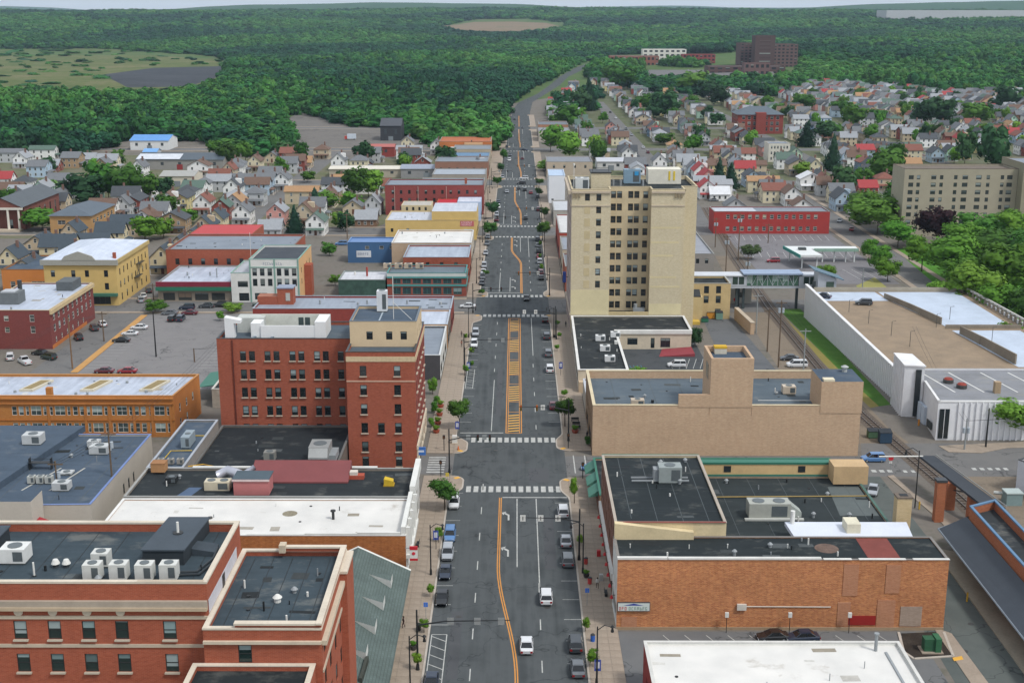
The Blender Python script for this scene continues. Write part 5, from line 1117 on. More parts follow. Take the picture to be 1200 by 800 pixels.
# white lodge building with painted flank
P, z = front(294, 352, 354, 304, 24)
op = {0: [], 1: cols(24, 4, 1.1, 2, (4.6, 8), 1.8)}
W_ = P[1][0] - P[0][0]
for k in range(6):
    u = .9 + k * 2.25 + (.5 if k > 2 else 0)
    for zz in (4.9, 8.0): op[0].append((u, u + 1.35, zz, zz + 2.2))
op[0] += [(1.3, 5, .8, 2.8, 'shop'), (6.2, 7.3, .1, 2.6)]
rt = bldg('white_lodge', 'white three storey lodge with green trim and orange painted flank', 'building', P, z, {None: WHT, 1: plain('#d0a878', .8, .15)}, membrane('#3a3f45', '#484d53', .3), par=.6, cop=plain('#7fa295'), op=op)
for u in (0, 7.3, W_ - .5): part(rt, 'green_pilaster', MB().box(P[0][0] + u, P[0][0] + u + .45, P[0][1] - .12, P[0][1] - .003, 0, z), plain('#7fa295'))
band(rt, P, 0, z - 2.5, z - 2.2, plain('#7fa295'), .14, 'string_course'); 
letters(rt, 9, P[0][0] + 4.2, P[0][1] - .005, z - 1.7, .8, solid('#8b93a0'), 5)
part(rt, 'flagpole', MB().tube([(P[0][0] + .6, P[0][1] + .5, z), (P[0][0] + .6, P[0][1] + .5, z + 8)], .06), WHT)
part(rt, 'brick_stair', MB().box(P[1][0] + .02, P[1][0] + 2.2, P[0][1] + 9, P[0][1] + 13, 0, 9.5), RED)
P2_, z2 = front(272, 294, 354, 320, 20)
rt = bldg('white_lodge_wing', 'lower white wing of the lodge with garage openings', 'building', [P2_[0], (P2_[1][0] - .05, P2_[1][1]), (P2_[2][0] - .05, P2_[2][1]), P2_[3]], z2, WHT, silver_roof('#a9abb0', '#8c8e94'), par=.25, cop=plain('#7fa295'), op={0: [(2, 5, 4.6, 6.4), (2.2, 5.2, .4, 2.8, 'shop')]})
# brick block behind the lodge
rt = bldg('brick_block', 'two storey dark red brick block with grey flat roof behind the lodge', 'building', rect(-112, -72, 403, 432), 10.5, RED, GRY, par=.6, cop=plain('#7a6a62'), op={0: cols(40, 9, 1.3, 1.5, (1.4, 5.6), 2), 1: cols(29, 5, 1.2, 1.5, (1.4, 5.6), 2)})
rt = bldg('red_roofed_block', 'brick building with bright red metal roof behind the fascia shop', 'building', rect(-114, -92, 440, 462), 9.0, RED, plain('#b23a3a', .6, .12), par=.1, op={0: cols(22, 5, 1.2, 1, (1.2, 4.8), 1.8)})
# long low red building across the block
rt = bldg('long_red_shop', 'long low red brick shop with silver roof edge behind the office block', 'shop', rect(-71, -17.5, 336, 352), 6.6, {None: brick('#8e3b33', '#80322b', '#8f5a50', .3)}, silver_roof('#8f98a3', '#7c8590'), par=.5, cop=plain('#9aa2aa'), op={1: [(1, 7, .4, 3, 'shop'), (8.4, 14.5, .4, 3, 'shop')]})
part(rt, 'stair_hut', MB().box(-65.5, -61.2, 343, 347, 6.1, 10.6), RED); part(rt, 'stair_hut', MB().box(-71, -65.55, 343, 347, 6.1, 8.4), RED); part(rt, 'stair_hut_roof', MB().box(-65.7, -61, 342.8, 347.2, 10.6, 10.9), plain('#8b93a3')); part(rt, 'vent', MB().box(-63.2, -62, 342.9, 342.98, 7.2, 9.4), plain('#b0b0a8'))
for x in (-54, -41, -30): part(rt, 'roof_vent', MB().cyl(x, 344, 6.1, 7.2, .25), METAL)
rt = bldg('silver_roofed_shop', 'small shop with bright silver roof and tan side wall on the street', 'shop', rect(-36, -17.6, 319, 335.8), 6.4, {None: plain('#b98a58'), 1: plain('#7a6f66')}, silver_roof('#b9c1cd', '#9aa2b0'), par=.35, cop=plain('#a9b1ba'), op={1: [(1, 7, .4, 3, 'shop'), (9, 15.5, .4, 3, 'shop')], 0: [(12, 13, 3.6, 5)]})
rt = bldg('grey_clad_shop', 'narrow shop with dark corrugated side and white parapet', 'shop', rect(-33, -17.8, 290, 318.8), 6.0, {None: plain('#4a494b'), 1: plain('#d0d0cb')}, GRY, par=.4, cop=plain('#c7cac9'), op={1: [(2, 8, .4, 3, 'shop'), (10, 17, .4, 3, 'shop'), (19, 27, .4, 3, 'shop')]})
# small booth beside the car park
rt = bldg('lot_store', 'small mural painted shed with black roof and green awning by the car park', 'shed', rect(-66.5, -58.5, 268, 284), 4.2, {None: plain('#b0a99c', .8, .35, 1.2)}, DARKR, par=.2, cop=plain('#c3c0b8'))
part(rt, 'awning', MB().prism(rect(-70.5, -66.55, 272, 284), lambda p: 3.4 if p[0] < -68 else 3.9, lambda p: 3.5 if p[0] < -68 else 4.1), GRN)
rt = bldg('grey_yard_building', 'low grey yard building between office block and car park', 'building', rect(-57.8, -37, 258, 279), 4.4, plain('#8a857d'), silver_roof('#9a9da0', '#84878a'), par=.2, cop=plain('#97958f'))
# corner with teal glazing
P, z = front(454, 549, 347, 320, 13)
P = [(P[0][0], P[0][1]), (-15.2, P[0][1]), (-15.2, P[0][1] + 13), (P[0][0], P[0][1] + 13)]
W_ = P[1][0] - P[0][0]
rt = bldg('teal_corner_office', 'two storey corner office with teal frames, brick piers and ribbon windows', 'building', P, z, {None: brick('#94493a', '#863f31', '#956a5c', .3)}, membrane('#59656c', '#68747b', .4), par=.5, cop=plain('#4a8a88'), op={0: [(1.6 + k * (W_ - 2.4) / 7, 1.6 + (k + .82) * (W_ - 2.4) / 7, 3.9, 5.4, 'strip') for k in range(7)] + [(1.6 + k * (W_ - 2.4) / 7, 1.6 + (k + .82) * (W_ - 2.4) / 7, .6, 2.7, 'strip') for k in range(7)], 1: [(1, 6, 3.9, 5.4, 'strip'), (7, 12, 3.9, 5.4, 'strip'), (1, 6, .5, 2.8, 'shop'), (7, 12, .5, 2.8, 'shop')]}, fm=plain('#3f7f7c'), gm=glass('#2a4144', '#5c7f80', .3))
for a, b, c in ((3.1, 3.7, '#4d8f8c'), (5.6, 6.1, '#4d8f8c')): band(rt, P, 0, a, b, plain(c, .5, .1), .22, 'teal_band'); band(rt, P, 1, a, b, plain(c, .5, .1), .22, 'teal_band')
band(rt, P, 0, 6.12, z - .1, plain('#c3c9c4', .6, .1), .1, 'panel_band')
for k, x in enumerate((-40, -36.5, -33.5, -30)): ac_unit(x, P[0][1] + 9.5, z - .5, 2.4, 1.8, 1.7, 'tan rooftop unit in the row on the teal office roof', c='#b3a48f', group='units on the teal office roof')
P, z = front(397, 452, 347, 328, 14)
rt = bldg('mural_garage', 'low garage with dark green mural wall and white roof', 'garage', P, z, plain('#3f5a50', .8, .5, .8), silver_roof('#c4c6ca', '#a9abb0'), par=.2, cop=plain('#8a918e'))
part(rt, 'red_flue', MB().cyl(P[0][0] + 8, P[0][1] + 7, z - .2, z + 2.6, .3), plain('#9c4038')); part(rt, 'vent', MB().cyl(P[0][0] + 4, P[0][1] + 9, z - .2, z + .8, .3), WHT)
P, z = front(408, 482, 308, 284, 10)
rt = bldg('blue_building', 'blue painted two storey building with white sign and blue roof', 'building', P, z, plain('#41648a', .7, .12), plain('#5f7fae', .5, .15), par=.2, cop=plain('#6f8fb8'), op={0: [(6, 7.4, z - 2.4, z - 1.2), (11, 12.4, z - 2.4, z - 1.2), (14.5, 15.9, z - 2.4, z - 1.2), (18, 19.4, z - 2.4, z - 1.2)]}, fm=FRW)
part(rt, 'sign', MB().box(P[0][0] + 3, P[0][0] + 8, P[0][1] - .1, P[0][1] - .005, z - 5.2, z - 2.9), plain('#d3d8dc')); letters(rt, 6, P[0][0] + 3.4, P[0][1] - .105, z - 4.4, .8, solid('#5d6f8c'), 6)
rt = bldg('brick_street_shop', 'low brick shop with patched silver roof next to the teal office', 'shop', rect(-36, -15.1, 402, 424), 8.2, {None: RED}, silver_roof('#a2acb8', '#8892a0'), par=.4, cop=plain('#8f9aa5'), op={1: cols(22, 5, 1.3, 1, (4.6,), 1.9) + [(1, 10, .4, 3, 'shop'), (11.5, 21, .4, 3, 'shop')], 0: cols(20, 4, 1.1, 1, (4.8,), 1.8)})
rt = bldg('white_roofed_row', 'row with bright white flat roof along the street', 'shop', rect(-42, -15.1, 426, 452), 8.6, {None: plain('#b59f86'), 1: plain('#c2b8a8')}, whiteroof(), par=.4, cop=plain('#c9c9c6'), op={1: cols(26, 7, 1.2, 1, (4.8,), 1.9) + [(1, 12, .4, 3, 'shop'), (13.5, 25, .4, 3, 'shop')]})
P, z = front(452, 562, 281, 261, 24)
P = [P[0], (-15.0, P[0][1]), (-15.0, P[0][1] + 24), P[3]]
rt = bldg('yellow_building', 'yellow painted store with stepped side wall and red painted signs', 'shop', P, 7.4, {None: plain('#cdb06f', .8, .12)}, silver_roof('#bcc0c8', '#a2a7b2'), par=.3, cop=plain('#b9a67c'), op={0: [(2, 3, 3, 4.4), (8, 9, 3, 4.4)], 1: [(1, 11, .4, 3, 'shop'), (12.5, 23, .4, 3, 'shop')] + cols(24, 6, 1.1, 1, (4.4,), 1.7)})
part(rt, 'upper_block', MB().box(-32, -15.02, P[0][1] + .5, P[0][1] + 23, 7.55, 10.8, 0, 1), [plain('#cdb06f', .8, .12), silver_roof('#bcc0c8', '#a2a7b2')])
part(rt, 'red_sign', MB().box(-21.2, -16, P[0][1] - .08, P[0][1] - .004, 5.2, 7.2), plain('#c26a6c', .7, .3, 2)); part(rt, 'blue_sign', MB().box(-19.8, -16.4, P[0][1] - .08, P[0][1] - .004, 3.1, 4.0), plain('#a9c3d2', .6, .1))
letters(rt, 7, -20.8, P[0][1] - .085, 6.3, .75, solid('#d8c0c0'), 8); letters(rt, 7, -20.6, P[0][1] - .085, 5.4, .7, solid('#d8c0c0'), 9)
# small cream house by it
P, z = front(452, 568, 252, 217, 20)
W_ = -14 - P[0][0]
P = [P[0], (-14, P[0][1]), (-14, P[0][1] + 20), P[3]]
rt = bldg('long_red_mill', 'long three storey red brick mill with small segmental windows', 'building', P, z, {None: brick('#8f4440', '#803a36', '#92605a', .3)}, GRY, par=.4, cop=plain('#67696c'), op={0: cols(W_, 11, 1.1, 1.5, (2.2, 5.6, 9.0), 1.7), 1: cols(20, 5, 1.2, 1, (4.6, 8.6), 1.9) + [(1, 9, .4, 3, 'shop'), (10.5, 19, .4, 3, 'shop')]})
part(rt, 'chimney', MB().box(-22, -21, P[0][1] + 4, P[0][1] + 5, z, z + 2.4), RED)
for u in (4, 14, 26): part(rt, 'downpipe', MB().cyl(P[0][0] + u, P[0][1] - .15, 0, z - .5, .14), plain('#b59b90'))
y_ = P[0][1]
rt = bldg('orange_red_roofed_shop', 'orange rendered shop with bright red roof against the long mill', 'shop', rect(-33, -24.5, y_ - 14, y_ - 2), 7.2, plain('#b5623a', .7, .1), plain('#b8323e', .5, .1), par=.1, op={0: [(1.5, 2.7, 4.2, 5.4), (5, 6.2, 4.2, 5.4), (1.5, 2.7, 1.4, 2.8)]})
rt = bldg('pale_blue_shop', 'pale blue clad shop with white pitched roof against the long mill', 'shop', rect(-24.3, -14.6, y_ - 16, y_ - 2), 8.0, {None: plain('#a9bcd6', .6, .08)}, silver_roof('#c9ced8', '#b0b5c0'), par=.1, op={0: [(5, 6, 4.6, 6)], 1: [(1, 13, .4, 3, 'shop')]})
rt = bldg('cream_three_storey', 'plain cream three storey house with flat roof behind the yellow store', 'house', rect(-46, -34, 510, 522), 9.0, plain('#c9bb98'), silver_roof('#b0aba0', '#989388'), par=.1, op={0: cols(12, 4, .9, 1, (1.4, 4.2, 6.9), 1.4)})
for k, (a, b, y0, y1, z, c, r, l) in enumerate(((-44, -14.8, 585, 606, 8, '#b5aa98', '#8f97a0', 'grey roofed shop row beyond the long red mill'), (-40, -14.5, 610, 634, 9, '#9f978c', '#9aa2aa', 'silver roofed block at the third crossing'), (-42, -14.5, 664, 690, 9, '#8f6a58', '#7d858d', 'brick shop block past the third crossing'), (-40, -14.5, 694, 720, 8, '#a89c88', '#5f7f9c', 'shop with blue edged roof past the third crossing'), (-36, -14.5, 735, 760, 8, '#b0a48f', '#7c8288', 'tan shop row north of the blue edged roof'),
        (-46, -15, 770, 800, 9, '#b86f3e', '#a85f35', 'orange tiled restaurant on the street'), (-70, -20, 1000, 1020, 5, '#a03a34', '#b9a89a', 'distant red fronted store near the bend'))):
    L = y1 - y0; rt = bldg('street_block', l, 'building', rect(a, b, y0, y1), z, plain(c, .8, .15), plain(r, .7, .2), par=.3, cop=plain('#8a8a86'), op={1: cols(L, 6, 1.2, 1, (4.4,), 1.8) + [(1, L / 2 - .7, .4, 3, 'shop'), (L / 2 + .7, L - 1, .4, 3, 'shop')], 0: cols(b - a, 6, 1.1, 1, (4.2,), 1.7)})
# yellow corner house with pediment
P = rect(-138.6, -117.3, 368.5, 402)
rt = bldg('yellow_corner_block', 'three storey yellow brick corner block with grey cornice, pediment and white roof', 'building', P, 13.6, {None: plain('#c9ac6c', .8, .14)}, silver_roof('#c4ccd8', '#a9b2c0'), par=.25, op={0: [(2, 3.2, z, z + 2) for z in (4.8, 8.6)] + [(8, 9.2, z, z + 2) for z in (4.8, 8.6)] + [(12, 13.2, z, z + 2) for z in (4.8, 8.6)] + [(17.6, 18.8, z, z + 2) for z in (4.8, 8.6)] + [(11, 19, .4, 2.8, 'shop')], 1: cols(33.5, 8, 1.1, 1.4, (4.8, 8.6), 2) + cols(33.5, 6, 1.2, 1.4, (1,), 2.1)})
band(rt, P, 0, 12.2, 13.7, plain('#9b9a90', .7, .15, 2), .7, 'cornice', .7); band(rt, P, 1, 12.6, 13.7, plain('#bba56e'), .6, 'cornice')
m = MB(); m.prism([(-133, 0), (-123, 0), (-124, 1.2), (-128, 2.6), (-132, 1.2)], 0, .5); m.v = [(v[0], 368.2 - v[2], 13.7 + v[1]) for v in m.v]; part(rt, 'pediment', m, plain('#9b9a90', .7, .15, 2))
m = MB(); a = [(-138.9, 368.2, 13.75), (-117, 368.2, 13.75), (-117, 402.3, 13.75), (-138.9, 402.3, 13.75)]; r1, r2 = (-128, 379, 16.2), (-128, 391, 16.2)
m.quad(a[1], a[2], r2, r1); m.quad(a[3], a[0], r1, r2); m.tri(a[0], a[1], r1); m.tri(a[2], a[3], r2); part(rt, 'hip_roof', m, silver_roof('#c4ccd8', '#a9b2c0'))
part(rt, 'chimney', MB().box(-118.4, -117.6, 369.5, 370.5, 13.75, 15.6), RED); band(rt, P, 0, 3.0, 3.8, plain('#3f6b58'), 1.4, 'awning')
part(rt, 'fire_escape', MB().box(-117.28, -116.2, 385, 391, 5.0, 5.15).box(-117.28, -116.2, 388, 394, 8.6, 8.75).tube([(-116.7, 386, 5.1), (-116.7, 391, 8.7)], .08), solid('#3a3b38'))
# long red brick flats facing the lot
P = rect(-139, -119.2, 318.1, 352.5)
rt = bldg('long_brick_flats', 'three storey red brick flats with orange ground floor and silver roof', 'building', P, 10.2, {None: brick('#7d3d3a', '#6f3431', '#8a5d57', .3)}, silver_roof('#b4bcc9', '#99a1ae'), par=.3, cop=plain('#b9ab90'), op={0: [(2, 3.6, z, z + 1.9, 'cross') for z in (4.2, 7.2)] + [(8, 9.2, z, z + 1.4) for z in (4.4, 7.4)] + [(14.6, 15.8, z, z + 1.9) for z in (4.2, 7.2)], 1: cols(34.4, 9, 1.5, 1.2, (4.0, 7.0), 2.0) + cols(28, 6, 1.0, 1.2, (1.2,), 1.4)}, fm=FRW, gm=glass('#4a4d4a', '#b5b8b0', .9))
band(rt, P, 1, 9.1, 10.15, plain('#c2ad86'), .5, 'cornice'); part(rt, 'orange_base', MB().box(-119.19, -119.1, 318.2, 345, 0, .95), plain('#b9713c')); part(rt, 'red_door', MB().box(-136, -134.4, 317.9, 318.08, 0, 2.2), plain('#a12b33')); part(rt, 'lift_house', MB().box(-135, -130, 326, 331, 9.9, 13), plain('#6a6f70', .8, .3, 1)); part(rt, 'lift_cap', MB().box(-134.6, -131, 326.4, 330, 13, 13.3), plain('#b0b4b8')); part(rt, 'flue', MB().cyl(-132, 333, 9.9, 15, .6), solid('#3a3d3e')); part(rt, 'stair_hut', MB().box(-126, -121.5, 343, 350, 9.9, 12.4), plain('#5d6264', .8, .3, 1))
rt = bldg('yellow_green_house', 'yellow green rendered house at the end of the car park street', 'house', rect(-150, -136.5, 297, 316), 6.6, plain('#b3b06a', .8, .12), plain('#4a4f4c'), par=.2, cop=plain('#8a8a70'), op={0: [(2, 3, 3.6, 5), (8, 9, 3.6, 5), (10.5, 11.5, 3.6, 5)], 1: [(3, 4, 3.4, 5), (9, 10, 3.4, 5)]}, fm=FRW)
part(rt, 'duct_stack', MB().cyl(-138, 296.4, 0, 10, .6).cyl(-138, 296.4, 10, 10.6, .9, .9), plain('#7f8a88', .5))
rt = bldg('silver_roofed_shed', 'long shed with silver roof behind the brick flats', 'shed', rect(-175, -141, 322, 352), 5.6, plain('#9a958a'), silver_roof(), par=.2, cop=plain('#9a9da2'))
P, z = front(4, 72, 343, 316, 24); rt = bldg('orange_hall', 'orange brick hall with flat blue grey roof', 'building', P, z, plain('#c07a3e', .8, .12), BLUER, par=.3, cop=plain('#7a5a3c'), op={0: [(2.5, 4, 1.5, 3.6), (9, 14, 1.4, 3.6, 'strip'), (18, 19.4, 1.5, 3.6)]}, fm=FRW)
P, z = front(48, 78, 345, 322, 14); rt = bldg('orange_annex', 'plain orange rendered annex beside the orange hall', 'building', [(P[0][0] + 6.4, P[0][1] - 3), (P[1][0], P[1][1] - 3), P[2], (P[3][0] + 6.4, P[3][1])], z + .8, plain('#c98d4c', .8, .1), BLUER, par=.2, cop=plain('#4d5358'), op={0: [(2, 3, 1.4, 2.6)]})
# civic buildings, far left
P, z = front(-18, 26, 271, 240, 40)
rt = thing('columned_church', 'brick church with grey gable roof and white columned portico', 'church', ((P[0][0] + P[1][0]) / 2, P[0][1] + 20, 0))
x0, x1, y0, y1 = P[0][0], P[1][0], P[0][1] + 4, P[0][1] + 44
shell(rt, rect(x0, x1, y0, y1), 0, 9.4, {None: brick('#7d4a40', '#6f4037', '#8a6a60', .3)}, GRY, par=.0, op={1: cols(40, 6, 1.5, 2, (2,), 5), 0: [(3, 4.6, 2, 4.6), (8, 10, .3, 4), (14, 15.6, 2, 4.6)]})
xm_ = (x0 + x1) / 2
m = MB(); m.quad((x0 - .8, y0 - 4, 9.4), (xm_, y0 - 4, 13.2), (xm_, y1 + .5, 13.2), (x0 - .8, y1 + .5, 9.4)[:3]) ; m.quad((xm_, y0 - 4, 13.2), (x1 + .8, y0 - 4, 9.4), (x1 + .8, y1 + .5, 9.4), (xm_, y1 + .5, 13.2)); m.f = [tuple(f) for f in m.f]; part(rt, 'gable_roof', m, plain('#565c60', .7, .15))
m = MB(); m.tri((x0 - .6, y0 - 3.6, 9.3), (x1 + .6, y0 - 3.6, 9.3), (xm_, y0 - 3.6, 12.9)); part(rt, 'pediment', m, brick('#7d4a40', '#6f4037', '#8a6a60', .3)); part(rt, 'entablature', MB().box(x0 - .7, x1 + .7, y0 - 3.9, y0 - 3, 8.4, 9.3), plain('#cfc9be'))
for k in range(4): part(rt, 'column', MB().cyl(x0 + 1 + k * (x1 - x0 - 2) / 3, y0 - 3.4, .8, 8.4, .5, .42, 12), plain('#d6d0c4'))
part(rt, 'steps', MB().box(x0, x1, y0 - 7, y0 - 2.6, 0, .8), STONE)
P, z = front(60, 108, 277, 252, 30)
rt = thing('tan_hall', 'tan brick hall with low grey hip roof and ribbon of windows', 'building', ((P[0][0] + P[1][0]) / 2, P[0][1] + 15, 0)); shell(rt, P, 0, 8, plain('#b08a5c', .8, .15), GRY, par=0, op={0: [(3, 6, 4.6, 6.2, 'cross'), (9, 12, 4.6, 6.2, 'cross'), (3, 9, 1, 3, 'strip')], 1: cols(30, 6, 2.2, 1.5, (4.6,), 1.6) + cols(30, 5, 2.2, 1.5, (1.2,), 1.6)}, fm=FRW)
x0, x1, y0, y1 = P[0][0] - .7, P[1][0] + .7, P[0][1] - .7, P[2][1] + .7; xm_ = (x0 + x1) / 2
m = MB(); r1, r2 = (xm_, y0 + 7, 10.6), (xm_, y1 - 7, 10.6); m.tri((x0, y0, 8), (x1, y0, 8), r1); m.quad((x1, y0, 8), (x1, y1, 8), r2, r1); m.tri((x1, y1, 8), (x0, y1, 8), r2); m.quad((x0, y1, 8), (x0, y0, 8), r1, r2); part(rt, 'hip_roof', m, plain('#59636c', .7, .15))
def shed(name, label, pxl, pxr, yb, depth, h, wc, rc, ridge_x=True, rise=1.8, extra=None):
    P, _ = front(pxl, pxr, yb, yb - 10, depth); x0, x1, y0, y1 = P[0][0], P[1][0], P[0][1], P[2][1]
    rt = thing(name, label, 'warehouse', ((x0 + x1) / 2, (y0 + y1) / 2, 0)); w = MB(); w.prism(P, 0, h); ym = (y0 + y1) / 2
    w.tri((x0, y1, h), (x0, y0, h), (x0, ym, h + rise)); w.tri((x1, y0, h), (x1, y1, h), (x1, ym, h + rise)); part(rt, 'wall', w, plain(wc, .7, .12))
    r = MB(); r.quad((x0 - .4, y0 - .5, h - .1), (x1 + .4, y0 - .5, h - .1), (x1 + .4, ym, h + rise + .12), (x0 - .4, ym, h + rise + .12)); r.quad((x0 - .4, ym, h + rise + .12), (x1 + .4, ym, h + rise + .12), (x1 + .4, y1 + .5, h - .1), (x0 - .4, y1 + .5, h - .1)); part(rt, 'roof', r, plain(rc, .5, .12))
    if extra: part(rt, 'white_roof_panel', MB().prism([(x0, y0), (x0 + (x1 - x0) * .5, y0), (x0 + (x1 - x0) * .5, y0 + (y1 - y0) * .4), (x0, y0 + (y1 - y0) * .4)], h + .2, lambda p: h + .25 + (rise * .8 if p[1] > y0 + 1 else 0)), plain('#c7ccd2'))
    n = max(2, int((x1 - x0) / 8))
    for k in range(n): part(rt, 'window', MB().box(x0 + (x1 - x0) * (k + .5) / n - .8, x0 + (x1 - x0) * (k + .5) / n + .8, y0 - .05, y0 - .004, h * .45, h * .75), solid('#3c4347', .3))
    part(rt, 'door', MB().box((x0 + x1) / 2 - 1.6, (x0 + x1) / 2 + 1.6, y0 - .06, y0 - .005, 0, 2.9), plain('#8f3434' if extra else '#7d8488'))
    return rt
shed('white_warehouse', 'white metal warehouse with blue roof at the wood edge', 153, 198, 176, 22, 6, '#d5d6d4', '#5b8fc9', True, 2.6)
shed('grey_warehouse', 'long grey warehouse with dark roof and white roof panel', 160, 262, 199, 24, 5.6, '#8f8d88', '#4c565e', True, 2.4, True)
shed('cream_depot', 'cream depot building with pale low roof', 188, 228, 219, 18, 5.4, '#cfc7b4', '#9c9c96', True, 1.6)
shed('dark_coal_shed', 'black corrugated shed in the rail yard', 446, 470, 165, 26, 10, '#3a3c40', '#45484d', True, 4)
shed('long_flat_store', 'long cream and grey store with flat pale roof', 386, 470, 208, 16, 4.4, '#a9a18f', '#cfc9ba', True, .6)
shed('red_yard_store', 'red brick yard store beside the rail yard', 424, 462, 184, 14, 6, '#8e4038', '#a85a50', True, 1)
shed('grey_roofed_store', 'wide grey roofed store behind the street blocks', 470, 530, 209, 18, 5, '#8d8d8c', '#8b93a0', True, 1.2)
shed('white_roofed_depot', 'white depot with pale roof behind the green by the street', 700, 732, 200, 20, 5, '#c6c6c4', '#b4b7bc', True, 1)
shed('pale_row_store', 'pale low store row west of the fourth crossing', 528, 566, 186, 16, 5, '#b5b2aa', '#c9cbcd', True, 1)
shed('blue_roof_yard', 'small yard shed with blue roof near the warehouses', 168, 184, 186, 10, 4, '#b9bdc0', '#6f9fd0', True, 1.4)
# ================================================================== middle distance, right
P, z = front(836, 971, 274, 248, 13)
W_ = P[1][0] - P[0][0]
rt = bldg('red_painted_block', 'two storey bright red painted brick block facing the car park', 'building', P, z, {None: plain('#a03a36', .8, .15)}, GRY, par=.3, cop=plain('#8d8d8a'), op={0: cols(W_, 13, 1.4, 4, (1.2, z - 2.9), 1.7)}, fm=FRW, gm=glass('#3f4644', '#b0a58a', .8))
part(rt, 'roof_coat', MB().prism([(P[0][0] + .4, P[0][1] + .5), (P[0][0] + 17, P[0][1] + .5), (P[0][0] + 17, P[0][1] + 12), (P[0][0] + .4, P[0][1] + 12)], z - .3, z - .28), plain('#b5bac2', .6, .2))
cn = thing('drive_in_canopy', 'L shaped white drive-in canopy with teal fascia on thin posts', 'canopy', (106, 432, 0)); CW = plain('#d3d6d4', .5, .08)
part(cn, 'roof', MB().prism([(95.6, 424), (103, 424), (101, 441), (93.5, 441)], 4.2, 4.9), CW); part(cn, 'roof', MB().prism([(101.5, 436), (118, 436), (118.4, 441), (101, 441)], 4.2, 4.85), CW); part(cn, 'fascia', MB().prism([(95.3, 423.8), (95.58, 423.8), (93.4, 441.2), (93.1, 441.2)], 3.9, 5.0), plain('#3f8a80')); part(cn, 'fascia', MB().box(102.8, 118.2, 435.7, 435.98, 3.9, 5.0), plain('#8aa898'))
for x, y in ((96.5, 426), (101.5, 426), (106, 437), (110, 437), (114, 437), (117, 437), (95, 439)): part(cn, 'post', MB().box(x, x + .4, y, y + .4, 0, 4.2), CW)
part(cn, 'roof_unit', MB().box(97, 99.5, 433, 435, 4.9, 5.7), solid('#3f4444'))
# apartment slab
AY = 489.5; PA_ = rect(148.3, 191.5, AY, AY + 16); rw_ = [2.0 + 2.86 * k for k in range(8)]
ac_ = [2.6, 5.4, 11.2, 14.2, 19.6, 23.2, 28.4, 32.0, 37.4, 40.2]
rt = bldg('apartment_slab', 'eight storey grey beige apartment slab above the park trees', 'apartment block', PA_, 26, {None: plain('#a19a86', .8, .12)}, plain('#6d6358', .8, .2), par=.5, cop=plain('#6a5d52'), op={0: [(u - w / 2, u + w / 2, z, z + 1.6) for z in rw_ for u, w in zip(ac_, (1.9, 1.3, 1.9, 1.3, 1.3, 2.1, 2.1, 1.3, 1.3, 2.1))]}, gm=glass('#39413f', '#8a938c', .6))
rt = bldg('apartment_stair_wing', 'taller olive wing at the end of the apartment slab', 'apartment block', rect(191.6, 240, AY - 5, AY + 18), 28.6, {None: plain('#8f8a74', .8, .12)}, GRY, par=.5, cop=plain('#7a705f'), op={0: [(u, u + 1.7, z, z + 1.6) for z in rw_ for u in (2, 7, 12, 17)]}, gm=glass('#39413f', '#8a938c', .6))
# white box by the street, far shops east kerb
P, z = front(643, 662, 238, 206, 24)
rt = bldg('white_clad_block', 'plain white clad block with blue edged roof beyond the tower', 'building', P, z, plain('#d9dcdf', .5, .06), plain('#a9bcd2', .5, .1), par=.3, cop=plain('#b5c4d4'), op={3: cols(24, 5, 1, 2, (4, 8), 1.6), 0: [(1.2, 2.2, 1.2, 2.0)]})
for (a, b, y0, y1, z, c, r, l) in ((15.2, 40, 388, 410, 8, '#9c5a44', '#6f757c', 'brick shop hidden beyond the tower at the crossing'), (15.2, 36, 414, 440, 8.5, '#b9ab96', '#8a9098', 'cream shop row beyond the tower'), (15.2, 38, 444, 486, 9, '#a34a3c', '#c4c4c2', 'brick shop row with white roof and red fascia'), (15.2, 34, 516, 545, 6, '#a8a49b', '#b7babd', 'low pale shop with red fascia by the third crossing'),
        (16, 40, 672, 700, 8, '#b3a591', '#7e8288', 'tan shop east of the far crossing'), (15.5, 36, 900, 930, 8, '#a8795e', '#6a6f74', 'distant brick shop on the east kerb'), (15, 36, 862, 890, 7, '#b7b0a4', '#84888c', 'distant grey shop on the east kerb'), (52, 66, 420, 470, 6, '#8f8b85', '#8f9298', 'low grey depot beside the railway'), (52, 70, 372, 392, 5, '#b8b4aa', '#c3c5c8', 'white roofed depot north of the skywalk')):
    L = y1 - y0; rt = bldg('street_block', l, 'building', rect(a, b, y0, y1), z, plain(c, .8, .15), plain(r, .7, .2), par=.3, cop=plain('#8a8a86'), op={3: cols(L, 6, 1.2, 1, (max(z - 3.4, 3.4),), 1.7) + [(1, L / 2 - .7, .4, 2.8, 'shop'), (L / 2 + .7, L - 1, .4, 2.8, 'shop')], 0: cols(b - a, 4, 1.1, 1, (max(z - 3.2, 1.4),), 1.6)})
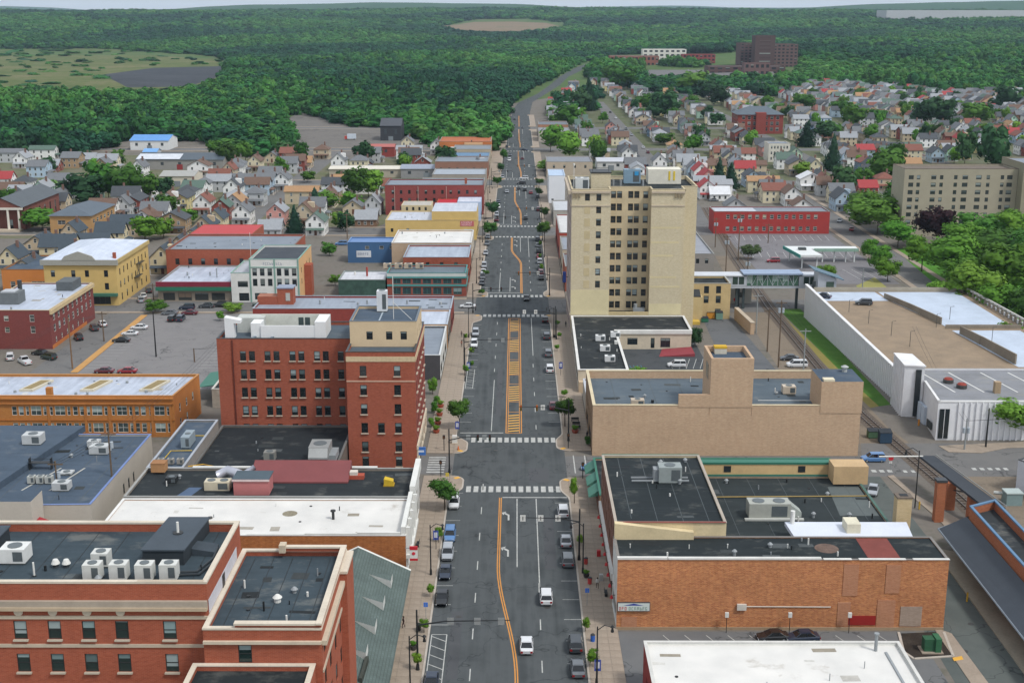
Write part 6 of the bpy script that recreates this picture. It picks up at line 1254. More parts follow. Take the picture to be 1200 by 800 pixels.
# school
P, z = front(864, 917, 157, 132, 26)
rt = thing('red_school', 'large red brick school with grey hip roof and tall windows', 'school', ((P[0][0] + P[1][0]) / 2, P[0][1] + 13, 0)); W_ = P[1][0] - P[0][0]
shell(rt, P, 0, 13.5, brick('#8c3f36', '#7f372f', '#8f5d55', .3), GRY, par=0, op={0: cols(W_, 7, 2.2, 2, (2, 6, 10), 2.6), 3: cols(26, 5, 2, 2, (2, 6, 10), 2.6)}, fm=FRW)
x0, x1, y0, y1 = P[0][0] - 1, P[1][0] + 1, P[0][1] - 1, P[2][1] + 1; ym = (y0 + y1) / 2
m = MB(); r1, r2 = (x0 + 11, ym, 18.6), (x1 - 11, ym, 18.6); m.quad((x0, y0, 13.5), (x1, y0, 13.5), r2, r1); m.tri((x1, y0, 13.5), (x1, y1, 13.5), r2); m.quad((x1, y1, 13.5), (x0, y1, 13.5), r1, r2); m.tri((x0, y1, 13.5), (x0, y0, 13.5), r1); part(rt, 'hip_roof', m, plain('#59636b', .7, .15)); part(rt, 'cross_gable', MB().box((x0 + x1) / 2 - 3.5, (x0 + x1) / 2 + 3.5, y0 - 1.5, ym, 0, 15), brick('#8c3f36', '#7f372f', '#8f5d55', .3))
# hospital group on the skyline
def tower_block(name, label, pxl, pxr, yb, yt, depth, c, rows_, ncol, r='#5a5450', wcol='#2a2c30'):
    b = G(pxl, yb); 
    for _ in range(10): b = G(pxl, yb, terrain_h(b.x, b.y))
    e = G(pxr, yb, b.z); Y = b.y; z = DY(Y, (pxl + pxr) / 2, yt).z
    P = rect(b.x, e.x, Y, Y + depth); h = z - b.z
    op = {0: [(u0, u1, b.z + h * (k + .3) / rows_, b.z + h * (k + .78) / rows_) for k in range(rows_) for (u0, u1) in [((e.x - b.x) * (i + .22) / ncol, (e.x - b.x) * (i + .78) / ncol) for i in range(ncol)]]}
    return bldg(name, label, 'hospital', P, z, plain(c, .8, .12), plain(r, .8, .2), z0=b.z - 2, par=.8, op=op, gm=glass(wcol, '#8d8a80', .35))
tower_block('hospital_tower', 'tall brown brick hospital tower on the wooded skyline', 867, 890, 78, 51, 40, '#5f4a48', 8, 5)
tower_block('hospital_core', 'windowless brown core of the hospital with blue logo panel', 884, 907, 80, 42, 30, '#54413f', 8, 1, wcol='#54413f')
tower_block('hospital_wing', 'brown hospital wing with banded windows beside the core', 905, 934, 80, 52, 40, '#654f4b', 7, 6)
tower_block('hospital_podium', 'low brown podium in front of the hospital tower', 830, 920, 88, 78, 40, '#5b4440', 2, 10)
tower_block('hospital_entrance_block', 'low brick entrance block below the hospital wing', 872, 902, 90, 74, 20, '#6d5450', 2, 5)
tower_block('brick_clinic', 'long low red brick clinic with grey roof on the skyline', 715, 772, 79, 66, 40, '#8d5a4c', 2, 12, '#66756f')
tower_block('white_medical_office', 'white medical office block with blue panel beside the clinic', 753, 804, 72, 58, 30, '#d3d0c8', 3, 8, '#b5b3ad')
tower_block('red_medical_wing', 'red brick medical wing between white office and hospital', 800, 838, 77, 64, 30, '#8a4240', 3, 8)
lg = DY(G(889, 80).y - 1, 889, 48); s_ = thing('hospital_logo', 'blue and green round logo panel high on the hospital core', 'sign', (lg.x, lg.y, lg.z))
pc(s_, 'panel', MB().box(-6, 6, -.4, 0, -10, 4), solid('#2b4a8c')); m = MB(); m.tri((-4, -.5, -8), (4.5, -.5, -3), (1, -.5, 3)); pc(s_, 'green_swoosh', m, solid('#5aa13c'))
wh = G(1040, 20, 60)
b = DY(4300, 1039, 14.5); e = DY(4300, 1260, 13.0); rt = bldg('distribution_centre', 'very long white distribution warehouse on the wooded horizon', 'warehouse', rect(b.x, e.x, 4300, 4420), DY(4300, 1100, 12.2).z, plain('#b9bbbd'), plain('#a9abae'), z0=terrain_h(800, 4300) - 4, par=.5, op={0: [(30 + k * 60, 55 + k * 60, terrain_h(800, 4300) - 1, terrain_h(800, 4300) + 4) for k in range(9)]})

# ------------------------------------------------------------------ railway station, lower right
stn = thing('railway_station', 'old brick railway station with dark spreading canopy roof and blue edged upper roof', 'station', (74, 172, 0))
A = Vector((67.8, 191.0)); B = Vector((75.2, 196.6)); dv = Vector((0.02, -1)).normalized()
L = 80
def sp(u, v): return (67.8 + u * 11.5 + v * .02 * 1, 191.5 + u * 6.0 - v)       # u across, v along
roofc = plain('#3f464e', .6, .15)
m = MB(); e0, e1 = 3.9, 6.4
m.quad((67.6, 191.2, e0), (66.4, 111, e0), (71.0, 111, e1), (71.6, 190.2, e1)); m.quad((67.6, 191.2, e0), (71.6, 190.2, e1), (76.5, 193.4, e1), (76.8, 197.6, e0)); m.quad((76.5, 193.4, e1), (76.4, 111, e1), (81, 111, e0), (80.4, 196, e0))
part(stn, 'canopy_roof', m, roofc); part(stn, 'canopy_edge', MB().tube([(76.8, 197.6, 3.9), (67.6, 191.2, 3.9), (66.4, 111, 3.9)], .14, 5), plain('#7d8790'))
STB = brick('#a4603f', '#955336', '#a98468', .35)
shell(stn, [(71.4, 111), (76.6, 111), (76.8, 192.6), (71.8, 189.8)], 0, 8.2, STB, membrane('#2c3032', '#3a3e40', .8), par=1.3, cop=plain('#5f7f9c'), cop_h=.25, pt=.3)
for k in range(8): part(stn, 'canopy_bracket', MB().tube([(71.4, 186 - k * 9, 2.2), (67.8, 186 - k * 9, 3.8)], .1), solid('#2b2f33'))
part(stn, 'platform', MB().prism([(65.8, 111), (71.4, 111), (71.8, 189.8), (67.4, 192.4)], 0, .25), concrete('#a29988', '#8b8374'))
for k in range(6): part(stn, 'window', MB().box(71.2, 71.4, 182 - k * 11, 184 - k * 11, 1, 3), solid('#2a2f30', .2))
can = thing('platform_canopy', 'dark trestle canopy on brick piers leading from the station to the crossing', 'canopy', (77, 208, 0))
part(can, 'canopy_roof', MB().prism([(77.0, 196.5), (80.2, 196.5), (76.6, 222), (73.8, 222)], 5.0, 5.4), plain('#3b4046'))
for x, y in ((71.9, 204.0), (75.6, 209.5), (77.6, 204)): part(can, 'pier', MB().box(x - .75, x + .75, y - .7, y + .7, 0, 5.0 if x > 72 else 7.2), STB)
part(can, 'truss', MB().tube([(75.6, 210, 3.4), (77.6, 204, 5), (79, 198, 5)], .12, 5), solid('#33383c')); part(can, 'edge_rail', MB().tube([(76.8, 222, 5.6), (80.4, 196.6, 5.6)], .12, 5), plain('#8c8c88')); part(can, 'end_beam', MB().tube([(66.5, 222, 5.2), (74.4, 221.6, 5.4)], .16, 5), WHT)
part(can, 'pier_cap', MB().box(71.0, 72.8, 203.2, 204.8, 7.2, 7.6), solid('#3c3f42'))
# billboard style white shed with painted mark
rt = bldg('white_mural_shed', 'white flat roofed shed with faded red letter painted on its end', 'shed', [(90.4, 218), (101, 196), (112, 202), (101.5, 226)], 6.0, plain('#cdd0d6', .6, .15), plain('#6a6d68', .8, .2), par=.2, cop=plain('#4b4e50'))
m = MB()
fa = lambda u, z: (90.4 + 10.6 * u - .06, 218 - 22 * u - .05, z)
for (u0, u1, z0, z1) in ((.1, .14, 1.6, 5), (.14, .2, 4.4, 5), (.14, .18, 3.2, 3.7), (.08, .17, 1.3, 1.75)): m.quad(fa(u0, z0), fa(u1, z0), fa(u1, z1), fa(u0, z1))
part(rt, 'painted_letter', m, plain('#a05a54', .8, .4, 1.5)); m = MB(); m.quad(fa(.33, 0), fa(.345, 0), fa(.345, 6), fa(.33, 6)); part(rt, 'drainpipe', m, solid('#3c4044'))
part(rt, 'roof_unit', MB().box(102, 106, 210, 213, 5.8, 6.6), WHT)
tb = thing('utility_cabinet', 'grey steel cabinet with pipes on the rough ground by the track', 'cabinet', (87.5, 212, 0)); pc(tb, 'body', MB().box(-1.4, 1.4, -1.2, 1.2, 0, 2.2), plain('#7f9494', .5)); pc(tb, 'lid', MB().box(-1.5, 1.5, -1.3, 1.3, 2.2, 2.4), plain('#a9b5b2')); pc(tb, 'pipe', MB().tube([(-1.2, 1.0, 1.5), (-2.6, 1.8, 1.4)], .3), plain('#b9bdb9'))
# ================================================================== houses
HV = []
def house_variant(w, l, h, pitch, hip=False, porch=True, chim=True, dormer=False, wing=False):
    """meshes of one house shape; local axes: ridge along y, gable to -y"""
    o = .45; rz = pitch * w / 2; W = MB(); W.prism([(-w / 2, -l / 2), (w / 2, -l / 2), (w / 2, l / 2), (-w / 2, l / 2)], 0, h)
    Rf = MB(); t = .18
    if hip:
        a = [(-w / 2 - o, -l / 2 - o, h), (w / 2 + o, -l / 2 - o, h), (w / 2 + o, l / 2 + o, h), (-w / 2 - o, l / 2 + o, h)]; i = w * .42
        r1, r2 = (0, -l / 2 + i, h + rz), (0, l / 2 - i, h + rz)
        Rf.tri(a[0], a[1], r1); Rf.quad(a[1], a[2], r2, r1); Rf.tri(a[2], a[3], r2); Rf.quad(a[3], a[0], r1, r2); Rf.poly(a[::-1])
    else:
        W.tri((-w / 2, -l / 2, h), (w / 2, -l / 2, h), (0, -l / 2, h + rz)); W.tri((w / 2, l / 2, h), (-w / 2, l / 2, h), (0, l / 2, h + rz))
        for s in (-1, 1):
            e = (s * (w / 2 + o), h - o * pitch); pts = [(e[0], e[1]), (0, h + rz), (0, h + rz + t), (e[0], e[1] + t)]
            for y0, y1 in ((-l / 2 - o, l / 2 + o),):
                A = [(p[0], y0, p[1]) for p in pts]; B = [(p[0], y1, p[1]) for p in pts]
                for k in range(4): j = (k + 1) % 4; Rf.quad(A[k], A[j], B[j], B[k])
                Rf.poly(A[::-1]); Rf.poly(B)
        if wing:
            ww = w * .55; W.box(w / 2, w / 2 + 2.6, -ww / 2, ww / 2, 0, h); g = ww * pitch / 2
            W.tri((w / 2 + 2.6, -ww / 2, h), (w / 2 + 2.6, ww / 2, h), (w / 2 + 2.6, 0, h + g))
            for s in (-1, 1): Rf.quad((w / 2 + 3, s * (ww / 2 + .4), h - .2), (w / 2 + 3, 0, h + g + .12), (.6, 0, h + g + .12), (w / 2 - .3, s * (ww / 2 + .4), h - .2))
    parts = [('wall', W, 0, (0, 0, 0)), ('roof', Rf, 1, (0, 0, 0))]
    if chim: parts.append(('chimney', MB().box(-.4, .4, -.4, .4, 0, 2.4), 'brick', (w * .16, l * .12, h + rz - 1.0)))
    if porch:
        parts.append(('porch_roof', MB().prism([(-w / 2 + .1, -l / 2 - 2.0), (w / 2 - .1, -l / 2 - 2.0), (w / 2 - .1, -l / 2 - .02), (-w / 2 + .1, -l / 2 - .02)], lambda p: 2.5, lambda p: 2.65 if p[1] < -l / 2 - 1 else 3.2), 1, (0, 0, 0)))
        for x in (-w / 2 + .35, w / 2 - .35): parts.append(('porch_post', MB().box(-.09, .09, -.09, .09, .3, 2.5), 'white', (x, -l / 2 - 1.8, 0)))
        parts.append(('porch_floor', MB().box(-w / 2 + .1, w / 2 - .1, -l / 2 - 2.0, -l / 2 - .01, 0, .35), 'stone', (0, 0, 0)))
    if dormer: parts.append(('dormer', MB().prism([(0, -1), (2.6, -1), (2.6, 1), (0, 1)], 0, lambda p: 2.2 if p[0] > 1 else 2.4), 0, (w * .12, 0, h + rz * .25)))
    wins = []
    nf = 2 if h > 4.4 else 1
    for f in range(nf):
        z = .95 + f * 2.75
        for x in (-w * .27, w * .27): wins.append((x, -l / 2 - .02, z, 0)); wins.append((x, l / 2 + .02, z, math.pi))
        for y in (-l * .28, l * .02, l * .3): wins.append((-w / 2 - .02, y, z, -math.pi / 2)); wins.append((w / 2 + .02, y, z, math.pi / 2))
    if not hip and rz > 2.2: wins.append((0, -l / 2 - .02, h + .35, 0)); wins.append((0, l / 2 + .02, h + .35, math.pi))
    far = MB()
    for x, y, z, a in wins:
        c, s_ = math.cos(a), math.sin(a)
        far.quad(*[(x + c * u + s_ * .03, y + s_ * u - c * .03, z + v) for u, v in ((-.45, 0), (.45, 0), (.45, 1.4), (-.45, 1.4))])
    ms = {'brick': plain('#7a6055'), 'white': WHT, 'stone': plain('#9a938a')}
    out = []
    for nm, mb, k, loc in parts: out.append((nm, mb.mesh(nm, WHT if isinstance(k, int) else ms[k]), k, loc))
    door = MB().box(-.5, .5, -.06, .02, .3, 2.4).mesh('door', plain('#6b4b3c'))
    return dict(parts=out, wins=wins, far=far.mesh('glazing', solid('#32383c', .2, .5)), door=(door, (w * .02, -l / 2, 0)), dims=(w, l, h))
hw = MB(); hw.box(-.52, .52, -.03, .05, -.07, 1.47, 0); hw.box(-.42, .42, -.04, -.031, .04, .68, 1); hw.box(-.42, .42, -.04, -.031, .74, 1.38, 1)
HWIN = hw.mesh('window', [plain('#d2d2cc'), glass('#2c3336', '#7d868a', .4)])
HV = [house_variant(7.2, 11, 5.8, .85), house_variant(7.6, 12, 5.9, .95, dormer=True), house_variant(6.4, 10.5, 5.6, 1.05), house_variant(9.0, 9.4, 5.8, .6, hip=True, porch=True), house_variant(8.0, 11.5, 5.4, .7, wing=True), house_variant(8.6, 8.8, 3.2, .7, porch=False), house_variant(7.0, 15, 5.8, .55, chim=False), house_variant(11.0, 10, 5.8, .5, chim=True)]
WALLS = [('white', '#e4e4e1', 14), ('cream', '#d3c9ab', 3), ('pale grey', '#b5b7b8', 4), ('beige', '#bfb096', 3), ('pale blue', '#a8bccb', 2), ('yellow', '#cdbf8c', 2), ('brick red', '#8a4a40', 2), ('mint green', '#a9c9b5', 1), ('tan', '#a58b6c', 1), ('slate blue', '#7189a0', 1), ('brown', '#7d6350', 1), ('pink', '#c79187', 1)]
ROOFS = [('grey', '#6c6f72', 8), ('dark grey', '#4a4e52', 6), ('brown', '#6b564a', 4), ('pale grey', '#93979b', 4), ('rust red', '#7d5145', 2), ('green grey', '#566a60', 2), ('red', '#9c3f40', .6), ('tan', '#a2805e', 1)]
def pick(rg, L):
    t = rg.uniform(0, sum(x[2] for x in L))
    for x in L:
        t -= x[2]
        if t <= 0: return x
    return L[0]
STYLE = ['gabled house with front porch', 'gabled house with side dormer', 'narrow steep gabled house', 'hip roofed house with porch', 'gabled house with side wing', 'single storey cottage', 'long double house', 'wide low pitched house']
HOUSES = []
def house(x, y, rz, v, wc, rc, where, near=True, z=0.0):
    V = HV[v]; wn_, wcol = wc[0], wc[1]; rn, rcol = rc[0], rc[1]
    lab = f'{wn_} {STYLE[v]} with {rn} roof {where}'
    words = lab.split()
    o = thing('house', ' '.join(words[:16]), 'house', (x, y, z), rz, 'houses ' + where)
    WM = plain(wcol, .8, .14, .8); RM = plain(rcol, .8, .2, 1.1)
    for nm, me, k, loc in V['parts']: inst(nm, me, o, loc, 0, None, [WM if k == 0 else RM] if isinstance(k, int) else None)
    if near:
        for wx, wy, wz, a in V['wins']:
            # only the sides that can be seen from round here
            ang = rz + a; nx, ny = math.sin(ang), -math.cos(ang)
            if nx * -x + ny * -y > -25: inst('window', HWIN, o, (wx, wy, wz), a)
        inst('door', V['door'][0], o, V['door'][1])
    else:
        g = inst('glazing', V['far'], o); g['kind'] = 'stuff'
    HOUSES.append((x, y, max(V['dims'][:2]) / 2))
WD = {a[0]: a for a in WALLS}; RD = {a[0]: a for a in ROOFS}
# modern row houses by the car park
for i, (px, py, a) in enumerate(((18, 318, 0), (50, 300, 0), (72, 306, 90), (88, 286, 0), (112, 300, 90), (95, 318, 90), (132, 288, 90), (150, 276, 90), (196, 318, 0), (214, 304, 0), (229, 292, 0), (242, 280, 0), (256, 270, 0), (36, 330, 0))):
    p = G(px, py); w_ = [('cream', '#cfc29f'), ('beige', '#b9a78c')][i % 2] if i != 5 else ('brick red', '#9c4a46')
    house(p.x, p.y, R(a), [2, 4, 1][i % 3], w_, ('slate', '#434d55'), 'in the new close behind the yellow corner block')
SALIENT = [(30, 246 - 20, 0, 3, 'white', 'dark grey'), (52, 233, 0, 0, 'mint green', 'pale grey'), (16, 236, 90, 0, 'yellow', 'brown'), (4, 222, 90, 0, 'white', 'red'), (72, 244, 0, 2, 'white', 'grey'), (240, 250, 0, 0, 'white', 'rust red'), (172, 268, 0, 4, 'white', 'brown'), (205, 272, 0, 7, 'tan', 'dark grey'), (148, 252, 0, 2, 'pale grey', 'grey'), (160, 248, 0, 6, 'brick red', 'dark grey'), (192, 246, 90, 5, 'white', 'pale grey'),
           (332, 222, 0, 0, 'white', 'grey'), (318, 214, 90, 4, 'white', 'grey'), (340, 190, 90, 7, 'brick red', 'rust red'), (398, 199, 0, 1, 'white', 'grey'), (357, 196, 90, 5, 'beige', 'tan'), (326, 262, 0, 0, 'pink', 'pale grey'), (318, 276, 90, 5, 'pale grey', 'pale grey'), (372, 274, 0, 0, 'white', 'green grey'), (386, 242, 0, 2, 'cream', 'brown'), (355, 238, 90, 6, 'beige', 'tan'), (300, 240, 0, 3, 'pale grey', 'grey'), (286, 262, 0, 0, 'white', 'grey'), (430, 264, 90, 5, 'brown', 'pale grey'), (415, 250, 0, 5, 'beige', 'grey'), (432, 226, 90, 4, 'white', 'green grey'), (448, 224, 90, 5, 'tan', 'rust red'), (275, 232, 0, 1, 'white', 'dark grey'), (290, 222, 90, 6, 'pale blue', 'grey'), (258, 224, 90, 4, 'pale grey', 'pale grey'), (270, 210, 0, 2, 'beige', 'rust red'), (300, 200, 0, 0, 'cream', 'brown'), (320, 190, 0, 5, 'beige', 'grey'),
           (512, 180, 0, 0, 'white', 'grey'), (555, 184, 90, 7, 'tan', 'tan'), (560, 205, 0, 1, 'pale grey', 'grey'), (480, 186, 90, 6, 'white', 'pale grey'), (496, 196, 0, 5, 'brick red', 'pale grey'), (378, 186, 0, 3, 'beige', 'brown'), (478, 176, 0, 0, 'cream', 'grey'), (428, 197, 0, 5, 'brick red', 'dark grey'), (556, 170, 0, 0, 'brown', 'dark grey'), (14, 190, 90, 6, 'pale grey', 'grey'), (52, 186, 90, 6, 'white', 'green grey'), (28, 196, 0, 0, 'white', 'pale grey'), (62, 200, 90, 5, 'brick red', 'pale grey'), (86, 196, 90, 7, 'tan', 'grey'), (105, 192, 90, 5, 'pale grey', 'pale grey'), (235, 206, 0, 7, 'white', 'brown')]
for px, py, a, v, w_, r_ in SALIENT:
    p = G(px, py); house(p.x, p.y, R(a), v, WD[w_], RD[r_], 'in the west side streets')
RIGHT = [(827, 232, 0, 0, 'white', 'red'), (842, 234, 90, 5, 'white', 'white'), (860, 248, 0, 5, 'pale grey', 'grey'), (880, 218, 0, 4, 'pale blue', 'dark grey'), (904, 236, 90, 7, 'cream', 'rust red'), (926, 240, 0, 0, 'white', 'brown'), (938, 248, 0, 5, 'white', 'brown'), (948, 222, 0, 7, 'white', 'white'), (952, 206, 0, 1, 'cream', 'grey'), (985, 246, 0, 1, 'pale blue', 'dark grey'), (1003, 250, 0, 2, 'white', 'dark grey'), (872, 190, 90, 4, 'white', 'rust red'), (880, 205, 90, 6, 'beige', 'brown'), (838, 205, 90, 7, 'yellow', 'brown'), (820, 212, 0, 1, 'white', 'red'), (930, 190, 0, 0, 'pale green', 'green grey'), (991, 186, 0, 2, 'yellow', 'dark grey'), (1012, 186, 90, 7, 'pale blue', 'red'), (1043, 182, 90, 6, 'white', 'dark grey'), (1064, 182, 90, 6, 'white', 'green grey'), (1095, 190, 0, 0, 'pale blue', 'dark grey'), (1112, 188, 0, 2, 'mint green', 'dark grey'), (1068, 198, 90, 5, 'cream', 'tan'), (735, 190, 0, 0, 'white', 'grey'), (772, 200, 0, 1, 'white', 'grey'), (790, 190, 0, 4, 'pale grey', 'brown'), (1015, 226, 90, 5, 'brick red', 'red'), (1035, 222, 0, 3, 'beige', 'rust red'), (1020, 210, 0, 3, 'slate blue', 'dark grey')]
RD['white'] = ('white', '#d0d2d4', 1); WD['pale green'] = ('pale green', '#b5c7b0', 1)
for px, py, a, v, w_, r_ in RIGHT:
    p = G(px, py); house(p.x, p.y, R(a), v, WD[w_], RD[r_], 'beside the east town car park')
FLATS = bldg('white_flats', 'white three storey flats with porch among the east side houses', 'building', rect(G(900, 190).x, G(925, 190).x, 742, 756), 10.6, plain('#d3cfc2'), GRY, par=.3, cop=plain('#b5b0a4'), op={0: cols(G(925, 190).x - G(900, 190).x, 6, 1.0, .8, (1.2, 4.4, 7.6), 1.7)}, fm=FRW)
# ------------------------------------------------------------------ trees
def crown_mesh(name, mat, seed, n_leaf, size, lobes, jit=.5, conical=False, core=True):
    """leaf clumps spread through overlapping lobes; unit crown about 1 wide and high from z=0"""
    rg = random.Random(seed); m = MB(); L = []; NV = []
    if conical:
        for k in range(lobes): t = k / lobes; L.append((rg.uniform(-.05, .05), rg.uniform(-.05, .05), .06 + .9 * t, .5 * (1 - t) ** .85 + .03, .14))
    else:
        L.append((0, 0, .5, .36, .38))
        for k in range(lobes):
            a = rg.uniform(0, 6.28); q = rg.uniform(.14, .34); z = rg.uniform(.22, .82); r = rg.uniform(.14, .25) * (1.12 - .5 * abs(z - .45))
            L.append((q * math.cos(a), q * math.sin(a), z, r, r * rg.uniform(.75, 1.0)))
    if core:
        for (x, y, z, r, h) in L:
            r *= .72; h *= .72; nn, i0 = 6, len(m.v)
            m.v.append((x, y, z + h)); m.v.append((x, y, z - h))
            for j, zz in enumerate((.5, -.4)):
                for k in range(nn): a = 6.283 * (k + j * .5) / nn; rr = r * math.sqrt(1 - zz * zz) * rg.uniform(.8, 1.15); m.v.append((x + rr * math.cos(a), y + rr * math.sin(a), z + h * zz))
            for k in range(nn):
                a, b = i0 + 2 + k, i0 + 2 + (k + 1) % nn; c, d = a + nn, b + nn
                m.f += [(i0, a, b), (a, c, b), (b, c, d), (i0 + 1, d, c)]; m.m += [0] * 4
            NV += [(Vector(v) - Vector((x, y, z))).normalized() for v in m.v[i0:]]
    tot = sum(l[3] ** 2 for l in L)
    for (x, y, z, r, h) in L:
        for _ in range(max(4, int(n_leaf * r * r / tot))):
            u = rg.uniform(-1, 1); a = rg.uniform(0, 6.283); s = math.sqrt(1 - u * u); d = Vector((s * math.cos(a), s * math.sin(a), u)); f = rg.uniform(.72, 1.1)
            c = Vector((x + d.x * r * f, y + d.y * r * f, z + d.z * h * f))
            nrm = (d + Vector((rg.uniform(-jit, jit), rg.uniform(-jit, jit), rg.uniform(-.4, 1) * jit))).normalized()
            t = nrm.orthogonal().normalized(); b = nrm.cross(t); q = size * rg.uniform(.6, 1.3); an = rg.uniform(0, 6.28); t, b = t * math.cos(an) + b * math.sin(an), b * math.cos(an) - t * math.sin(an)
            m.quad(c - t * q - b * q * .6, c + t * q - b * q * .5, c + t * q * .8 + b * q * .7, c - t * q * .7 + b * q * .6)
            nn_ = (d * .6 + nrm * .45 + Vector((c.x, c.y, (c.z - .45))) * .6).normalized(); NV += [nn_] * 4
    me = m.mesh(name, mat, (0, 0, 0), True); me.normals_split_custom_set_from_vertices(NV); return me
LF1 = leaf('#2a4a1a', '#406825', '#5c8434'); LF2 = leaf('#3a601e', '#558229', '#759c3c'); LF3 = leaf('#203c24', '#2f5230', '#42683c'); LF4 = leaf('#2a3a26', '#3f5432', '#5c7044'); LFP = leaf('#1d1216', '#2c1a20', '#3d2429'); LFY = leaf('#42681c', '#5c8426', '#7a9a3a')
CR = {}
for nm, mt in (('mid', LF1), ('bright', LF2), ('dark', LF3), ('lime', LFY), ('purple', LFP), ('olive', LF4)):
    CR[nm] = [crown_mesh('crown', mt, 11 * i + len(nm), 1500, .032, 13 + i) for i in range(3)]
CR['far_mid'] = [crown_mesh('crown', LF1, 91 + i, 420, .06, 9 + i) for i in range(3)]; CR['far_dark'] = [crown_mesh('crown', LF3, 71 + i, 420, .06, 9 + i) for i in range(2)]; CR['far_bright'] = [crown_mesh('crown', LF2, 61 + i, 420, .06, 9) for i in range(2)]
CR['spruce'] = [crown_mesh('crown', leaf('#1a3326', '#264532', '#3a5a44'), 5 + i, 1100, .035, 12, conical=True) for i in range(2)]
BARK = plain('#51463b', .9, .3, 2)
tm = MB(); tm.tube([(0, 0, 0), (.01, 0, .5), (0, .01, 1)], [.045, .035, .018], 7)
for k in range(5):
    a = k * 1.256; tm.tube([(0, 0, .55 + .06 * k), (.12 * math.cos(a), .12 * math.sin(a), .8 + .03 * k), (.24 * math.cos(a), .24 * math.sin(a), 1.02 + .02 * k)], [.02, .014, .006], 5)
TRUNK = tm.mesh('trunk', BARK)
TREES = []
def tree(x, y, w, h, kind, label, group=None, cb=.28, z=0.0, cat='tree'):
    o = thing('tree' if kind != 'spruce' else 'spruce_tree', label, cat, (x, y, z), random.uniform(0, 6.28), group)
    th = h * (cb + .22) if kind != 'spruce' else h * .3
    inst('trunk', TRUNK, o, (0, 0, 0), 0, (min(h * .55, 6.5) * .8, min(h * .55, 6.5) * .8, th / 1.0))
    inst('crown', random.choice(CR[kind]), o, (0, 0, h * (cb if kind != 'spruce' else .04)), random.uniform(0, 6.28), (w, w, h * (1 - cb) if kind != 'spruce' else h * .96))
    TREES.append((x, y, w / 2)); return o
def tpx(px, py, wpx, hpx, kind, label, group=None, cb=.22):
    p = G(px, py); s = (p - CP).length / F; return tree(p.x, p.y, wpx * s * 1.18, hpx * s / math.cos(TH * .7), kind, label, group, cb)
# park trees lower right
for i, (px, py, w, h, k) in enumerate(((1140, 372, 70, 62, 'bright'), (1180, 352, 74, 66, 'bright'), (1110, 330, 66, 52, 'bright'), (1160, 322, 66, 54, 'mid'), (1195, 330, 56, 60, 'mid'), (1080, 318, 36, 40, 'bright'), (1150, 296, 56, 46, 'mid'), (1190, 300, 58, 52, 'bright'), (1128, 345, 46, 44, 'bright'), (1165, 384, 52, 50, 'bright'), (1198, 392, 44, 54, 'mid'), (1125, 306, 48, 44, 'bright'))):
    tpx(px, py, w, h, k, 'broad bright green tree in the park below the apartment slab', 'park trees')
tpx(1097, 290, 46, 46, 'purple', 'dark purple leaved copper beech in front of the apartment slab', None, .12)
for px, py, w, h, k, l in ((1028, 274, 64, 44, 'mid', 'wide spreading green tree west of the apartment slab'), (1052, 290, 44, 32, 'bright', 'rounded green tree beside the copper beech'), (1015, 262, 40, 42, 'mid', 'tall green tree between blue house and apartment slab'), (1018, 305, 22, 26, 'bright', 'small roadside tree by the drive-in canopy'), (1030, 318, 30, 32, 'bright', 'roadside tree on the grass edge of the canopy lot'), (1040, 330, 28, 28, 'bright', 'lower roadside tree next to the lawn strip'), (967, 331, 22, 22, 'bright', 'round bush tree beside the skywalk stair tower'), (1048, 258, 40, 46, 'mid', 'green tree pressed against the apartment slab end'),
                          (1180, 510, 62, 46, 'bright', 'leafy tree in front of the white ribbed garage'), (1120, 372, 30, 26, 'lime', 'light green tree along the garage far wall'), (1140, 384, 30, 28, 'lime', 'light green tree halfway along the garage far wall'), (1160, 396, 32, 30, 'lime', 'light green tree near the annex along the garage wall'), (1185, 412, 34, 34, 'lime', 'light green tree at the annex end of the garage wall'), (1100, 356, 28, 26, 'lime', 'light green tree at the corner of the garage deck'), (880, 304, 24, 18, 'olive', 'dark reddish tree on the island beside the railway'),
                          (814, 407, 16, 24, 'dark', 'dark clipped evergreen beside the bank entrance'), (712, 442, 17, 20, 'mid', 'small tree behind the theatre parapet'), (747, 446, 26, 16, 'bright', 'spreading low tree behind the theatre parapet'), (889, 443, 14, 10, 'mid', 'round bush against the theatre corner')): tpx(px, py, w, h, k, l, None, .16)
# street trees on the main pavements
for i, (px, py, w, h, k, l) in enumerate(((662, 500, 20, 36, 'mid', 'clipped round street tree by the theatre corner'), (538, 503, 20, 34, 'mid', 'clipped round street tree by the red office block'), (521, 598, 27, 39, 'mid', 'bushy street tree at the corner beside the white SUV'), (638, 283, 14, 22, 'mid', 'round street tree by the cream tower kerb'), (575, 281, 14, 20, 'mid', 'round street tree by the yellow store'), (577, 257, 14, 20, 'dark', 'round street tree by the long red mill'), (638, 257, 9, 14, 'mid', 'round street tree north of the tower'), (632, 232, 8, 12, 'mid', 'small street tree by the white clad block'), (632, 220, 7, 10, 'mid', 'small street tree north of the white clad block'), (583, 220, 8, 12, 'mid', 'small street tree by the grey roofed row'), (586, 205, 8, 13, 'dark', 'street tree past the third crossing'), (590, 192, 8, 16, 'mid', 'street tree beside the orange restaurant'), (565, 347, 7, 8, 'mid', 'low street tree at the second crossing'), (569, 325, 6, 8, 'mid', 'small street tree by the teal office'))): tpx(px, py, w * 1.2, h * 1.08, k, l, None, .32)
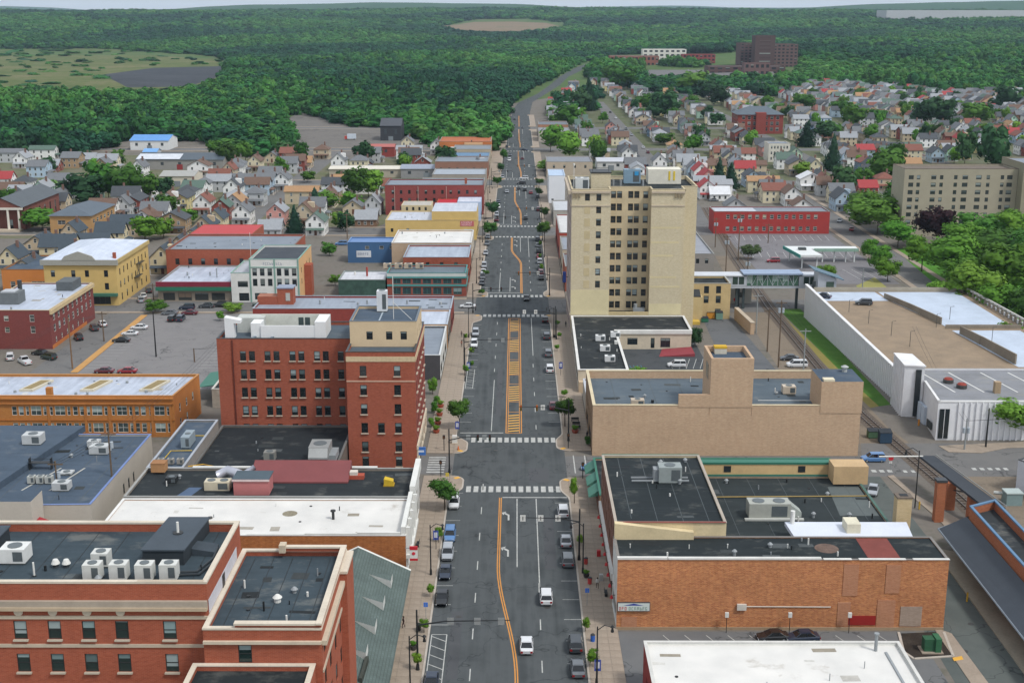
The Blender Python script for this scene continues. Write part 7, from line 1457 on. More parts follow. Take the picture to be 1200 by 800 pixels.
for i, (px, py, w, h) in enumerate(((514, 636, 9, 20), (504, 700, 9, 17), (497, 742, 12, 18), (489, 786, 11, 24), (679, 640, 9, 15), (686, 740, 11, 18), (695, 782, 16, 22), (673, 590, 11, 32), (553, 432, 6, 10), (552, 418, 7, 12), (546, 440, 8, 13), (655, 398, 6, 9), (653, 384, 7, 9), (653, 412, 6, 9), (661, 466, 8, 10), (546, 400, 5, 10), (633, 305, 4, 8), (634, 318, 5, 9), (633, 290, 4, 8))):
    tpx(px, py, w, h, 'lime', ['slim young street tree in a paving pit', 'young street tree with lime green leaves in a kerbside pit'][h > 14], 'young street trees', .36)
# shrubs along the red office block
for i, (px, py, w, h) in enumerate(((507, 462, 11, 22), (509, 484, 9, 16), (512, 474, 8, 12), (506, 500, 8, 12))): tpx(px, py, w, h, 'bright', 'leafy planter shrub along the red office block', 'office block shrubs', .05)
tpx(690, 522, 10, 13, 'mid', 'clipped dark green bush beside the theatre bench', None, .05)
# town trees, left
for px, py, w, h, k, l in ((98, 240, 50, 38, 'far_dark', 'broad dark tree in the clump behind the tan hall'), (128, 236, 44, 48, 'far_mid', 'tall tree in the middle of the clump behind the hall'), (150, 238, 40, 44, 'far_mid', 'green tree at the depot end of the clump behind the hall'), (175, 236, 30, 34, 'far_mid', 'tree between the clump and the cream depot'), (192, 234, 22, 26, 'far_dark', 'dark tree beside the cream depot'), (170, 282, 34, 30, 'far_bright', 'tree in front of the brown roofed white house'), (192, 280, 24, 24, 'far_bright', 'tree beside the dark gabled house'), (222, 262, 22, 18, 'far_bright', 'low bright tree by the red roofed white house'), (50, 270, 44, 24, 'far_bright', 'leafy trees beside the columned church'), (20, 185, 26, 30, 'far_dark', 'dark tree above the grey roofs'), (235, 308, 30, 20, 'far_bright', 'bushy tree behind the fascia shop'), (182, 366, 24, 15, 'bright', 'roadside tree at the car park corner'), (274, 366, 22, 12, 'bright', 'roadside tree in front of the white lodge'), (258, 376, 9, 12, 'bright', 'small tree inside the car park'),
                           (415, 235, 32, 40, 'far_mid', 'willow like green tree behind the long flat store'), (432, 232, 34, 34, 'far_bright', 'bright tree beside the willow like tree'), (414, 246, 26, 22, 'far_bright', 'low bright bush behind the white gabled house'), (405, 272, 20, 26, 'far_dark', 'grey green tree behind the blue building'), (472, 249, 20, 20, 'far_bright', 'bright tree against the long red mill'), (521, 202, 26, 32, 'far_dark', 'large dark tree in front of the orange roofs'), (333, 188, 22, 24, 'far_dark', 'dark tree by the rail yard gate'), (420, 188, 16, 18, 'far_dark', 'dark tree behind the white gabled house row'), (440, 187, 18, 12, 'far_bright', 'round bright tree by the red yard store'), (455, 300, 22, 8, 'far_bright', 'shrub behind the cream three storey house'), (360, 214, 18, 14, 'far_mid', 'small tree in the west side streets'), (268, 196, 26, 30, 'far_mid', 'tree at the end of the grey warehouse'), (288, 190, 24, 26, 'far_mid', 'tree at the wood edge by the warehouse'), (393, 335, 14, 14, 'bright', 'bush against the mural garage'), (386, 300, 16, 18, 'far_mid', 'tree in the lot behind the mural garage'), (398, 268, 18, 20, 'far_bright', 'tree at the back of the lodge lot'), (250, 182, 20, 18, 'far_mid', 'tree behind the grey warehouse roof')): tpx(px, py, w, h, k, l, None, .1)
for px, py, w, h, l in ((369, 252, 22, 32, 'blue green spruce behind the pink house'), (346, 274, 20, 34, 'green spruce beside the pink house'), (842, 222, 20, 38, 'tall dark spruce behind the white gabled house'), (856, 222, 18, 32, 'second dark spruce beside the tall one'), (975, 200, 18, 42, 'tall spruce beside the cream gabled houses'), (945, 172, 22, 30, 'dark spruce near the red school'), (690, 130, 16, 40, 'dark spruce in the far east street')): tpx(px, py, w, h, 'spruce', l)
# town trees, right
for px, py, w, h, k, l in ((645, 178, 30, 32, 'far_bright', 'round bright tree on the green by the street'), (667, 188, 32, 34, 'far_bright', 'large bright tree on the green by the street'), (700, 192, 18, 32, 'far_mid', 'slender tree behind the pale depot'), (665, 150, 30, 30, 'far_mid', 'tree above the green by the street'), (680, 135, 28, 28, 'far_dark', 'dark tree row along the far street'), (640, 200, 24, 12, 'far_bright', 'low bush on the green'), (1160, 205, 40, 60, 'far_dark', 'tall dark conifer group above the apartment slab'), (1130, 195, 22, 40, 'far_dark', 'dark narrow tree by the pale blue house'), (1118, 192, 18, 20, 'far_bright', 'low tree in front of the mint house'), (1100, 150, 36, 34, 'far_dark', 'big dark tree among the east houses'), (1082, 148, 30, 30, 'far_dark', 'dark round tree beside the big dark tree'), (1145, 146, 34, 26, 'far_mid', 'rounded tree near the east end'), (1180, 130, 34, 30, 'far_dark', 'dark tree at the east edge'), (1000, 155, 30, 32, 'far_mid', 'tree above the yellow house'), (965, 165, 30, 24, 'far_dark', 'dark tree by the spruce'), (985, 135, 22, 18, 'far_mid', 'small tree in the east rows'), (1025, 145, 22, 18, 'far_mid', 'small tree between the east rows'), (945, 132, 22, 22, 'far_mid', 'tree behind the school'), (935, 128, 20, 20, 'far_mid', 'tree at the school corner'), (780, 140, 44, 36, 'far_dark', 'dark tree group in the middle of the east houses'), (760, 132, 26, 24, 'far_mid', 'tree beside the dark tree group'), (810, 110, 34, 28, 'far_mid', 'round tree below the clinic'), (830, 118, 30, 26, 'far_dark', 'dark tree below the clinic'), (845, 124, 24, 24, 'far_dark', 'dark tree by the school roof'), (735, 105, 36, 30, 'far_mid', 'tree cluster below the clinic car park'), (718, 100, 24, 26, 'far_mid', 'tree at the bend of the road'), (880, 175, 18, 22, 'far_bright', 'small bright tree in the east rows'), (812, 178, 22, 20, 'far_bright', 'tree on the corner of the east street'), (1050, 205, 26, 40, 'far_mid', 'tall tree in front of the slab'), (1035, 215, 40, 44, 'far_mid', 'broad tree west of the slab'), (986, 232, 30, 40, 'far_dark', 'dark tree before the cream gabled house'), (1010, 220, 22, 24, 'far_mid', 'tree behind the blue shop')): tpx(px, py, w, h, k, l, None, .1)

# ------------------------------------------------------------------ filler houses and trees in the street grid
def inpoly(px, py, poly):
    c = False; j = len(poly) - 1
    for i in range(len(poly)):
        if (poly[i][1] > py) != (poly[j][1] > py) and px < (poly[j][0] - poly[i][0]) * (py - poly[i][1]) / (poly[j][1] - poly[i][1]) + poly[i][0]: c = not c
        j = i
    return c
ZONE_R = [(628, 134), (642, 116), (662, 103), (700, 92), (712, 100), (760, 108), (800, 112), (860, 112), (905, 100), (960, 100), (1030, 102), (1120, 112), (1215, 108), (1215, 186), (1120, 186), (1060, 188), (1010, 235), (985, 240), (830, 236), (800, 225), (735, 205), (690, 200), (655, 165)]
ZONE_L = [(-10, 182), (60, 184), (140, 192), (150, 205), (280, 200), (330, 190), (480, 182), (560, 172), (562, 205), (450, 215), (440, 262), (400, 280), (300, 275), (270, 262), (200, 262), (-10, 262)]
BLK = [(o.location.x, o.location.y, 16) for o in COL.objects if o.parent is None and o.get('category') in ('building', 'warehouse', 'school', 'church', 'shop') and o.location.y > 440]
BLK += [(G(890, 156).x, G(890, 156).y + 10, 34), (G(812 - 600, 199).x if False else -181, 712, 34), (-182, 660, 16)]
rg = random.Random(21); cand = []
for X0 in [62, 92, 118, 147, 187, 212, 230, 260, 282, 304, 326, 348, 370, 392, 414, 436, 458, 480, 502]:
    y = 515
    while y < 1560: cand.append((X0 + (y - 500) * .012 + rg.uniform(-1.5, 1.5), y + rg.uniform(-1.5, 1.5), 'R')); y += 11.6 + rg.uniform(0, 2.4)
for X0 in (30, 48): 
    y = 560
    while y < 1560: cand.append((X0 + rg.uniform(-1, 1) + max(0, y - 1130) * .105, y, 'R')); y += 12
for X0 in (-60, -84, -122, -148, -172, -198, -222, -250):
    y = 520
    while y < 800: cand.append((X0 + rg.uniform(-2, 2), y + rg.uniform(-2, 2), 'L')); y += 14
cand.sort(key=lambda c: c[1])
count = len(HOUSES); far_list = []
for x, y, side in cand:
    px, py = PX(x, y)
    if not inpoly(px, py, ZONE_R if side == 'R' else ZONE_L): continue
    if any(abs(y - yc) < (b - a) / 2 + 7 for yc, a, b in XS): continue
    if any((x - a) ** 2 + (y - b) ** 2 < (r + 3.0) ** 2 for a, b, r in HOUSES) or any((x - a) ** 2 + (y - b) ** 2 < (r * .75 + 3) ** 2 for a, b, r in TREES) or any((x - a) ** 2 + (y - b) ** 2 < (r + 6) ** 2 for a, b, r in BLK): continue
    if abs(x - 77) < 9 or abs(x - 172) < 8 or abs(x - 245) < 8 or abs(x - 131) < 9 and y < 620: continue
    q = rg.random()
    if q < (.24 if side == 'R' else .36):
        tk = rg.choice(('far_mid', 'far_dark', 'far_bright', 'far_mid')); hh = rg.uniform(7, 15)
        if len(TREES) < 300: tree(x, y, rg.uniform(8, 14), hh, tk, {'far_mid': 'mid green ', 'far_dark': 'dark green ', 'far_bright': 'bright green '}[tk] + ('tall' if hh > 12 else 'low' if hh < 9.5 else 'leafy') + ' garden tree among the ' + ('east' if side == 'R' else 'west') + ' side houses', 'garden trees among the houses', .12)
        continue
    v = rg.choice((0, 0, 1, 2, 2, 3, 4, 6, 7)); wc = pick(rg, WALLS); rc = pick(rg, ROOFS); a = rg.choice((0, 0, 90, 90, 180, 270)) if side == 'R' else rg.choice((0, 90))
    if len(HOUSES) < 300: house(x, y, R(a + rg.uniform(-3, 3)), v, wc, rc, ('in the far east rows' if y > 900 else 'in the east side rows') if side == 'R' else 'in the west side streets', y < 760)
    else: far_list.append((x, y, a, v, wc, rc)); HOUSES.append((x, y, 5))
if far_list:
    fm_ = MB(); pal = [plain(c[1], .8, .14, .8) for c in WALLS] + [plain(c[1], .8, .2, 1.1) for c in ROOFS]
    for x, y, a, v, wc, rc in far_list:
        w, l, h = HV[v]['dims']; 
        if a % 180: w, l = l, w
        rz = 3.2; mi, ri = WALLS.index(wc), len(WALLS) + ROOFS.index(rc)
        fm_.box(x - w / 2, x + w / 2, y - l / 2, y + l / 2, 0, h, mi)
        if a % 180 == 0:
            fm_.tri((x - w / 2, y - l / 2, h), (x + w / 2, y - l / 2, h), (x, y - l / 2, h + rz), mi); fm_.quad((x - w / 2 - .4, y - l / 2 - .4, h - .2), (x, y - l / 2 - .4, h + rz + .1), (x, y + l / 2, h + rz + .1), (x - w / 2 - .4, y + l / 2, h - .2), ri); fm_.quad((x, y - l / 2 - .4, h + rz + .1), (x + w / 2 + .4, y - l / 2 - .4, h - .2), (x + w / 2 + .4, y + l / 2, h - .2), (x, y + l / 2, h + rz + .1), ri)
        else:
            fm_.quad((x - w / 2 - .4, y - l / 2 - .4, h - .2), (x + w / 2 + .4, y - l / 2 - .4, h - .2), (x + w / 2 + .4, y, h + rz), (x - w / 2 - .4, y, h + rz), ri); fm_.tri((x - w / 2, y + l / 2, h), (x - w / 2, y - l / 2, h), (x - w / 2, y, h + rz), mi)
        for wx in (-w * .25, w * .25):
            for wz in (1.0, 3.6): fm_.box(x + wx - .45, x + wx + .45, y - l / 2 - .05, y - l / 2 - .003, wz, wz + 1.3, len(pal))
    tag(fm_.build('far_houses', pal + [solid('#32383c', .2, .5)]), 'rows of small pale houses far along the east streets', 'houses', None, 'stuff')

# ================================================================== the woods
def wood_tree(seed, mt): return crown_mesh('wood_crown', mt, seed, 230, .085, 8, .28)
FW = [leaf('#1a4122', '#2a5c2c', '#3d7638', .2, .5), leaf('#2a5524', '#3f7230', '#588941', .2, .5), leaf('#153626', '#1f4a31', '#2d5c3c', .2, .45)]
protos = bpy.data.collections.new('wood_kinds')
for i in range(6):
    o = bpy.data.objects.new('wood_crown', wood_tree(300 + i, FW[i % 3])); protos.objects.link(o)
WOODZ = [(-80, 5), (1300, 5), (1300, 114), (1200, 112), (1110, 112), (1020, 103), (960, 101), (905, 108), (940, 92), (938, 60), (868, 60), (840, 62), (712, 66), (690, 74), (652, 92), (618, 106), (606, 118), (604, 140), (606, 165), (594, 168), (590, 150), (585, 178), (540, 178), (505, 168), (482, 160), (458, 150), (408, 148), (372, 138), (352, 132), (330, 140), (345, 165), (330, 182), (290, 184), (272, 172), (205, 166), (150, 160), (112, 186), (60, 182), (-80, 190)]
GAPS = [[(-80, 58), (115, 57), (252, 66), (278, 80), (258, 98), (215, 112), (190, 118), (110, 112), (60, 110), (-80, 112)], [(505, 34), (545, 41), (610, 42), (662, 34), (668, 28), (620, 22), (556, 23)], [(592, 172), (593, 130), (603, 118), (625, 109), (639, 99), (651, 89), (669, 79), (682, 72), (710, 72), (693, 82), (671, 92), (661, 102), (645, 112), (629, 122), (627, 150), (634, 175)]]
WOODX = [(690, 72), (712, 64), (940, 60), (950, 104), (905, 114), (860, 112), (800, 112), (760, 108), (712, 100), (690, 92)]; KEEP = [(712, 775, 64, 80), (750, 842, 56, 76), (828, 938, 44, 92), (752, 910, 80, 97)]
def build_wood():
    rg = random.Random(5); vs, sc_, idx = [], [], []
    y = 720.0
    while y < 6900:
        st = 10.5 if y < 1500 else (13.5 if y < 2400 else (18 if y < 3800 else 25))
        half = y * .43 + 40; x = -half
        while x < half:
            X, Y = x + rg.uniform(-.45, .45) * st, y + rg.uniform(-.45, .45) * st; x += st
            h = terrain_h(X, Y); px, py = PX(X, Y, h)
            if not inpoly(px, py, WOODZ) and not ((inpoly(px, py, WOODX) and rg.random() < .75 or inpoly(px, py, [(645, 138), (668, 120), (692, 104), (712, 108), (700, 128), (670, 140)]) and rg.random() < .3) and not any(a < px < b and c < py < d for a, b, c, d in KEEP)): continue
            if any(inpoly(px, py, g) for g in GAPS[:2]) and (py < 50 or rg.random() < .95 or (120 < px < 262 and 78 < py < 103)): continue
            if inpoly(px, py, GAPS[2]) : continue
            if any((X - a) ** 2 + (Y - b) ** 2 < (r + 3) ** 2 for a, b, r in ()): continue
            big = 1.0 + .35 * math.sin(X / 90) * math.sin(Y / 140 + 1)
            hgt = rg.uniform(8, 19) * big * (1 if Y < 3000 else 1.15); 
            if inpoly(px, py, GAPS[0]): hgt *= .3
            vs.append((X, Y, h - hgt * .12)); sc_.append((st * rg.uniform(.85, 2.15), hgt)); 
            q = math.sin(X / 130 + 1.7 * math.sin(Y / 310)) + math.sin(Y / 170 + 2.7 + 1.3 * math.sin(X / 240)) + rg.uniform(-1, 1); idx.append((2 if q < -.8 else 1 if q > .5 else 0) + rg.choice((0, 3)))
        y += st
    me = bpy.data.meshes.new('forest'); me.from_pydata(vs, [], [])
    a = me.attributes.new('wh', 'FLOAT_VECTOR', 'POINT'); a.data.foreach_set('vector', [c for w, h in sc_ for c in (w, w, h)])
    b = me.attributes.new('kind_ix', 'INT', 'POINT'); b.data.foreach_set('value', idx)
    r = me.attributes.new('rot', 'FLOAT_VECTOR', 'POINT'); r.data.foreach_set('vector', [c for _ in vs for c in (rg.uniform(-.12, .12), rg.uniform(-.12, .12), rg.uniform(0, 6.28))])
    o = bpy.data.objects.new('forest', me); COL.objects.link(o); tag(o, 'dense green broadleaf wood rolling back to the horizon', 'forest', None, 'stuff')
    ng = bpy.data.node_groups.new('wood_scatter', 'GeometryNodeTree'); ng.interface.new_socket('Geometry', in_out='INPUT', socket_type='NodeSocketGeometry'); ng.interface.new_socket('Geometry', in_out='OUTPUT', socket_type='NodeSocketGeometry')
    N, Lk = ng.nodes, ng.links; gi, go = N.new('NodeGroupInput'), N.new('NodeGroupOutput'); mp = N.new('GeometryNodeMeshToPoints'); ip = N.new('GeometryNodeInstanceOnPoints'); ci = N.new('GeometryNodeCollectionInfo')
    ci.inputs['Collection'].default_value = protos; ci.inputs['Separate Children'].default_value = True; ci.inputs['Reset Children'].default_value = True
    def att(nm, ty): n = N.new('GeometryNodeInputNamedAttribute'); n.data_type = ty; n.inputs['Name'].default_value = nm; return n.outputs[0]
    Lk.new(gi.outputs[0], mp.inputs[0]); Lk.new(mp.outputs[0], ip.inputs['Points']); Lk.new(ci.outputs[0], ip.inputs['Instance']); ip.inputs['Pick Instance'].default_value = True
    Lk.new(att('kind_ix', 'INT'), ip.inputs['Instance Index']); Lk.new(att('wh', 'FLOAT_VECTOR'), ip.inputs['Scale'])
    er = N.new('FunctionNodeEulerToRotation'); Lk.new(att('rot', 'FLOAT_VECTOR'), er.inputs[0]); Lk.new(er.outputs[0], ip.inputs['Rotation']); Lk.new(ip.outputs[0], go.inputs[0])
    md = o.modifiers.new('scatter', 'NODES'); md.node_group = ng
    print('wood', len(vs), 'houses', len(HOUSES), 'trees', len(TREES))
build_wood()
# ================================================================== cars
CM = {}
def car_meshes(kind):
    if kind in CM: return CM[kind]
    L, W, belt, top, c0, c1, t0, t1 = {'sedan': (4.7, 1.82, .92, 1.44, -1.75, 1.15, -1.0, .35), 'suv': (4.6, 1.88, 1.05, 1.70, -2.2, 1.2, -1.95, .5), 'van': (5.1, 1.95, 1.1, 1.78, -2.45, 1.7, -2.2, .9), 'pickup': (5.5, 1.95, 1.1, 1.82, -.5, 1.5, -.35, .75), 'coupe': (4.5, 1.8, .88, 1.34, -1.6, 1.0, -.9, .2)}[kind]
    h = L / 2; b = MB(); w = W / 2
    hood = .12 if kind != 'van' else .05
    st = [(-h, .82, .42, belt - .14), (-h + .12, .94, .26, belt - .03), (-h + .7, 1, .2, belt), (-.2, 1, .2, belt), (c1 - .05, 1, .2, belt - .01), (h - .75, .98, .2, belt - hood), (h - .2, .9, .24, belt - hood - .1), (h, .74, .42, belt - hood - .28)]
    rings = []
    for y, k, zb, zt in st:
        q = w * k; i = len(b.v); b.v += [(-q * .9, y, zb), (-q, y, zb + .22), (-q, y, zt - .16), (-q * .9, y, zt), (q * .9, y, zt), (q, y, zt - .16), (q, y, zb + .22), (q * .9, y, zb)]; rings.append(i)
    for a, c in zip(rings, rings[1:]):
        for k in range(8): j = (k + 1) % 8; b.f.append((a + k, c + k, c + j, a + j)); b.m.append(0)
    b.f.append(tuple(rings[0] + k for k in range(8))); b.m.append(0); b.f.append(tuple(rings[-1] + k for k in reversed(range(8)))); b.m.append(0)
    if kind == 'pickup': b.box(-w * .95, w * .95, -h + .05, c0 - .02, belt, belt + .02, 0)
    g = MB(); wb, wt = w * .93, w * .74
    A = [(-wb, c0, belt - .02), (wb, c0, belt - .02), (wb, c1, belt - .02), (-wb, c1, belt - .02)]; B = [(-wt, t0, top - .05), (wt, t0, top - .05), (wt, t1, top - .05), (-wt, t1, top - .05)]
    for k in range(4): j = (k + 1) % 4; g.quad(A[k], A[j], B[j], B[k])
    r = MB(); r.prism([(-wt - .03, t0 - .06), (wt + .03, t0 - .06), (wt + .03, t1 + .08), (-wt - .03, t1 + .08)], top - .06, top); 
    i = len(r.v); m2 = wt * .8; r.poly([(-m2, t0 + .1, top + .02), (m2, t0 + .1, top + .02), (m2, t1 - .1, top + .02), (-m2, t1 - .1, top + .02)])
    for s in (-1, 1):
        for (ya, yb) in ((c0, t0), (c1, t1), ((c0 + c1) / 2 - .2, (t0 + t1) / 2 - .1)): r.tube([(s * wb, ya, belt), (s * wt, yb, top - .04)], .045, 4)
    wh = MB().cyl(0, 0, -.11, .11, .33, None, 12); wh.v = [(v[2], v[0], v[1]) for v in wh.v]
    hub = MB().cyl(0, 0, -.12, .12, .19, None, 8); hub.v = [(v[2], v[0], v[1]) for v in hub.v]
    wheel = MB(); wheel.v = wh.v + hub.v; wheel.f = wh.f + [tuple(k + len(wh.v) for k in f) for f in hub.f]; wheel.m = [0] * len(wh.f) + [1] * len(hub.f)
    hl = MB().box(-.24, .24, -.04, .04, -.1, .1); tl = MB().box(-.16, .16, -.05, .05, -.16, .12)
    PA = paint('#808080')
    CM[kind] = dict(body=b.mesh('body', PA), cabin=g.mesh('window', solid('#15191c', .08, .6)), roof=r.mesh('roof', PA), wheel=wheel.mesh('wheel', [solid('#17181a', .8), solid('#8d9092', .4)]), hl=hl.mesh('headlight', solid('#cfd3d6', .2)), tl=tl.mesh('tail_light', solid('#8c1d1f', .25)), dims=(L, W, belt, c1, hood))
    return CM[kind]
COLS = {'white': '#cfd1d2', 'silver': '#9a9fa4', 'grey': '#5f6468', 'black': '#16191b', 'dark blue': '#1d2a3d', 'blue': '#4f78a8', 'red': '#8c1f2a', 'dark grey': '#34393d', 'dark red': '#5d1c26', 'dark green': '#24372f', 'tan': '#8f8470'}
WORD = {'sedan': 'sedan', 'suv': 'SUV', 'van': 'minivan', 'pickup': 'pickup truck', 'coupe': 'coupe'}
def car(x, y, rz, kind, col, where, group=None, near=True, z=.034):
    M_ = car_meshes(kind); L, W, belt, c1, hood = M_['dims']; p = paint(COLS[col])
    o = thing('car' if kind != 'pickup' else 'pickup_truck', f'{col} {WORD[kind]} {where}', {'suv': 'car', 'sedan': 'car', 'coupe': 'car', 'van': 'van', 'pickup': 'truck'}[kind], (x, y, z), rz, group)
    inst('body', M_['body'], o, (0, 0, 0), 0, None, [p]); inst('window', M_['cabin'], o); inst('roof', M_['roof'], o, (0, 0, 0), 0, None, [p])
    if near:
        for sx in (-1, 1):
            for sy in (-.31, .3): inst('wheel', M_['wheel'], o, (sx * (W / 2 - .12), sy * L, .33))
            inst('headlight', M_['hl'], o, (sx * W * .3, L / 2 - .1, belt - hood - .3)); inst('tail_light', M_['tl'], o, (sx * W * .36, -L / 2 + .03, belt - .3))
    else:
        for sy in (-.31, .3): inst('wheel', M_['wheel'], o, (-W / 2 + .12, sy * L, .33)); inst('wheel', M_['wheel'], o, (W / 2 - .12, sy * L, .33))
def cpx(px, py, rz, kind, col, where, group=None, near=True, x=None, z=.034):
    p = G(px, py, .4); car(x if x is not None else p.x, p.y, R(rz), kind, col, where, group, near, z)
XL, XR = -10.85, 8.15
for px, py, k, c, w in ((535, 590, 'suv', 'white', 'parked beside the bushy corner tree'), (529, 628, 'suv', 'blue', 'parked ahead of a silver car by the white store'), (524, 649, 'suv', 'silver', 'parked between blue SUV and dark car'), (521, 671, 'sedan', 'dark blue', 'parked behind the silver SUV'), (518, 701, 'sedan', 'black', 'parked alone by the young trees'), (499, 800, 'sedan', 'dark blue', 'parked beside the hatched kerb bay')): cpx(px, py, 180, k, c, w, 'cars parked along the west kerb', True, XL)
for px, py, k, c, w in ((662, 600, 'suv', 'white', 'parked near the crossing by the awnings'), (665, 634, 'sedan', 'silver', 'parked in front of a grey SUV'), (668, 657, 'suv', 'grey', 'parked behind the silver sedan'), (673, 755, 'suv', 'dark grey', 'parked by the alley mouth'), (678, 783, 'sedan', 'grey', 'parked behind the dark SUV near the alley')): cpx(px, py, 0, k, c, w, 'cars parked along the east kerb', True, XR)
cpx(640, 700, 0, 'suv', 'white', 'driving up the street in the straight lane'); cpx(617, 756, 0, 'sedan', 'white', 'driving up the street beside the orange line')
for px, py, k, c in ((562, 391, 'suv', 'silver'), (561, 404, 'suv', 'white')): cpx(px, py, 180, k, c, 'parked by the silver roofed shop', 'cars parked along the west kerb', True, XL)
for px, py, k, c, w in ((643, 375, 'sedan', 'black', 'parked at the tower corner'), (644, 395, 'suv', 'dark grey', 'parked beside the bank front'), (645, 415, 'suv', 'grey', 'parked midway along the bank'), (647, 433, 'suv', 'white', 'parked at the end of the bank front'), (651, 476, 'sedan', 'dark red', 'parked under the clipped tree by the theatre')): cpx(px, py, 0, k, c, w, 'cars parked along the east kerb', True, XR)
cpx(617, 350, 180, 'sedan', 'black', 'crossing the second junction'); cpx(548, 359, 90, 'sedan', 'white', 'waiting in the side street by the silver roofed shop')
for i, (px, py) in enumerate(((578, 278), (577, 286), (576, 297), (574, 312), (573, 319), (572, 325), (571, 332))): cpx(px, py, 180, ['sedan', 'suv'][i % 2], ['silver', 'grey', 'silver', 'silver', 'white', 'grey', 'dark grey'][i], 'parked opposite the cream tower', 'cars parked along the west kerb', False, XL)
for i, py in enumerate((281, 288, 295, 301, 307, 314, 320, 326)): cpx(635, py, 0, ['suv', 'sedan'][i % 2], ['dark grey', 'grey', 'black', 'red', 'silver', 'dark grey', 'dark red', 'black'][i], 'parked along the tower block', 'cars parked along the east kerb', False, XR)
for px, py, rz, k, c, w in ((614, 176, 60, 'sedan', 'dark blue', 'turning at the far crossing'), (598, 182, 180, 'sedan', 'grey', 'coming down the far block'), (597, 188, 180, 'suv', 'white', 'coming down the far block'), (612, 186, 0, 'sedan', 'dark red', 'queueing past the fourth block'), (614, 209, 80, 'suv', 'white', 'turning at the third crossing'), (611, 215, 90, 'suv', 'black', 'crossing the third junction'), (608, 221, 0, 'sedan', 'dark grey', 'queueing at the third lights'), (615, 223, 0, 'suv', 'black', 'queueing at the third lights'), (622, 226, 0, 'sedan', 'red', 'queueing at the third lights'), (630, 231, 0, 'suv', 'dark grey', 'parked by the white clad block'), (631, 246, 0, 'suv', 'dark red', 'parked near the low pale shop'), (616, 256, 0, 'sedan', 'black', 'leaving the second block'), (594, 225, 180, 'sedan', 'silver', 'coming past the long red mill'), (584, 237, 180, 'sedan', 'dark blue', 'parked by the long red mill'), (584, 243, 180, 'suv', 'white', 'parked by the long red mill'), (582, 258, 180, 'sedan', 'dark red', 'parked by the pale blue shop'), (582, 252, 180, 'suv', 'silver', 'parked by the pale blue shop'), (589, 208, 180, 'suv', 'silver', 'waiting at the third crossing'), (600, 160, 180, 'sedan', 'white', 'far down the street'), (612, 150, 0, 'sedan', 'grey', 'far up the street'), (603, 140, 180, 'suv', 'dark grey', 'far up the street'), (594, 172, 180, 'sedan', 'black', 'parked past the fourth crossing')): cpx(px, py, rz, k, c, w, 'cars further up the street', False)
for i, py in enumerate((128, 133, 140, 147, 153, 160, 167, 175, 181, 188, 195, 201)):
    p = G(700, py); car(73.3, p.y, 0, ['sedan', 'suv'][i % 2], ['white', 'silver', 'grey', 'black', 'dark blue', 'red'][i % 6], 'parked on the west side of the parallel east street', 'cars in the parallel east street', False)
    if i % 3: car(80.8, p.y + 6, R(180), ['suv', 'sedan'][i % 2], ['silver', 'black', 'white', 'dark red', 'grey'][i % 5], 'parked on the house side of the parallel east street', 'cars in the parallel east street', False)
for px, py, rz, k, c, w in ((142, 399, 90, 'sedan', 'black', 'in the lot row by the orange pavement'), (152, 391, 90, 'coupe', 'white', 'in the lot row beside a black sedan'), (163, 384, 90, 'sedan', 'white', 'in the lot row next to the fascia shop street'), (92, 396, 30, 'suv', 'black', 'parked along the brick flats'), (110, 385, 30, 'suv', 'dark grey', 'parked along the brick flats'), (120, 380, 30, 'sedan', 'white', 'parked along the brick flats by the corner'), (47, 414, 70, 'sedan', 'black', 'parked at the end of the brick flats'), (57, 419, 60, 'suv', 'dark green', 'parked at the end of the brick flats'), (29, 424, 40, 'pickup', 'white', 'parked by the yellow green house'), (12, 419, 20, 'suv', 'white', 'parked close to the yellow green house'), (122, 435, 90, 'sedan', 'dark red', 'parked behind the orange terrace'), (149, 435, 90, 'sedan', 'red', 'parked behind the orange terrace'), (219, 361, 90, 'suv', 'dark blue', 'in front of the fascia shop'), (222, 367, 90, 'sedan', 'dark red', 'in the lot before the fascia shop'), (202, 374, 0, 'suv', 'black', 'by the flower island of the lot'), (212, 374, 0, 'suv', 'dark blue', 'by the flower island of the lot'), (199, 367, 90, 'sedan', 'grey', 'at the mouth of the lot'), (242, 359, 90, 'sedan', 'dark grey', 'in front of the fascia shop'), (305, 357, 90, 'sedan', 'dark green', 'in front of the white lodge'), (258, 358, 90, 'suv', 'black', 'between fascia shop and lodge'), (165, 352, 20, 'suv', 'silver', 'beside the yellow corner block'), (168, 347, 20, 'sedan', 'white', 'beside the yellow corner block'), (174, 341, 20, 'suv', 'dark grey', 'beside the yellow corner block'), (400, 286, 90, 'suv', 'blue', 'behind the brick block'),
                           (793, 428, 90, 'suv', 'white', 'in the bank car park'), (934, 428, 90, 'van', 'white', 'parked beside the railway'), (925, 420, 90, 'sedan', 'dark grey', 'parked behind the white minivan'), (1023, 538, 90, 'suv', 'blue', 'pulling out past the theatre corner'), (1023, 575, 160, 'sedan', 'silver', 'parked below the stop sign'), (905, 746, 95, 'coupe', 'black', 'in the alley below the orange brick wall'), (940, 747, 95, 'sedan', 'dark blue', 'in the alley next to a black coupe'), (906, 306, 90, 'suv', 'red', 'alone in the car park below the red block'), (984, 259, 160, 'sedan', 'silver', 'on the road past the red block'), (998, 269, 160, 'sedan', 'red', 'following the silver car past the red block'), (836, 235, 90, 'sedan', 'grey', 'by the white gabled house'), (855, 234, 90, 'suv', 'white', 'by the white cottage'), (950, 215, 150, 'sedan', 'silver', 'in the east cross street'), (946, 208, 150, 'suv', 'grey', 'in the east cross street'), (940, 200, 150, 'sedan', 'dark red', 'in the east cross street'), (695, 548, 90, 'sedan', 'blue', 'stopped in the side street by the awnings')):
    cpx(px, py, rz, k, c, w, None, py > 340)
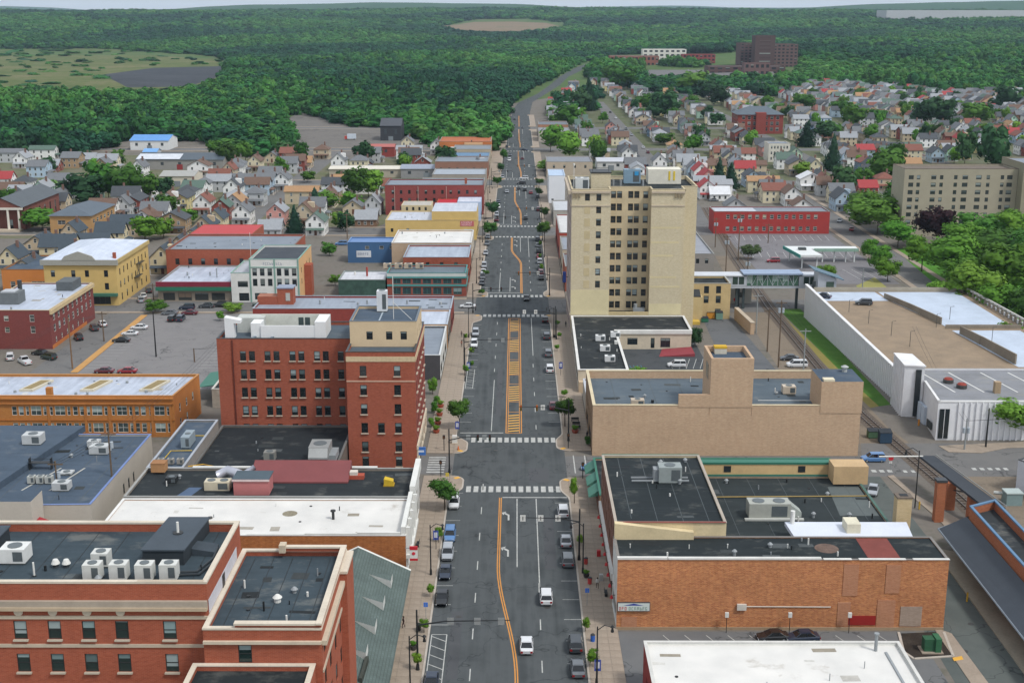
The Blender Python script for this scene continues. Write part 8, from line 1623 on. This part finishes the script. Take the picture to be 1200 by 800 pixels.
for x, y, rz, k, c, w in ((94, 338, 80, 'suv', 'dark grey', 'on the garage deck beside the ramp wall'), (84.8, 346, 60, 'sedan', 'dark blue', 'on the garage deck corner')): car(x, y, R(rz), k, c, 'parked ' + w, None, True, dz(y))
hosp = random.Random(3)
for i in range(26):
    px, py = hosp.uniform(755, 905), hosp.uniform(82, 92); p = G(px, py)
    for _ in range(6): p = G(px, py, terrain_h(p.x, p.y))
    car(p.x, p.y, R(hosp.choice((0, 90))), 'sedan', hosp.choice(('white', 'silver', 'grey', 'black', 'red')), 'in the distant hospital car park', 'cars in the hospital car park', False, p.z + .1)
drape('car_park', ((745, 96), (912, 97), (905, 82), (755, 82)), ASP2)
bt = thing('box_truck', 'white box truck with red stripe in the rail yard', 'truck', (*G(411, 164)[:2], 0), R(90)); pc(bt, 'box_body', MB().box(-1.3, 1.3, -3.6, 2.2, .9, 3.9), plain('#c6cfd8')); pc(bt, 'cab', MB().box(-1.15, 1.15, 2.25, 4.0, .6, 2.6), plain('#b5483f'))
for x in (-1.1, 1.1):
    for y in (-2.4, 2.9): inst('wheel', car_meshes('van')['wheel'], bt, (x, y, .45), 0, 1.3)

# ================================================================== street furniture
BLKM = solid('#1d2021', .5); GALV = plain('#8f9392', .5, .15, 1, .4); WOODP = plain('#6a5a4a', .9, .3, 1.5)
def lamp_post(x, y, arm, label, h=8.2):
    o = thing('street_lamp', label, 'street lamp', (x, y, .15), 0, 'black street lamps'); m = MB().cyl(0, 0, 0, .9, .2, .16, 8).cyl(0, 0, .9, h, .11, .08, 8); pc(o, 'pole', m, BLKM)
    pc(o, 'arm', MB().tube([(0, 0, h - .5), (arm * .9, 0, h + .2), (arm * 1.9, 0, h - .1)], .06), BLKM); pc(o, 'lantern', MB().cyl(arm * 1.9, 0, h - .75, h - .1, .22, .1, 8), BLKM)
    pc(o, 'shade', MB().cyl(arm * 1.9, 0, h - .1, h + .15, .28, .12, 8), BLKM)
    ban = MB().box(-arm * .85 - .3 if False else -.35, .35, -.03, .03, 3.6, 5.4); return o
def banner(x, y, c='#3c4f9c', label='blue and white event banner on a kerbside post'):
    o = thing('post_banner', label, 'banner', (x, y, .15), 0, 'event banners on kerbside posts'); pc(o, 'post', MB().cyl(0, 0, 0, 3.4, .05), BLKM); pc(o, 'banner', MB().box(-.42, .42, -.03, .03, 1.6, 3.2), plain(c, .6, .1)); pc(o, 'emblem', MB().box(-.25, .25, -.04, .04, 2.0, 2.9), plain('#cfd2da', .6, .1))
for px, py, a, l in ((505, 674, 1, 'black street lamp beside the parked blue SUV'), (481, 815, 1, 'black street lamp by the green shingled roof'), (683, 672, -1, 'black street lamp beside the traffic signal by the brick shop'), (699, 803, 1, 'black street lamp near the alley mouth'), (545, 447, 1, 'black street lamp by the grey clad shop'), (652, 398, -1, 'black street lamp beside the bank front')):
    p = G(px, py); lamp_post(p.x if p.x < 0 or p.x > 9.6 else 10.2, p.y, a, l)
for k, (x, y) in enumerate(((-12.6, 330), (10, 330), (-12.6, 400), (10, 405), (-12.6, 440), (10, 445), (-12.6, 475), (10, 480), (-12.6, 530), (10, 535), (-12.6, 570), (10, 575), (-12.6, 610), (10, 615))): lamp_post(x, y, 1 if x < 0 else -1, 'black street lamp further up the main street')
for px, py in ((511, 644), (536, 512), (657, 440), (700, 800), (549, 440)):
    p = G(px, py); banner(p.x if abs(p.x) > 9.8 else math.copysign(10.2, p.x), p.y)
def signal(x, y, d, L, heads, label, lit=None, h=7.0):
    o = thing('traffic_signal', label, 'traffic signal', (x, y, .15)); pc(o, 'pole', MB().cyl(0, 0, 0, .8, .26, .2, 10).cyl(0, 0, .8, h + 1.6, .15, .11, 10), BLKM)
    pc(o, 'mast_arm', MB().tube([(0, 0, h - .6), (d * L * .3, 0, h), (d * L, 0, h + .15)], [.12, .1, .06], 8), BLKM)
    for u, kind in heads:
        xx = d * u
        if kind == 'plate':
            pc(o, 'lane_sign', MB().box(xx - .42, xx + .42, -.06, -.02, h - .5, h + .55), WHT); pc(o, 'lane_arrow', MB().box(xx - .06, xx + .06, -.075, -.062, h - .3, h + .35), BLKM)
        elif kind == 'back': pc(o, 'sign_back', MB().box(xx - .42, xx + .42, -.06, -.02, h - .5, h + .5), GALV)
        else:
            hd = pc(o, 'signal_head', MB().box(xx - .2, xx + .2, -.2, .2, h - .65, h + .55), solid('#26282a') if kind != 'yellow' else solid('#7d5a22'))
            for i, c in enumerate(('#5c1a17', '#4d3d16', '#173f2a')):
                q = MB().cyl(0, 0, 0, .05, .12, None, 8); q.v = [(xx + v[0], -.2 - v[2], h + .33 - i * .36 + v[1]) for v in q.v]; pc(hd, 'lens', q, solid(c if not (lit == i) else '#d8402c', .3))
    return o
signal(10.0, 187.5, -1, 9.4, ((3.4, 'plate'), (6.1, 'plate'), (8.9, 'plate')), 'black mast arm with three white lane arrow plates by the brick shop')
signal(-12.9, 152.5, 1, 12.2, ((4.4, 'back'), (7.9, 'back'), (11, 'back')), 'black mast arm with sign backs beside the hatched kerb bay')
signal(-12.5, 227, 1, 8.6, ((5.4, 'head'), (7.6, 'head'), (3.6, 'back'), (6.6, 'back')), 'black signal mast with two dark heads at the near junction')
signal(10.6, 245.5, -1, 10.0, ((6.4, 'yellow'), (9.6, 'yellow'), (5.2, 'plate')), 'signal mast with lit red heads on the theatre corner', 0)
signal(-12.6, 300, 1, 11.6, ((6.2, 'back'), (9.4, 'back')), 'slim mast arm with sign backs above the second block')
signal(10.4, 330, -1, 9.4, ((5.2, 'plate'), (8.2, 'plate')), 'mast arm with two lane plates beside the bank')
for y, l in ((358, 'second crossing'), (490, 'third crossing'), (638, 'fourth crossing')):
    signal(-12.4, y + 1, 1, 10.4, ((5.2, 'head'), (8.2, 'head'), (4, 'back')), 'signal mast on the west kerb at the ' + l); signal(10.2, y + 24, -1, 10.4, ((6.0, 'yellow'), (9.4, 'yellow'), (3.5, 'plate')), 'signal mast on the east kerb at the ' + l, 0)
def ped_signal(x, y, label):
    o = thing('pedestrian_signal', label, 'signal', (x, y, .15), 0, 'pedestrian signals at the near junction'); pc(o, 'pole', MB().cyl(0, 0, 0, 3.2, .08), BLKM); pc(o, 'head', MB().box(-.25, .25, -.2, .2, 2.4, 3.1), BLKM); pc(o, 'lens', MB().box(-.18, .18, -.22, -.201, 2.5, 3.0), solid('#5a3a22'))
for x, y, l in ((-14.2, 239.6, 'pedestrian signal on the red office corner'), (-14.0, 225, 'pedestrian signal on the dark row corner'), (12.4, 224, 'pedestrian signal by the green awnings'), (10.4, 241, 'pedestrian signal by the theatre bush')): ped_signal(x, y, l)
cabx = thing('signal_cabinet', 'white signal control cabinet at the red office corner', 'cabinet', (-12.3, 244, .15)); pc(cabx, 'body', MB().box(-.5, .5, -.35, .35, 0, 1.6), WHT); pc(cabx, 'plinth', MB().box(-.6, .6, -.45, .45, -.02, .1), STONE)
tc = thing('traffic_cone', 'orange cone on the kerb corner by the red office', 'cone', (-11.4, 240, .15)); pc(tc, 'cone', MB().cyl(0, 0, .05, .8, .2, .05, 10), solid('#c9662e')); pc(tc, 'base', MB().box(-.25, .25, -.25, .25, 0, .05), solid('#2a2a2a'))
bs = thing('blue_store_sign', 'blue panel sign in the side street below red office block', 'sign', (-18.2, 231, .0)); pc(bs, 'panel', MB().box(-1.0, 1.0, -.12, .12, 2.2, 3.8), plain('#3f6fb5')); pc(bs, 'post', MB().cyl(0, .2, 0, 2.3, .08), BLKM); pc(bs, 'lettering', MB().box(-.7, .7, -.14, -.125, 2.8, 3.2), plain('#c9d4e4'))
def bench(x, y, rz, label):
    o = thing('bench', label, 'bench', (x, y, .15), rz, 'black benches on the pavement'); pc(o, 'seat', MB().box(-.8, .8, -.22, .22, .4, .46), BLKM); pc(o, 'backrest', MB().box(-.8, .8, .2, .25, .5, .9), BLKM)
    for s in (-.7, .7): pc(o, 'leg', MB().box(s - .04, s + .04, -.2, .22, 0, .4), BLKM)
for x, y, l in ((12.6, 252.5, 'black bench beside the clipped bush'), (12.6, 255, 'black bench behind the first by the theatre'), (12.5, 258, 'black bench at the theatre wall end'), (-15.9, 193, 'brown bench against the white store front'), (13.4, 175, 'bench beside the shopfront')): bench(x, y, R(90 if x > 0 else -90) if y < 200 else 0, l)
def planter(x, y, label, c='#8a4a36', w=1.0):
    o = thing('planter', label, 'planter', (x, y, .15), 0, 'kerbside planters'); pc(o, 'tub', MB().cyl(0, 0, 0, .6, w * .36, w * .5, 8), plain(c)); inst('plants', CR['lime'][0], o, (0, 0, .5), 0, (w * 1.1, w * 1.1, w * .8))
for x, y in ((-16.4, 256), (-16.4, 262), (-16.5, 268), (-16.4, 250.5), (12.2, 250.6)): planter(x, y, 'brick red planter beside the building wall', '#9a4c36', 1.5)
for x, y in ((-13.9, 158), (10.8, 181)): planter(x, y, 'dark tub planter by the kerb', '#3a3836', 1.0)
def bin_(x, y, c, label):
    o = thing('litter_bin', label, 'bin', (x, y, .15)); pc(o, 'body', MB().cyl(0, 0, 0, .95, .3, .33, 10), solid(c)); pc(o, 'lid', MB().cyl(0, 0, .95, 1.1, .35, .2, 10), solid('#222')if False else solid('#222426'))
for x, y, c, l in ((10.6, 160.5, '#2f5fb0', 'blue bin beside the lime street tree'), (-13.2, 215.5, '#2f5fb0', 'blue bin under the bushy corner tree'), (11.0, 186, '#b23c38', 'red and white bin at the signal pole'), (11.2, 178.8, '#b23c38', 'red bin by the kerb planters'), (-13.6, 163.6, '#2b2c2d', 'black bin by the kerb planters')): bin_(x, y, c, l)
def kerb_sign(x, y, c, label):
    o = thing('kerb_sign', label, 'sign', (x, y, .15)); pc(o, 'post', MB().cyl(0, 0, 0, 2.6, .04), GALV); pc(o, 'plate', MB().box(-.3, .3, -.03, .0, 2.0, 2.7), solid(c))
for x, y, c, l in ((-12.8, 166.8, '#3f6fc4', 'small blue parking sign by the young tree'), (10.4, 171.5, '#3f6fc4', 'small blue parking sign by the east kerb'), (-12.5, 219.6, '#c9b23c', 'small yellow sign behind the white SUV')): kerb_sign(x, y, c, l)
ss = thing('stop_sign', 'red octagonal stop sign beside the side road', 'stop sign', (*G(1043, 552)[:2], .1)); pc(ss, 'post', MB().cyl(0, 0, 0, 2.2, .05), GALV); q = MB(); q.prism([(.5 * math.cos(R(22.5 + 45 * k)), .5 * math.sin(R(22.5 + 45 * k))) for k in range(8)], 0, .03); q.v = [(v[0], -v[2], 2.5 + v[1]) for v in q.v]; pc(ss, 'plate', q, solid('#b8262e')); pc(ss, 'lower_plate', MB().box(-.25, .25, -.03, .0, 1.5, 1.9), WHT)
ss = thing('stop_sign', 'small red stop sign under the skywalk', 'stop sign', (*G(861, 361)[:2], .1)); pc(ss, 'post', MB().cyl(0, 0, 0, 2, .05), GALV); pc(ss, 'plate', q, solid('#b8262e'))
ol = thing('platform_lamp', 'tall black gooseneck lamp on the station forecourt', 'street lamp', (*G(1072, 595)[:2], .1)); pc(ol, 'pole', MB().cyl(0, 0, 0, 10.5, .12, .09), BLKM); pc(ol, 'arm', MB().tube([(0, 0, 10.2), (-1.2, 0, 11), (-2.3, 0, 10.6)], .07), BLKM); pc(ol, 'lantern', MB().cyl(-2.3, 0, 9.7, 10.6, .3, .1), BLKM)
for px, py, c, l in ((1077, 597, '#c9a22e', 'yellow bollard on the station forecourt'), (1133, 705, '#c9a22e', 'yellow bollard at the platform edge')):
    p = G(px, py); o = thing('bollard', l, 'bollard', (p.x, p.y, .1)); pc(o, 'post', MB().cyl(0, 0, 0, 1.4, .14), solid(c)); pc(o, 'cap', MB().cyl(0, 0, 1.4, 1.48, .15, .08), solid('#8a6d1a'))
def skip_bin(px, py, w, d, h, c, label):
    p = G(px, py); o = thing('dumpster', label, 'dumpster', (p.x, p.y + d / 2, .03)); pc(o, 'body', MB().prism([(-w / 2, -d / 2), (w / 2, -d / 2), (w / 2, d / 2), (-w / 2, d / 2)], .15, lambda q_: h if q_[1] > 0 else h * .85), plain(c, .6)); pc(o, 'lid', MB().prism([(-w / 2 - .05, -d / 2 - .05), (w / 2 + .05, -d / 2 - .05), (w / 2 + .05, d / 2 + .05), (-w / 2 - .05, d / 2 + .05)], lambda q_: h if q_[1] > 0 else h * .85, lambda q_: (h if q_[1] > 0 else h * .85) + .1), plain('#30353a'))
    for s in (-w / 2 + .2, w / 2 - .2): pc(o, 'wheel', MB().cyl(s, -d / 2 + .2, 0, .15, .1), BLKM)
skip_bin(1024, 514, 2.2, 1.6, 1.7, '#4d6b52', 'green dumpster behind the theatre'); skip_bin(1038, 520, 2.4, 1.8, 2.6, '#2e4458', 'tall dark blue dumpster beside the green one'); skip_bin(833, 374, 2.2, 2, 2.2, '#c98a2c', 'orange dumpster against the tower annex'); skip_bin(822, 372, 1.8, 2, 2.0, '#b9a58c', 'tan dumpster beside the orange one'); skip_bin(826, 378, 2, 1.4, 1.4, '#2f6b52', 'green dumpster in front of the orange one'); skip_bin(843, 375, 1.9, 1.6, 2.4, '#6f8f80', 'sage green dumpster at the annex corner')
tr = thing('pad_transformer', 'green transformer box on its pad in the dirt bed', 'transformer', (*G(1089, 762)[:2], .05)); pc(tr, 'body', MB().box(-.9, .5, -.6, .7, .15, 1.9), plain('#2f5a40')); pc(tr, 'body', MB().box(.52, 1.3, -.9, .9, .15, 2.1), plain('#356648')); pc(tr, 'pad', MB().box(-1.3, 1.6, -1.1, 1.1, 0, .15), concrete())
sheet('dirt_bed', gp((1056, 742), (1104, 740), (1114, 768), (1070, 772), (1060, 764)), .06, ground_mat('#2c2825', '#37312c', '#4b443d', .4))
kp_ = gp((1053, 741), (1059, 764), (1071, 772), (1117, 769), (1106, 741)); kb_ = MB()
for a_, b_ in zip(kp_, kp_[1:]):
    d_ = (Vector(b_) - Vector(a_)).normalized(); n2 = Vector((-d_.y, d_.x)) * .18; kb_.prism([tuple(Vector(a_) - n2), tuple(Vector(b_) - n2), tuple(Vector(b_) + n2), tuple(Vector(a_) + n2)], .02, .16)
kb_.build('kerb', KERB)['kind'] = 'structure'
MARK_ON = bpy.data.objects['road']; q_ = gp((1116, 771), (1127, 769), (1129, 773), (1118, 775)); sheet('tactile_pad', q_, .125, YEL)
# utility poles with wires
POLES = []
def pole(px, py, pyt, label, cross=True, tx=True, c=WOODP, x=None):
    p = G(px, py); z = DY(p.y, px, pyt).z; o = thing('utility_pole', label, 'utility pole', (p.x, p.y, 0), 0, 'utility poles'); pc(o, 'pole', MB().cyl(0, 0, 0, z, .2, .13, 8), c)
    if cross: pc(o, 'crossarm', MB().box(-1.3, 1.3, -.07, .07, z - .7, z - .5), c)
    if tx: pc(o, 'transformer_can', MB().cyl(.45, -.1, z - 3.0, z - 1.9, .3), plain('#a9b2b8', .5))
    if tx and px > 500: pc(o, 'transformer_can', MB().cyl(-.45, -.1, z - 3.0, z - 1.9, .3), plain('#a9b2b8', .5))
    POLES.append((p.x, p.y, z)); return o
pole(134, 594, 505, 'tall dark utility pole in the alley by the pale hall'); pole(70, 600, 540, 'utility pole with transformer at the hall stair block'); pole(85, 432, 372, 'bare brown utility pole in the brick flats street', False, False, plain('#7d6248')); pole(183, 418, 365, 'black lamp like pole in the middle of the car park', False, False, BLKM); pole(228, 424, 408, 'short pole by the mural shed', False, False); pole(122, 400, 365, 'thin pole along the orange pavement', True, False); pole(180, 352, 332, 'pole at the fascia shop corner', True, False)
pole(912, 430, 352, 'pole with two transformer cans beside the railway'); pole(899, 412, 362, 'brown pole with white tag beside the railway', True, False); pole(886, 390, 344, 'grey pole near the brick wall stub', True, False, GALV); pole(941, 441, 385, 'steel pole behind the theatre end', True, False, GALV); pole(875, 340, 300, 'pole under the skywalk north side'); pole(850, 330, 275, 'pole by the low grey depot'); pole(1130, 527, 490, 'grey pole on the kerb by the ribbed annex', False, True, GALV); pole(1155, 524, 478, 'thin dark pole beside the garage annex', False, False, BLKM); pole(865, 305, 250, 'tall pole on the railway island'); pole(900, 285, 262, 'pole in the red block car park', True, False); pole(838, 290, 255, 'pole beside the railway depot'); pole(407, 280, 250, 'pole behind the blue building', True, False); pole(345, 268, 240, 'pole by the pink house', True, False); pole(1010, 345, 315, 'thin pole at the canopy lot', False, False, GALV)
wm = solid('#1f2022', .6)
def wires(pts, label, n=3):
    o = thing('power_line', label, 'wire', pts[0])
    for k in range(n):
        m = MB()
        for a, b in zip(pts, pts[1:]):
            a, b = Vector(a), Vector(b); dx = (k - (n - 1) / 2) * .9
            m.tube([a.lerp(b, t) + Vector((dx, 0, -4 * t * (1 - t) * min((b - a).length * .02, 1.2))) for t in [i / 8 for i in range(9)]], .025, 3)
        m.build('wire', wm, o)
def P3(i, d=.5): x, y, z = POLES[i]; return (x, y, z - d)
wires([P3(13), P3(9) , P3(8), P3(7), P3(10)][1:] if False else [P3(12), P3(11), P3(9), P3(8), P3(7), P3(10)], 'power lines following the railway poles'); wires([P3(1), P3(0), (-66, 275, 13), P3(4, 0)], 'power lines along the hall alley'); wires([(-119, 250, 12), P3(2), P3(5), P3(6)], 'power lines along the brick flats street'); wires([(110, 236, 10), P3(13), (96, 300, 10.6)], 'thin lines from the kerb pole to the garage', 2)

# ================================================================== people
def person(x, y, rz, top, legs, label, stride=.18):
    me = bpy.data.meshes.new('person'); s = stride
    V = [(0, 0, .95), (0, 0, 1.2), (0, .01, 1.45), (0, .02, 1.55), (0, .03, 1.66), (-.1, 0, .92), (-.11, s, .5), (-.11, s * .5 + .02, .09), (-.11, s * .5 + .16, .05), (.1, 0, .92), (.11, -s * .3, .5), (.11, -s * 1.1, .1), (.11, -s * 1.1 + .13, .05), (-.19, 0, 1.42), (-.25, -s * .6, 1.15), (-.24, -s * .2, .9), (.19, 0, 1.42), (.25, s * .6, 1.15), (.24, s * .9, .92)]
    E = [(0, 1), (1, 2), (2, 3), (3, 4), (0, 5), (5, 6), (6, 7), (7, 8), (0, 9), (9, 10), (10, 11), (11, 12), (2, 13), (13, 14), (14, 15), (2, 16), (16, 17), (17, 18)]
    me.from_pydata(V, E, []); rr = [.15, .14, .15, .06, .1, .1, .075, .05, .045, .1, .075, .05, .045, .06, .045, .035, .06, .045, .035]
    o = bpy.data.objects.new('person', me); COL.objects.link(o); o.location = (x, y, .15); o.rotation_euler = (0, 0, rz); tag(o, label, 'person')
    b = o.modifiers.new('skin', 'SKIN'); lay = me.skin_vertices[0] if len(me.skin_vertices) else None
    if lay is None:
        bpy.context.view_layer.objects.active = o; lay = me.skin_vertices[0]
    for i, d in enumerate(lay.data): d.radius = (rr[i], rr[i] * .8); d.use_root = i == 0
    o.modifiers.new('smooth', 'SUBSURF').levels = 1
    t = NT('clothes'); sx = t.node('ShaderNodeSeparateXYZ'); t.l.new(t.tc.outputs['Object'], sx.inputs[0])
    col = t.ramp(t.math('DIVIDE', sx.outputs[2], 1.8), [(.0, '#1c1b1a'), (.06, legs), (.52, top), (.845, '#a9795c')]); col.node.color_ramp.interpolation = 'CONSTANT'
    me.materials.append(t.done(col, .9, .2))
    hm = MB(); 
    for k in range(1): hm.cyl(0, .02, 1.66, 1.8, .115, .06, 10).cyl(0, -.02, 1.58, 1.7, .118, .12, 10)
    pc(o, 'hair', hm, solid('#2a1f18', .8))
for px, py, rz, a, b, l in ((700, 690, 10, '#c4c2bc', '#4b4034', 'person in pale top walking along the shopfront pavement'), (473, 736, 100, '#3a2a2c', '#4a3a3a', 'person in dark clothes beside the green shingled roof'), (688, 515, 200, '#26262b', '#2c2c30', 'person in black beside the theatre bench'), (541, 396, 180, '#5a4a48', '#2b2b33', 'person walking by the silver roofed shop'), (690, 572, 0, '#22252a', '#2a2a2e', 'person in black by the green awning'), (541, 407, 0, '#8a5a4a', '#33333a', 'person in brown by the grey clad shop'), (663, 384, 0, '#3a3d44', '#22242a', 'person in grey beside the bank wall')):
    p = G(px, py); person(p.x, p.y, R(rz), a, b, l)
# window air units, sidewalk sign etc.
for x, y, c, l in ((13.2, 189, '#b02226', 'red pavement board beside the shopfront lamps'), (13.0, 180, '#a9a9a4', 'grey pavement board by the shopfront')):
    o = thing('pavement_board', l, 'sign', (x, y, .15)); pc(o, 'front_panel', MB().prism([(-.3, -.3), (.3, -.3), (.3, -.02), (-.3, -.02)], 0, lambda q: 1.0), solid(c)); pc(o, 'back_panel', MB().box(-.3, .3, .02, .25, 0, 1.0), solid(c))
for x in (29.4, 38.2, 46.5): 
    o = thing('wall_post', 'short post with white box along the orange brick wall', 'post', (x, 163.2, .03), 0, 'posts along the orange wall'); pc(o, 'post', MB().cyl(0, 0, 0, 2.4, .05), BLKM); pc(o, 'box', MB().box(-.25, .25, -.15, .15, 2.4, 3.1), WHT)

# ================================================================== small roof clutter
def clutter(name, x0, x1, y0, y1, z, n, seed, dark=True):
    root = bpy.data.objects[name]; rg = random.Random(seed)
    for k in range(n):
        x, y = rg.uniform(x0 + .6, x1 - .6), rg.uniform(y0 + .6, y1 - .6); q = rg.random()
        if q < .3: part(root, 'vent_pipe', MB().cyl(x, y, z, z + rg.uniform(.4, 1.1), rg.uniform(.06, .14), None, 7), rg.choice((WHT, METAL, BLKM)))
        elif q < .42: h = rg.uniform(.4, .7); part(root, 'roof_cowl', MB().cyl(x, y, z, z + h, .22).cyl(x, y, z + h, z + h + .25, .38, .15), METAL)
        elif q < .55: part(root, 'roof_drain', MB().cyl(x, y, z, z + .07, .22), solid('#17191a'))
        else:
            w, d = rg.uniform(.6, 3.4), rg.uniform(.4, 1.8); c = rg.choice(('#23282a', '#3a3f40', '#4c5152', '#34393a') if dark else ('#b5b2aa', '#a39e92', '#c9c7c0', '#948d7e'))
            part(root, 'felt_patch', MB().obox(x, y, z + .002 + k * .0006, min(w, x1 - x0 - 1), min(d, y1 - y0 - 1), .006, rg.uniform(-.1, .1)), plain(c, .9, .3, 1.5))
for i, (nm, x0, x1, y0, y1, z, n, dk) in enumerate((('brick_hotel', -62, -31, 115.6, 121, 29.1, 16, True), ('hotel_wing', -29, -19.4, 113, 130, 26, 12, True), ('white_roofed_shop', 17, 46, 128, 148.5, 5.65, 16, False), ('dark_roofed_shop', 15, 30, 173, 201, 12.35, 18, True), ('low_black_roofed_hall', 31.2, 56.8, 179, 203, 8.05, 24, True), ('brick_shop', 15, 49, 164.8, 171.8, 10.48, 16, True), ('tan_brick_theatre', 15.6, 38, 238, 261, zt - 1.6, 16, True), ('tan_brick_theatre', 48, 62, 238, 261, zt - 1.6, 10, True),
        ('white_roofed_store', -60, -18, 181, 195, 7.08, 16, False), ('dark_roofed_row', -62, -18, 196.2, 209, 7.05, 20, True), ('black_roofed_yard', -57, -33, 211, 239, 4.9, 14, True), ('flat_roofed_hall', -86, -71, 198, 231, 5.7, 18, True), ('bank_branch', 15, 25, 282, 333, 4.65, 16, True), ('orange_brick_terrace', -120, -70, 249, 262, 8.25, 14, False), ('long_red_shop', -60, -19, 337, 351, 6.1, 14, True), ('fascia_shop', -106, -86, 378, 400, 5.3, 12, False), ('brick_block', -111, -73, 404, 431, 9.9, 14, True), ('long_brick_flats', -138, -120, 319, 351, 9.9, 12, False), ('yellow_building', -60, -34, 483, 503, 7.1, 8, False), ('white_roofed_row', -41, -16, 427, 451, 8.2, 10, False))): clutter(nm, x0, x1, y0, y1, z, n, 40 + i, dk)

# ================================================================== haze
hz = MB().box(-9500, 9500, -900, 20500, -3, 420); o = hz.build('haze', []); o['kind'] = 'stuff'; o['label'] = 'thin pale blue haze over the far woods'; o['category'] = 'haze'
hm_ = bpy.data.materials.new('haze'); hm_.use_nodes = True; n_ = hm_.node_tree.nodes; n_.remove(n_['Principled BSDF']); pv = n_.new('ShaderNodeVolumePrincipled'); pv.inputs['Color'].default_value = (.62, .8, 1, 1); pv.inputs['Density'].default_value = .00004; pv.inputs['Anisotropy'].default_value = 0.0
hm_.node_tree.links.new(pv.outputs[0], n_['Material Output'].inputs['Volume']); o.data.materials.append(hm_); hm_.cycles.homogeneous_volume = True
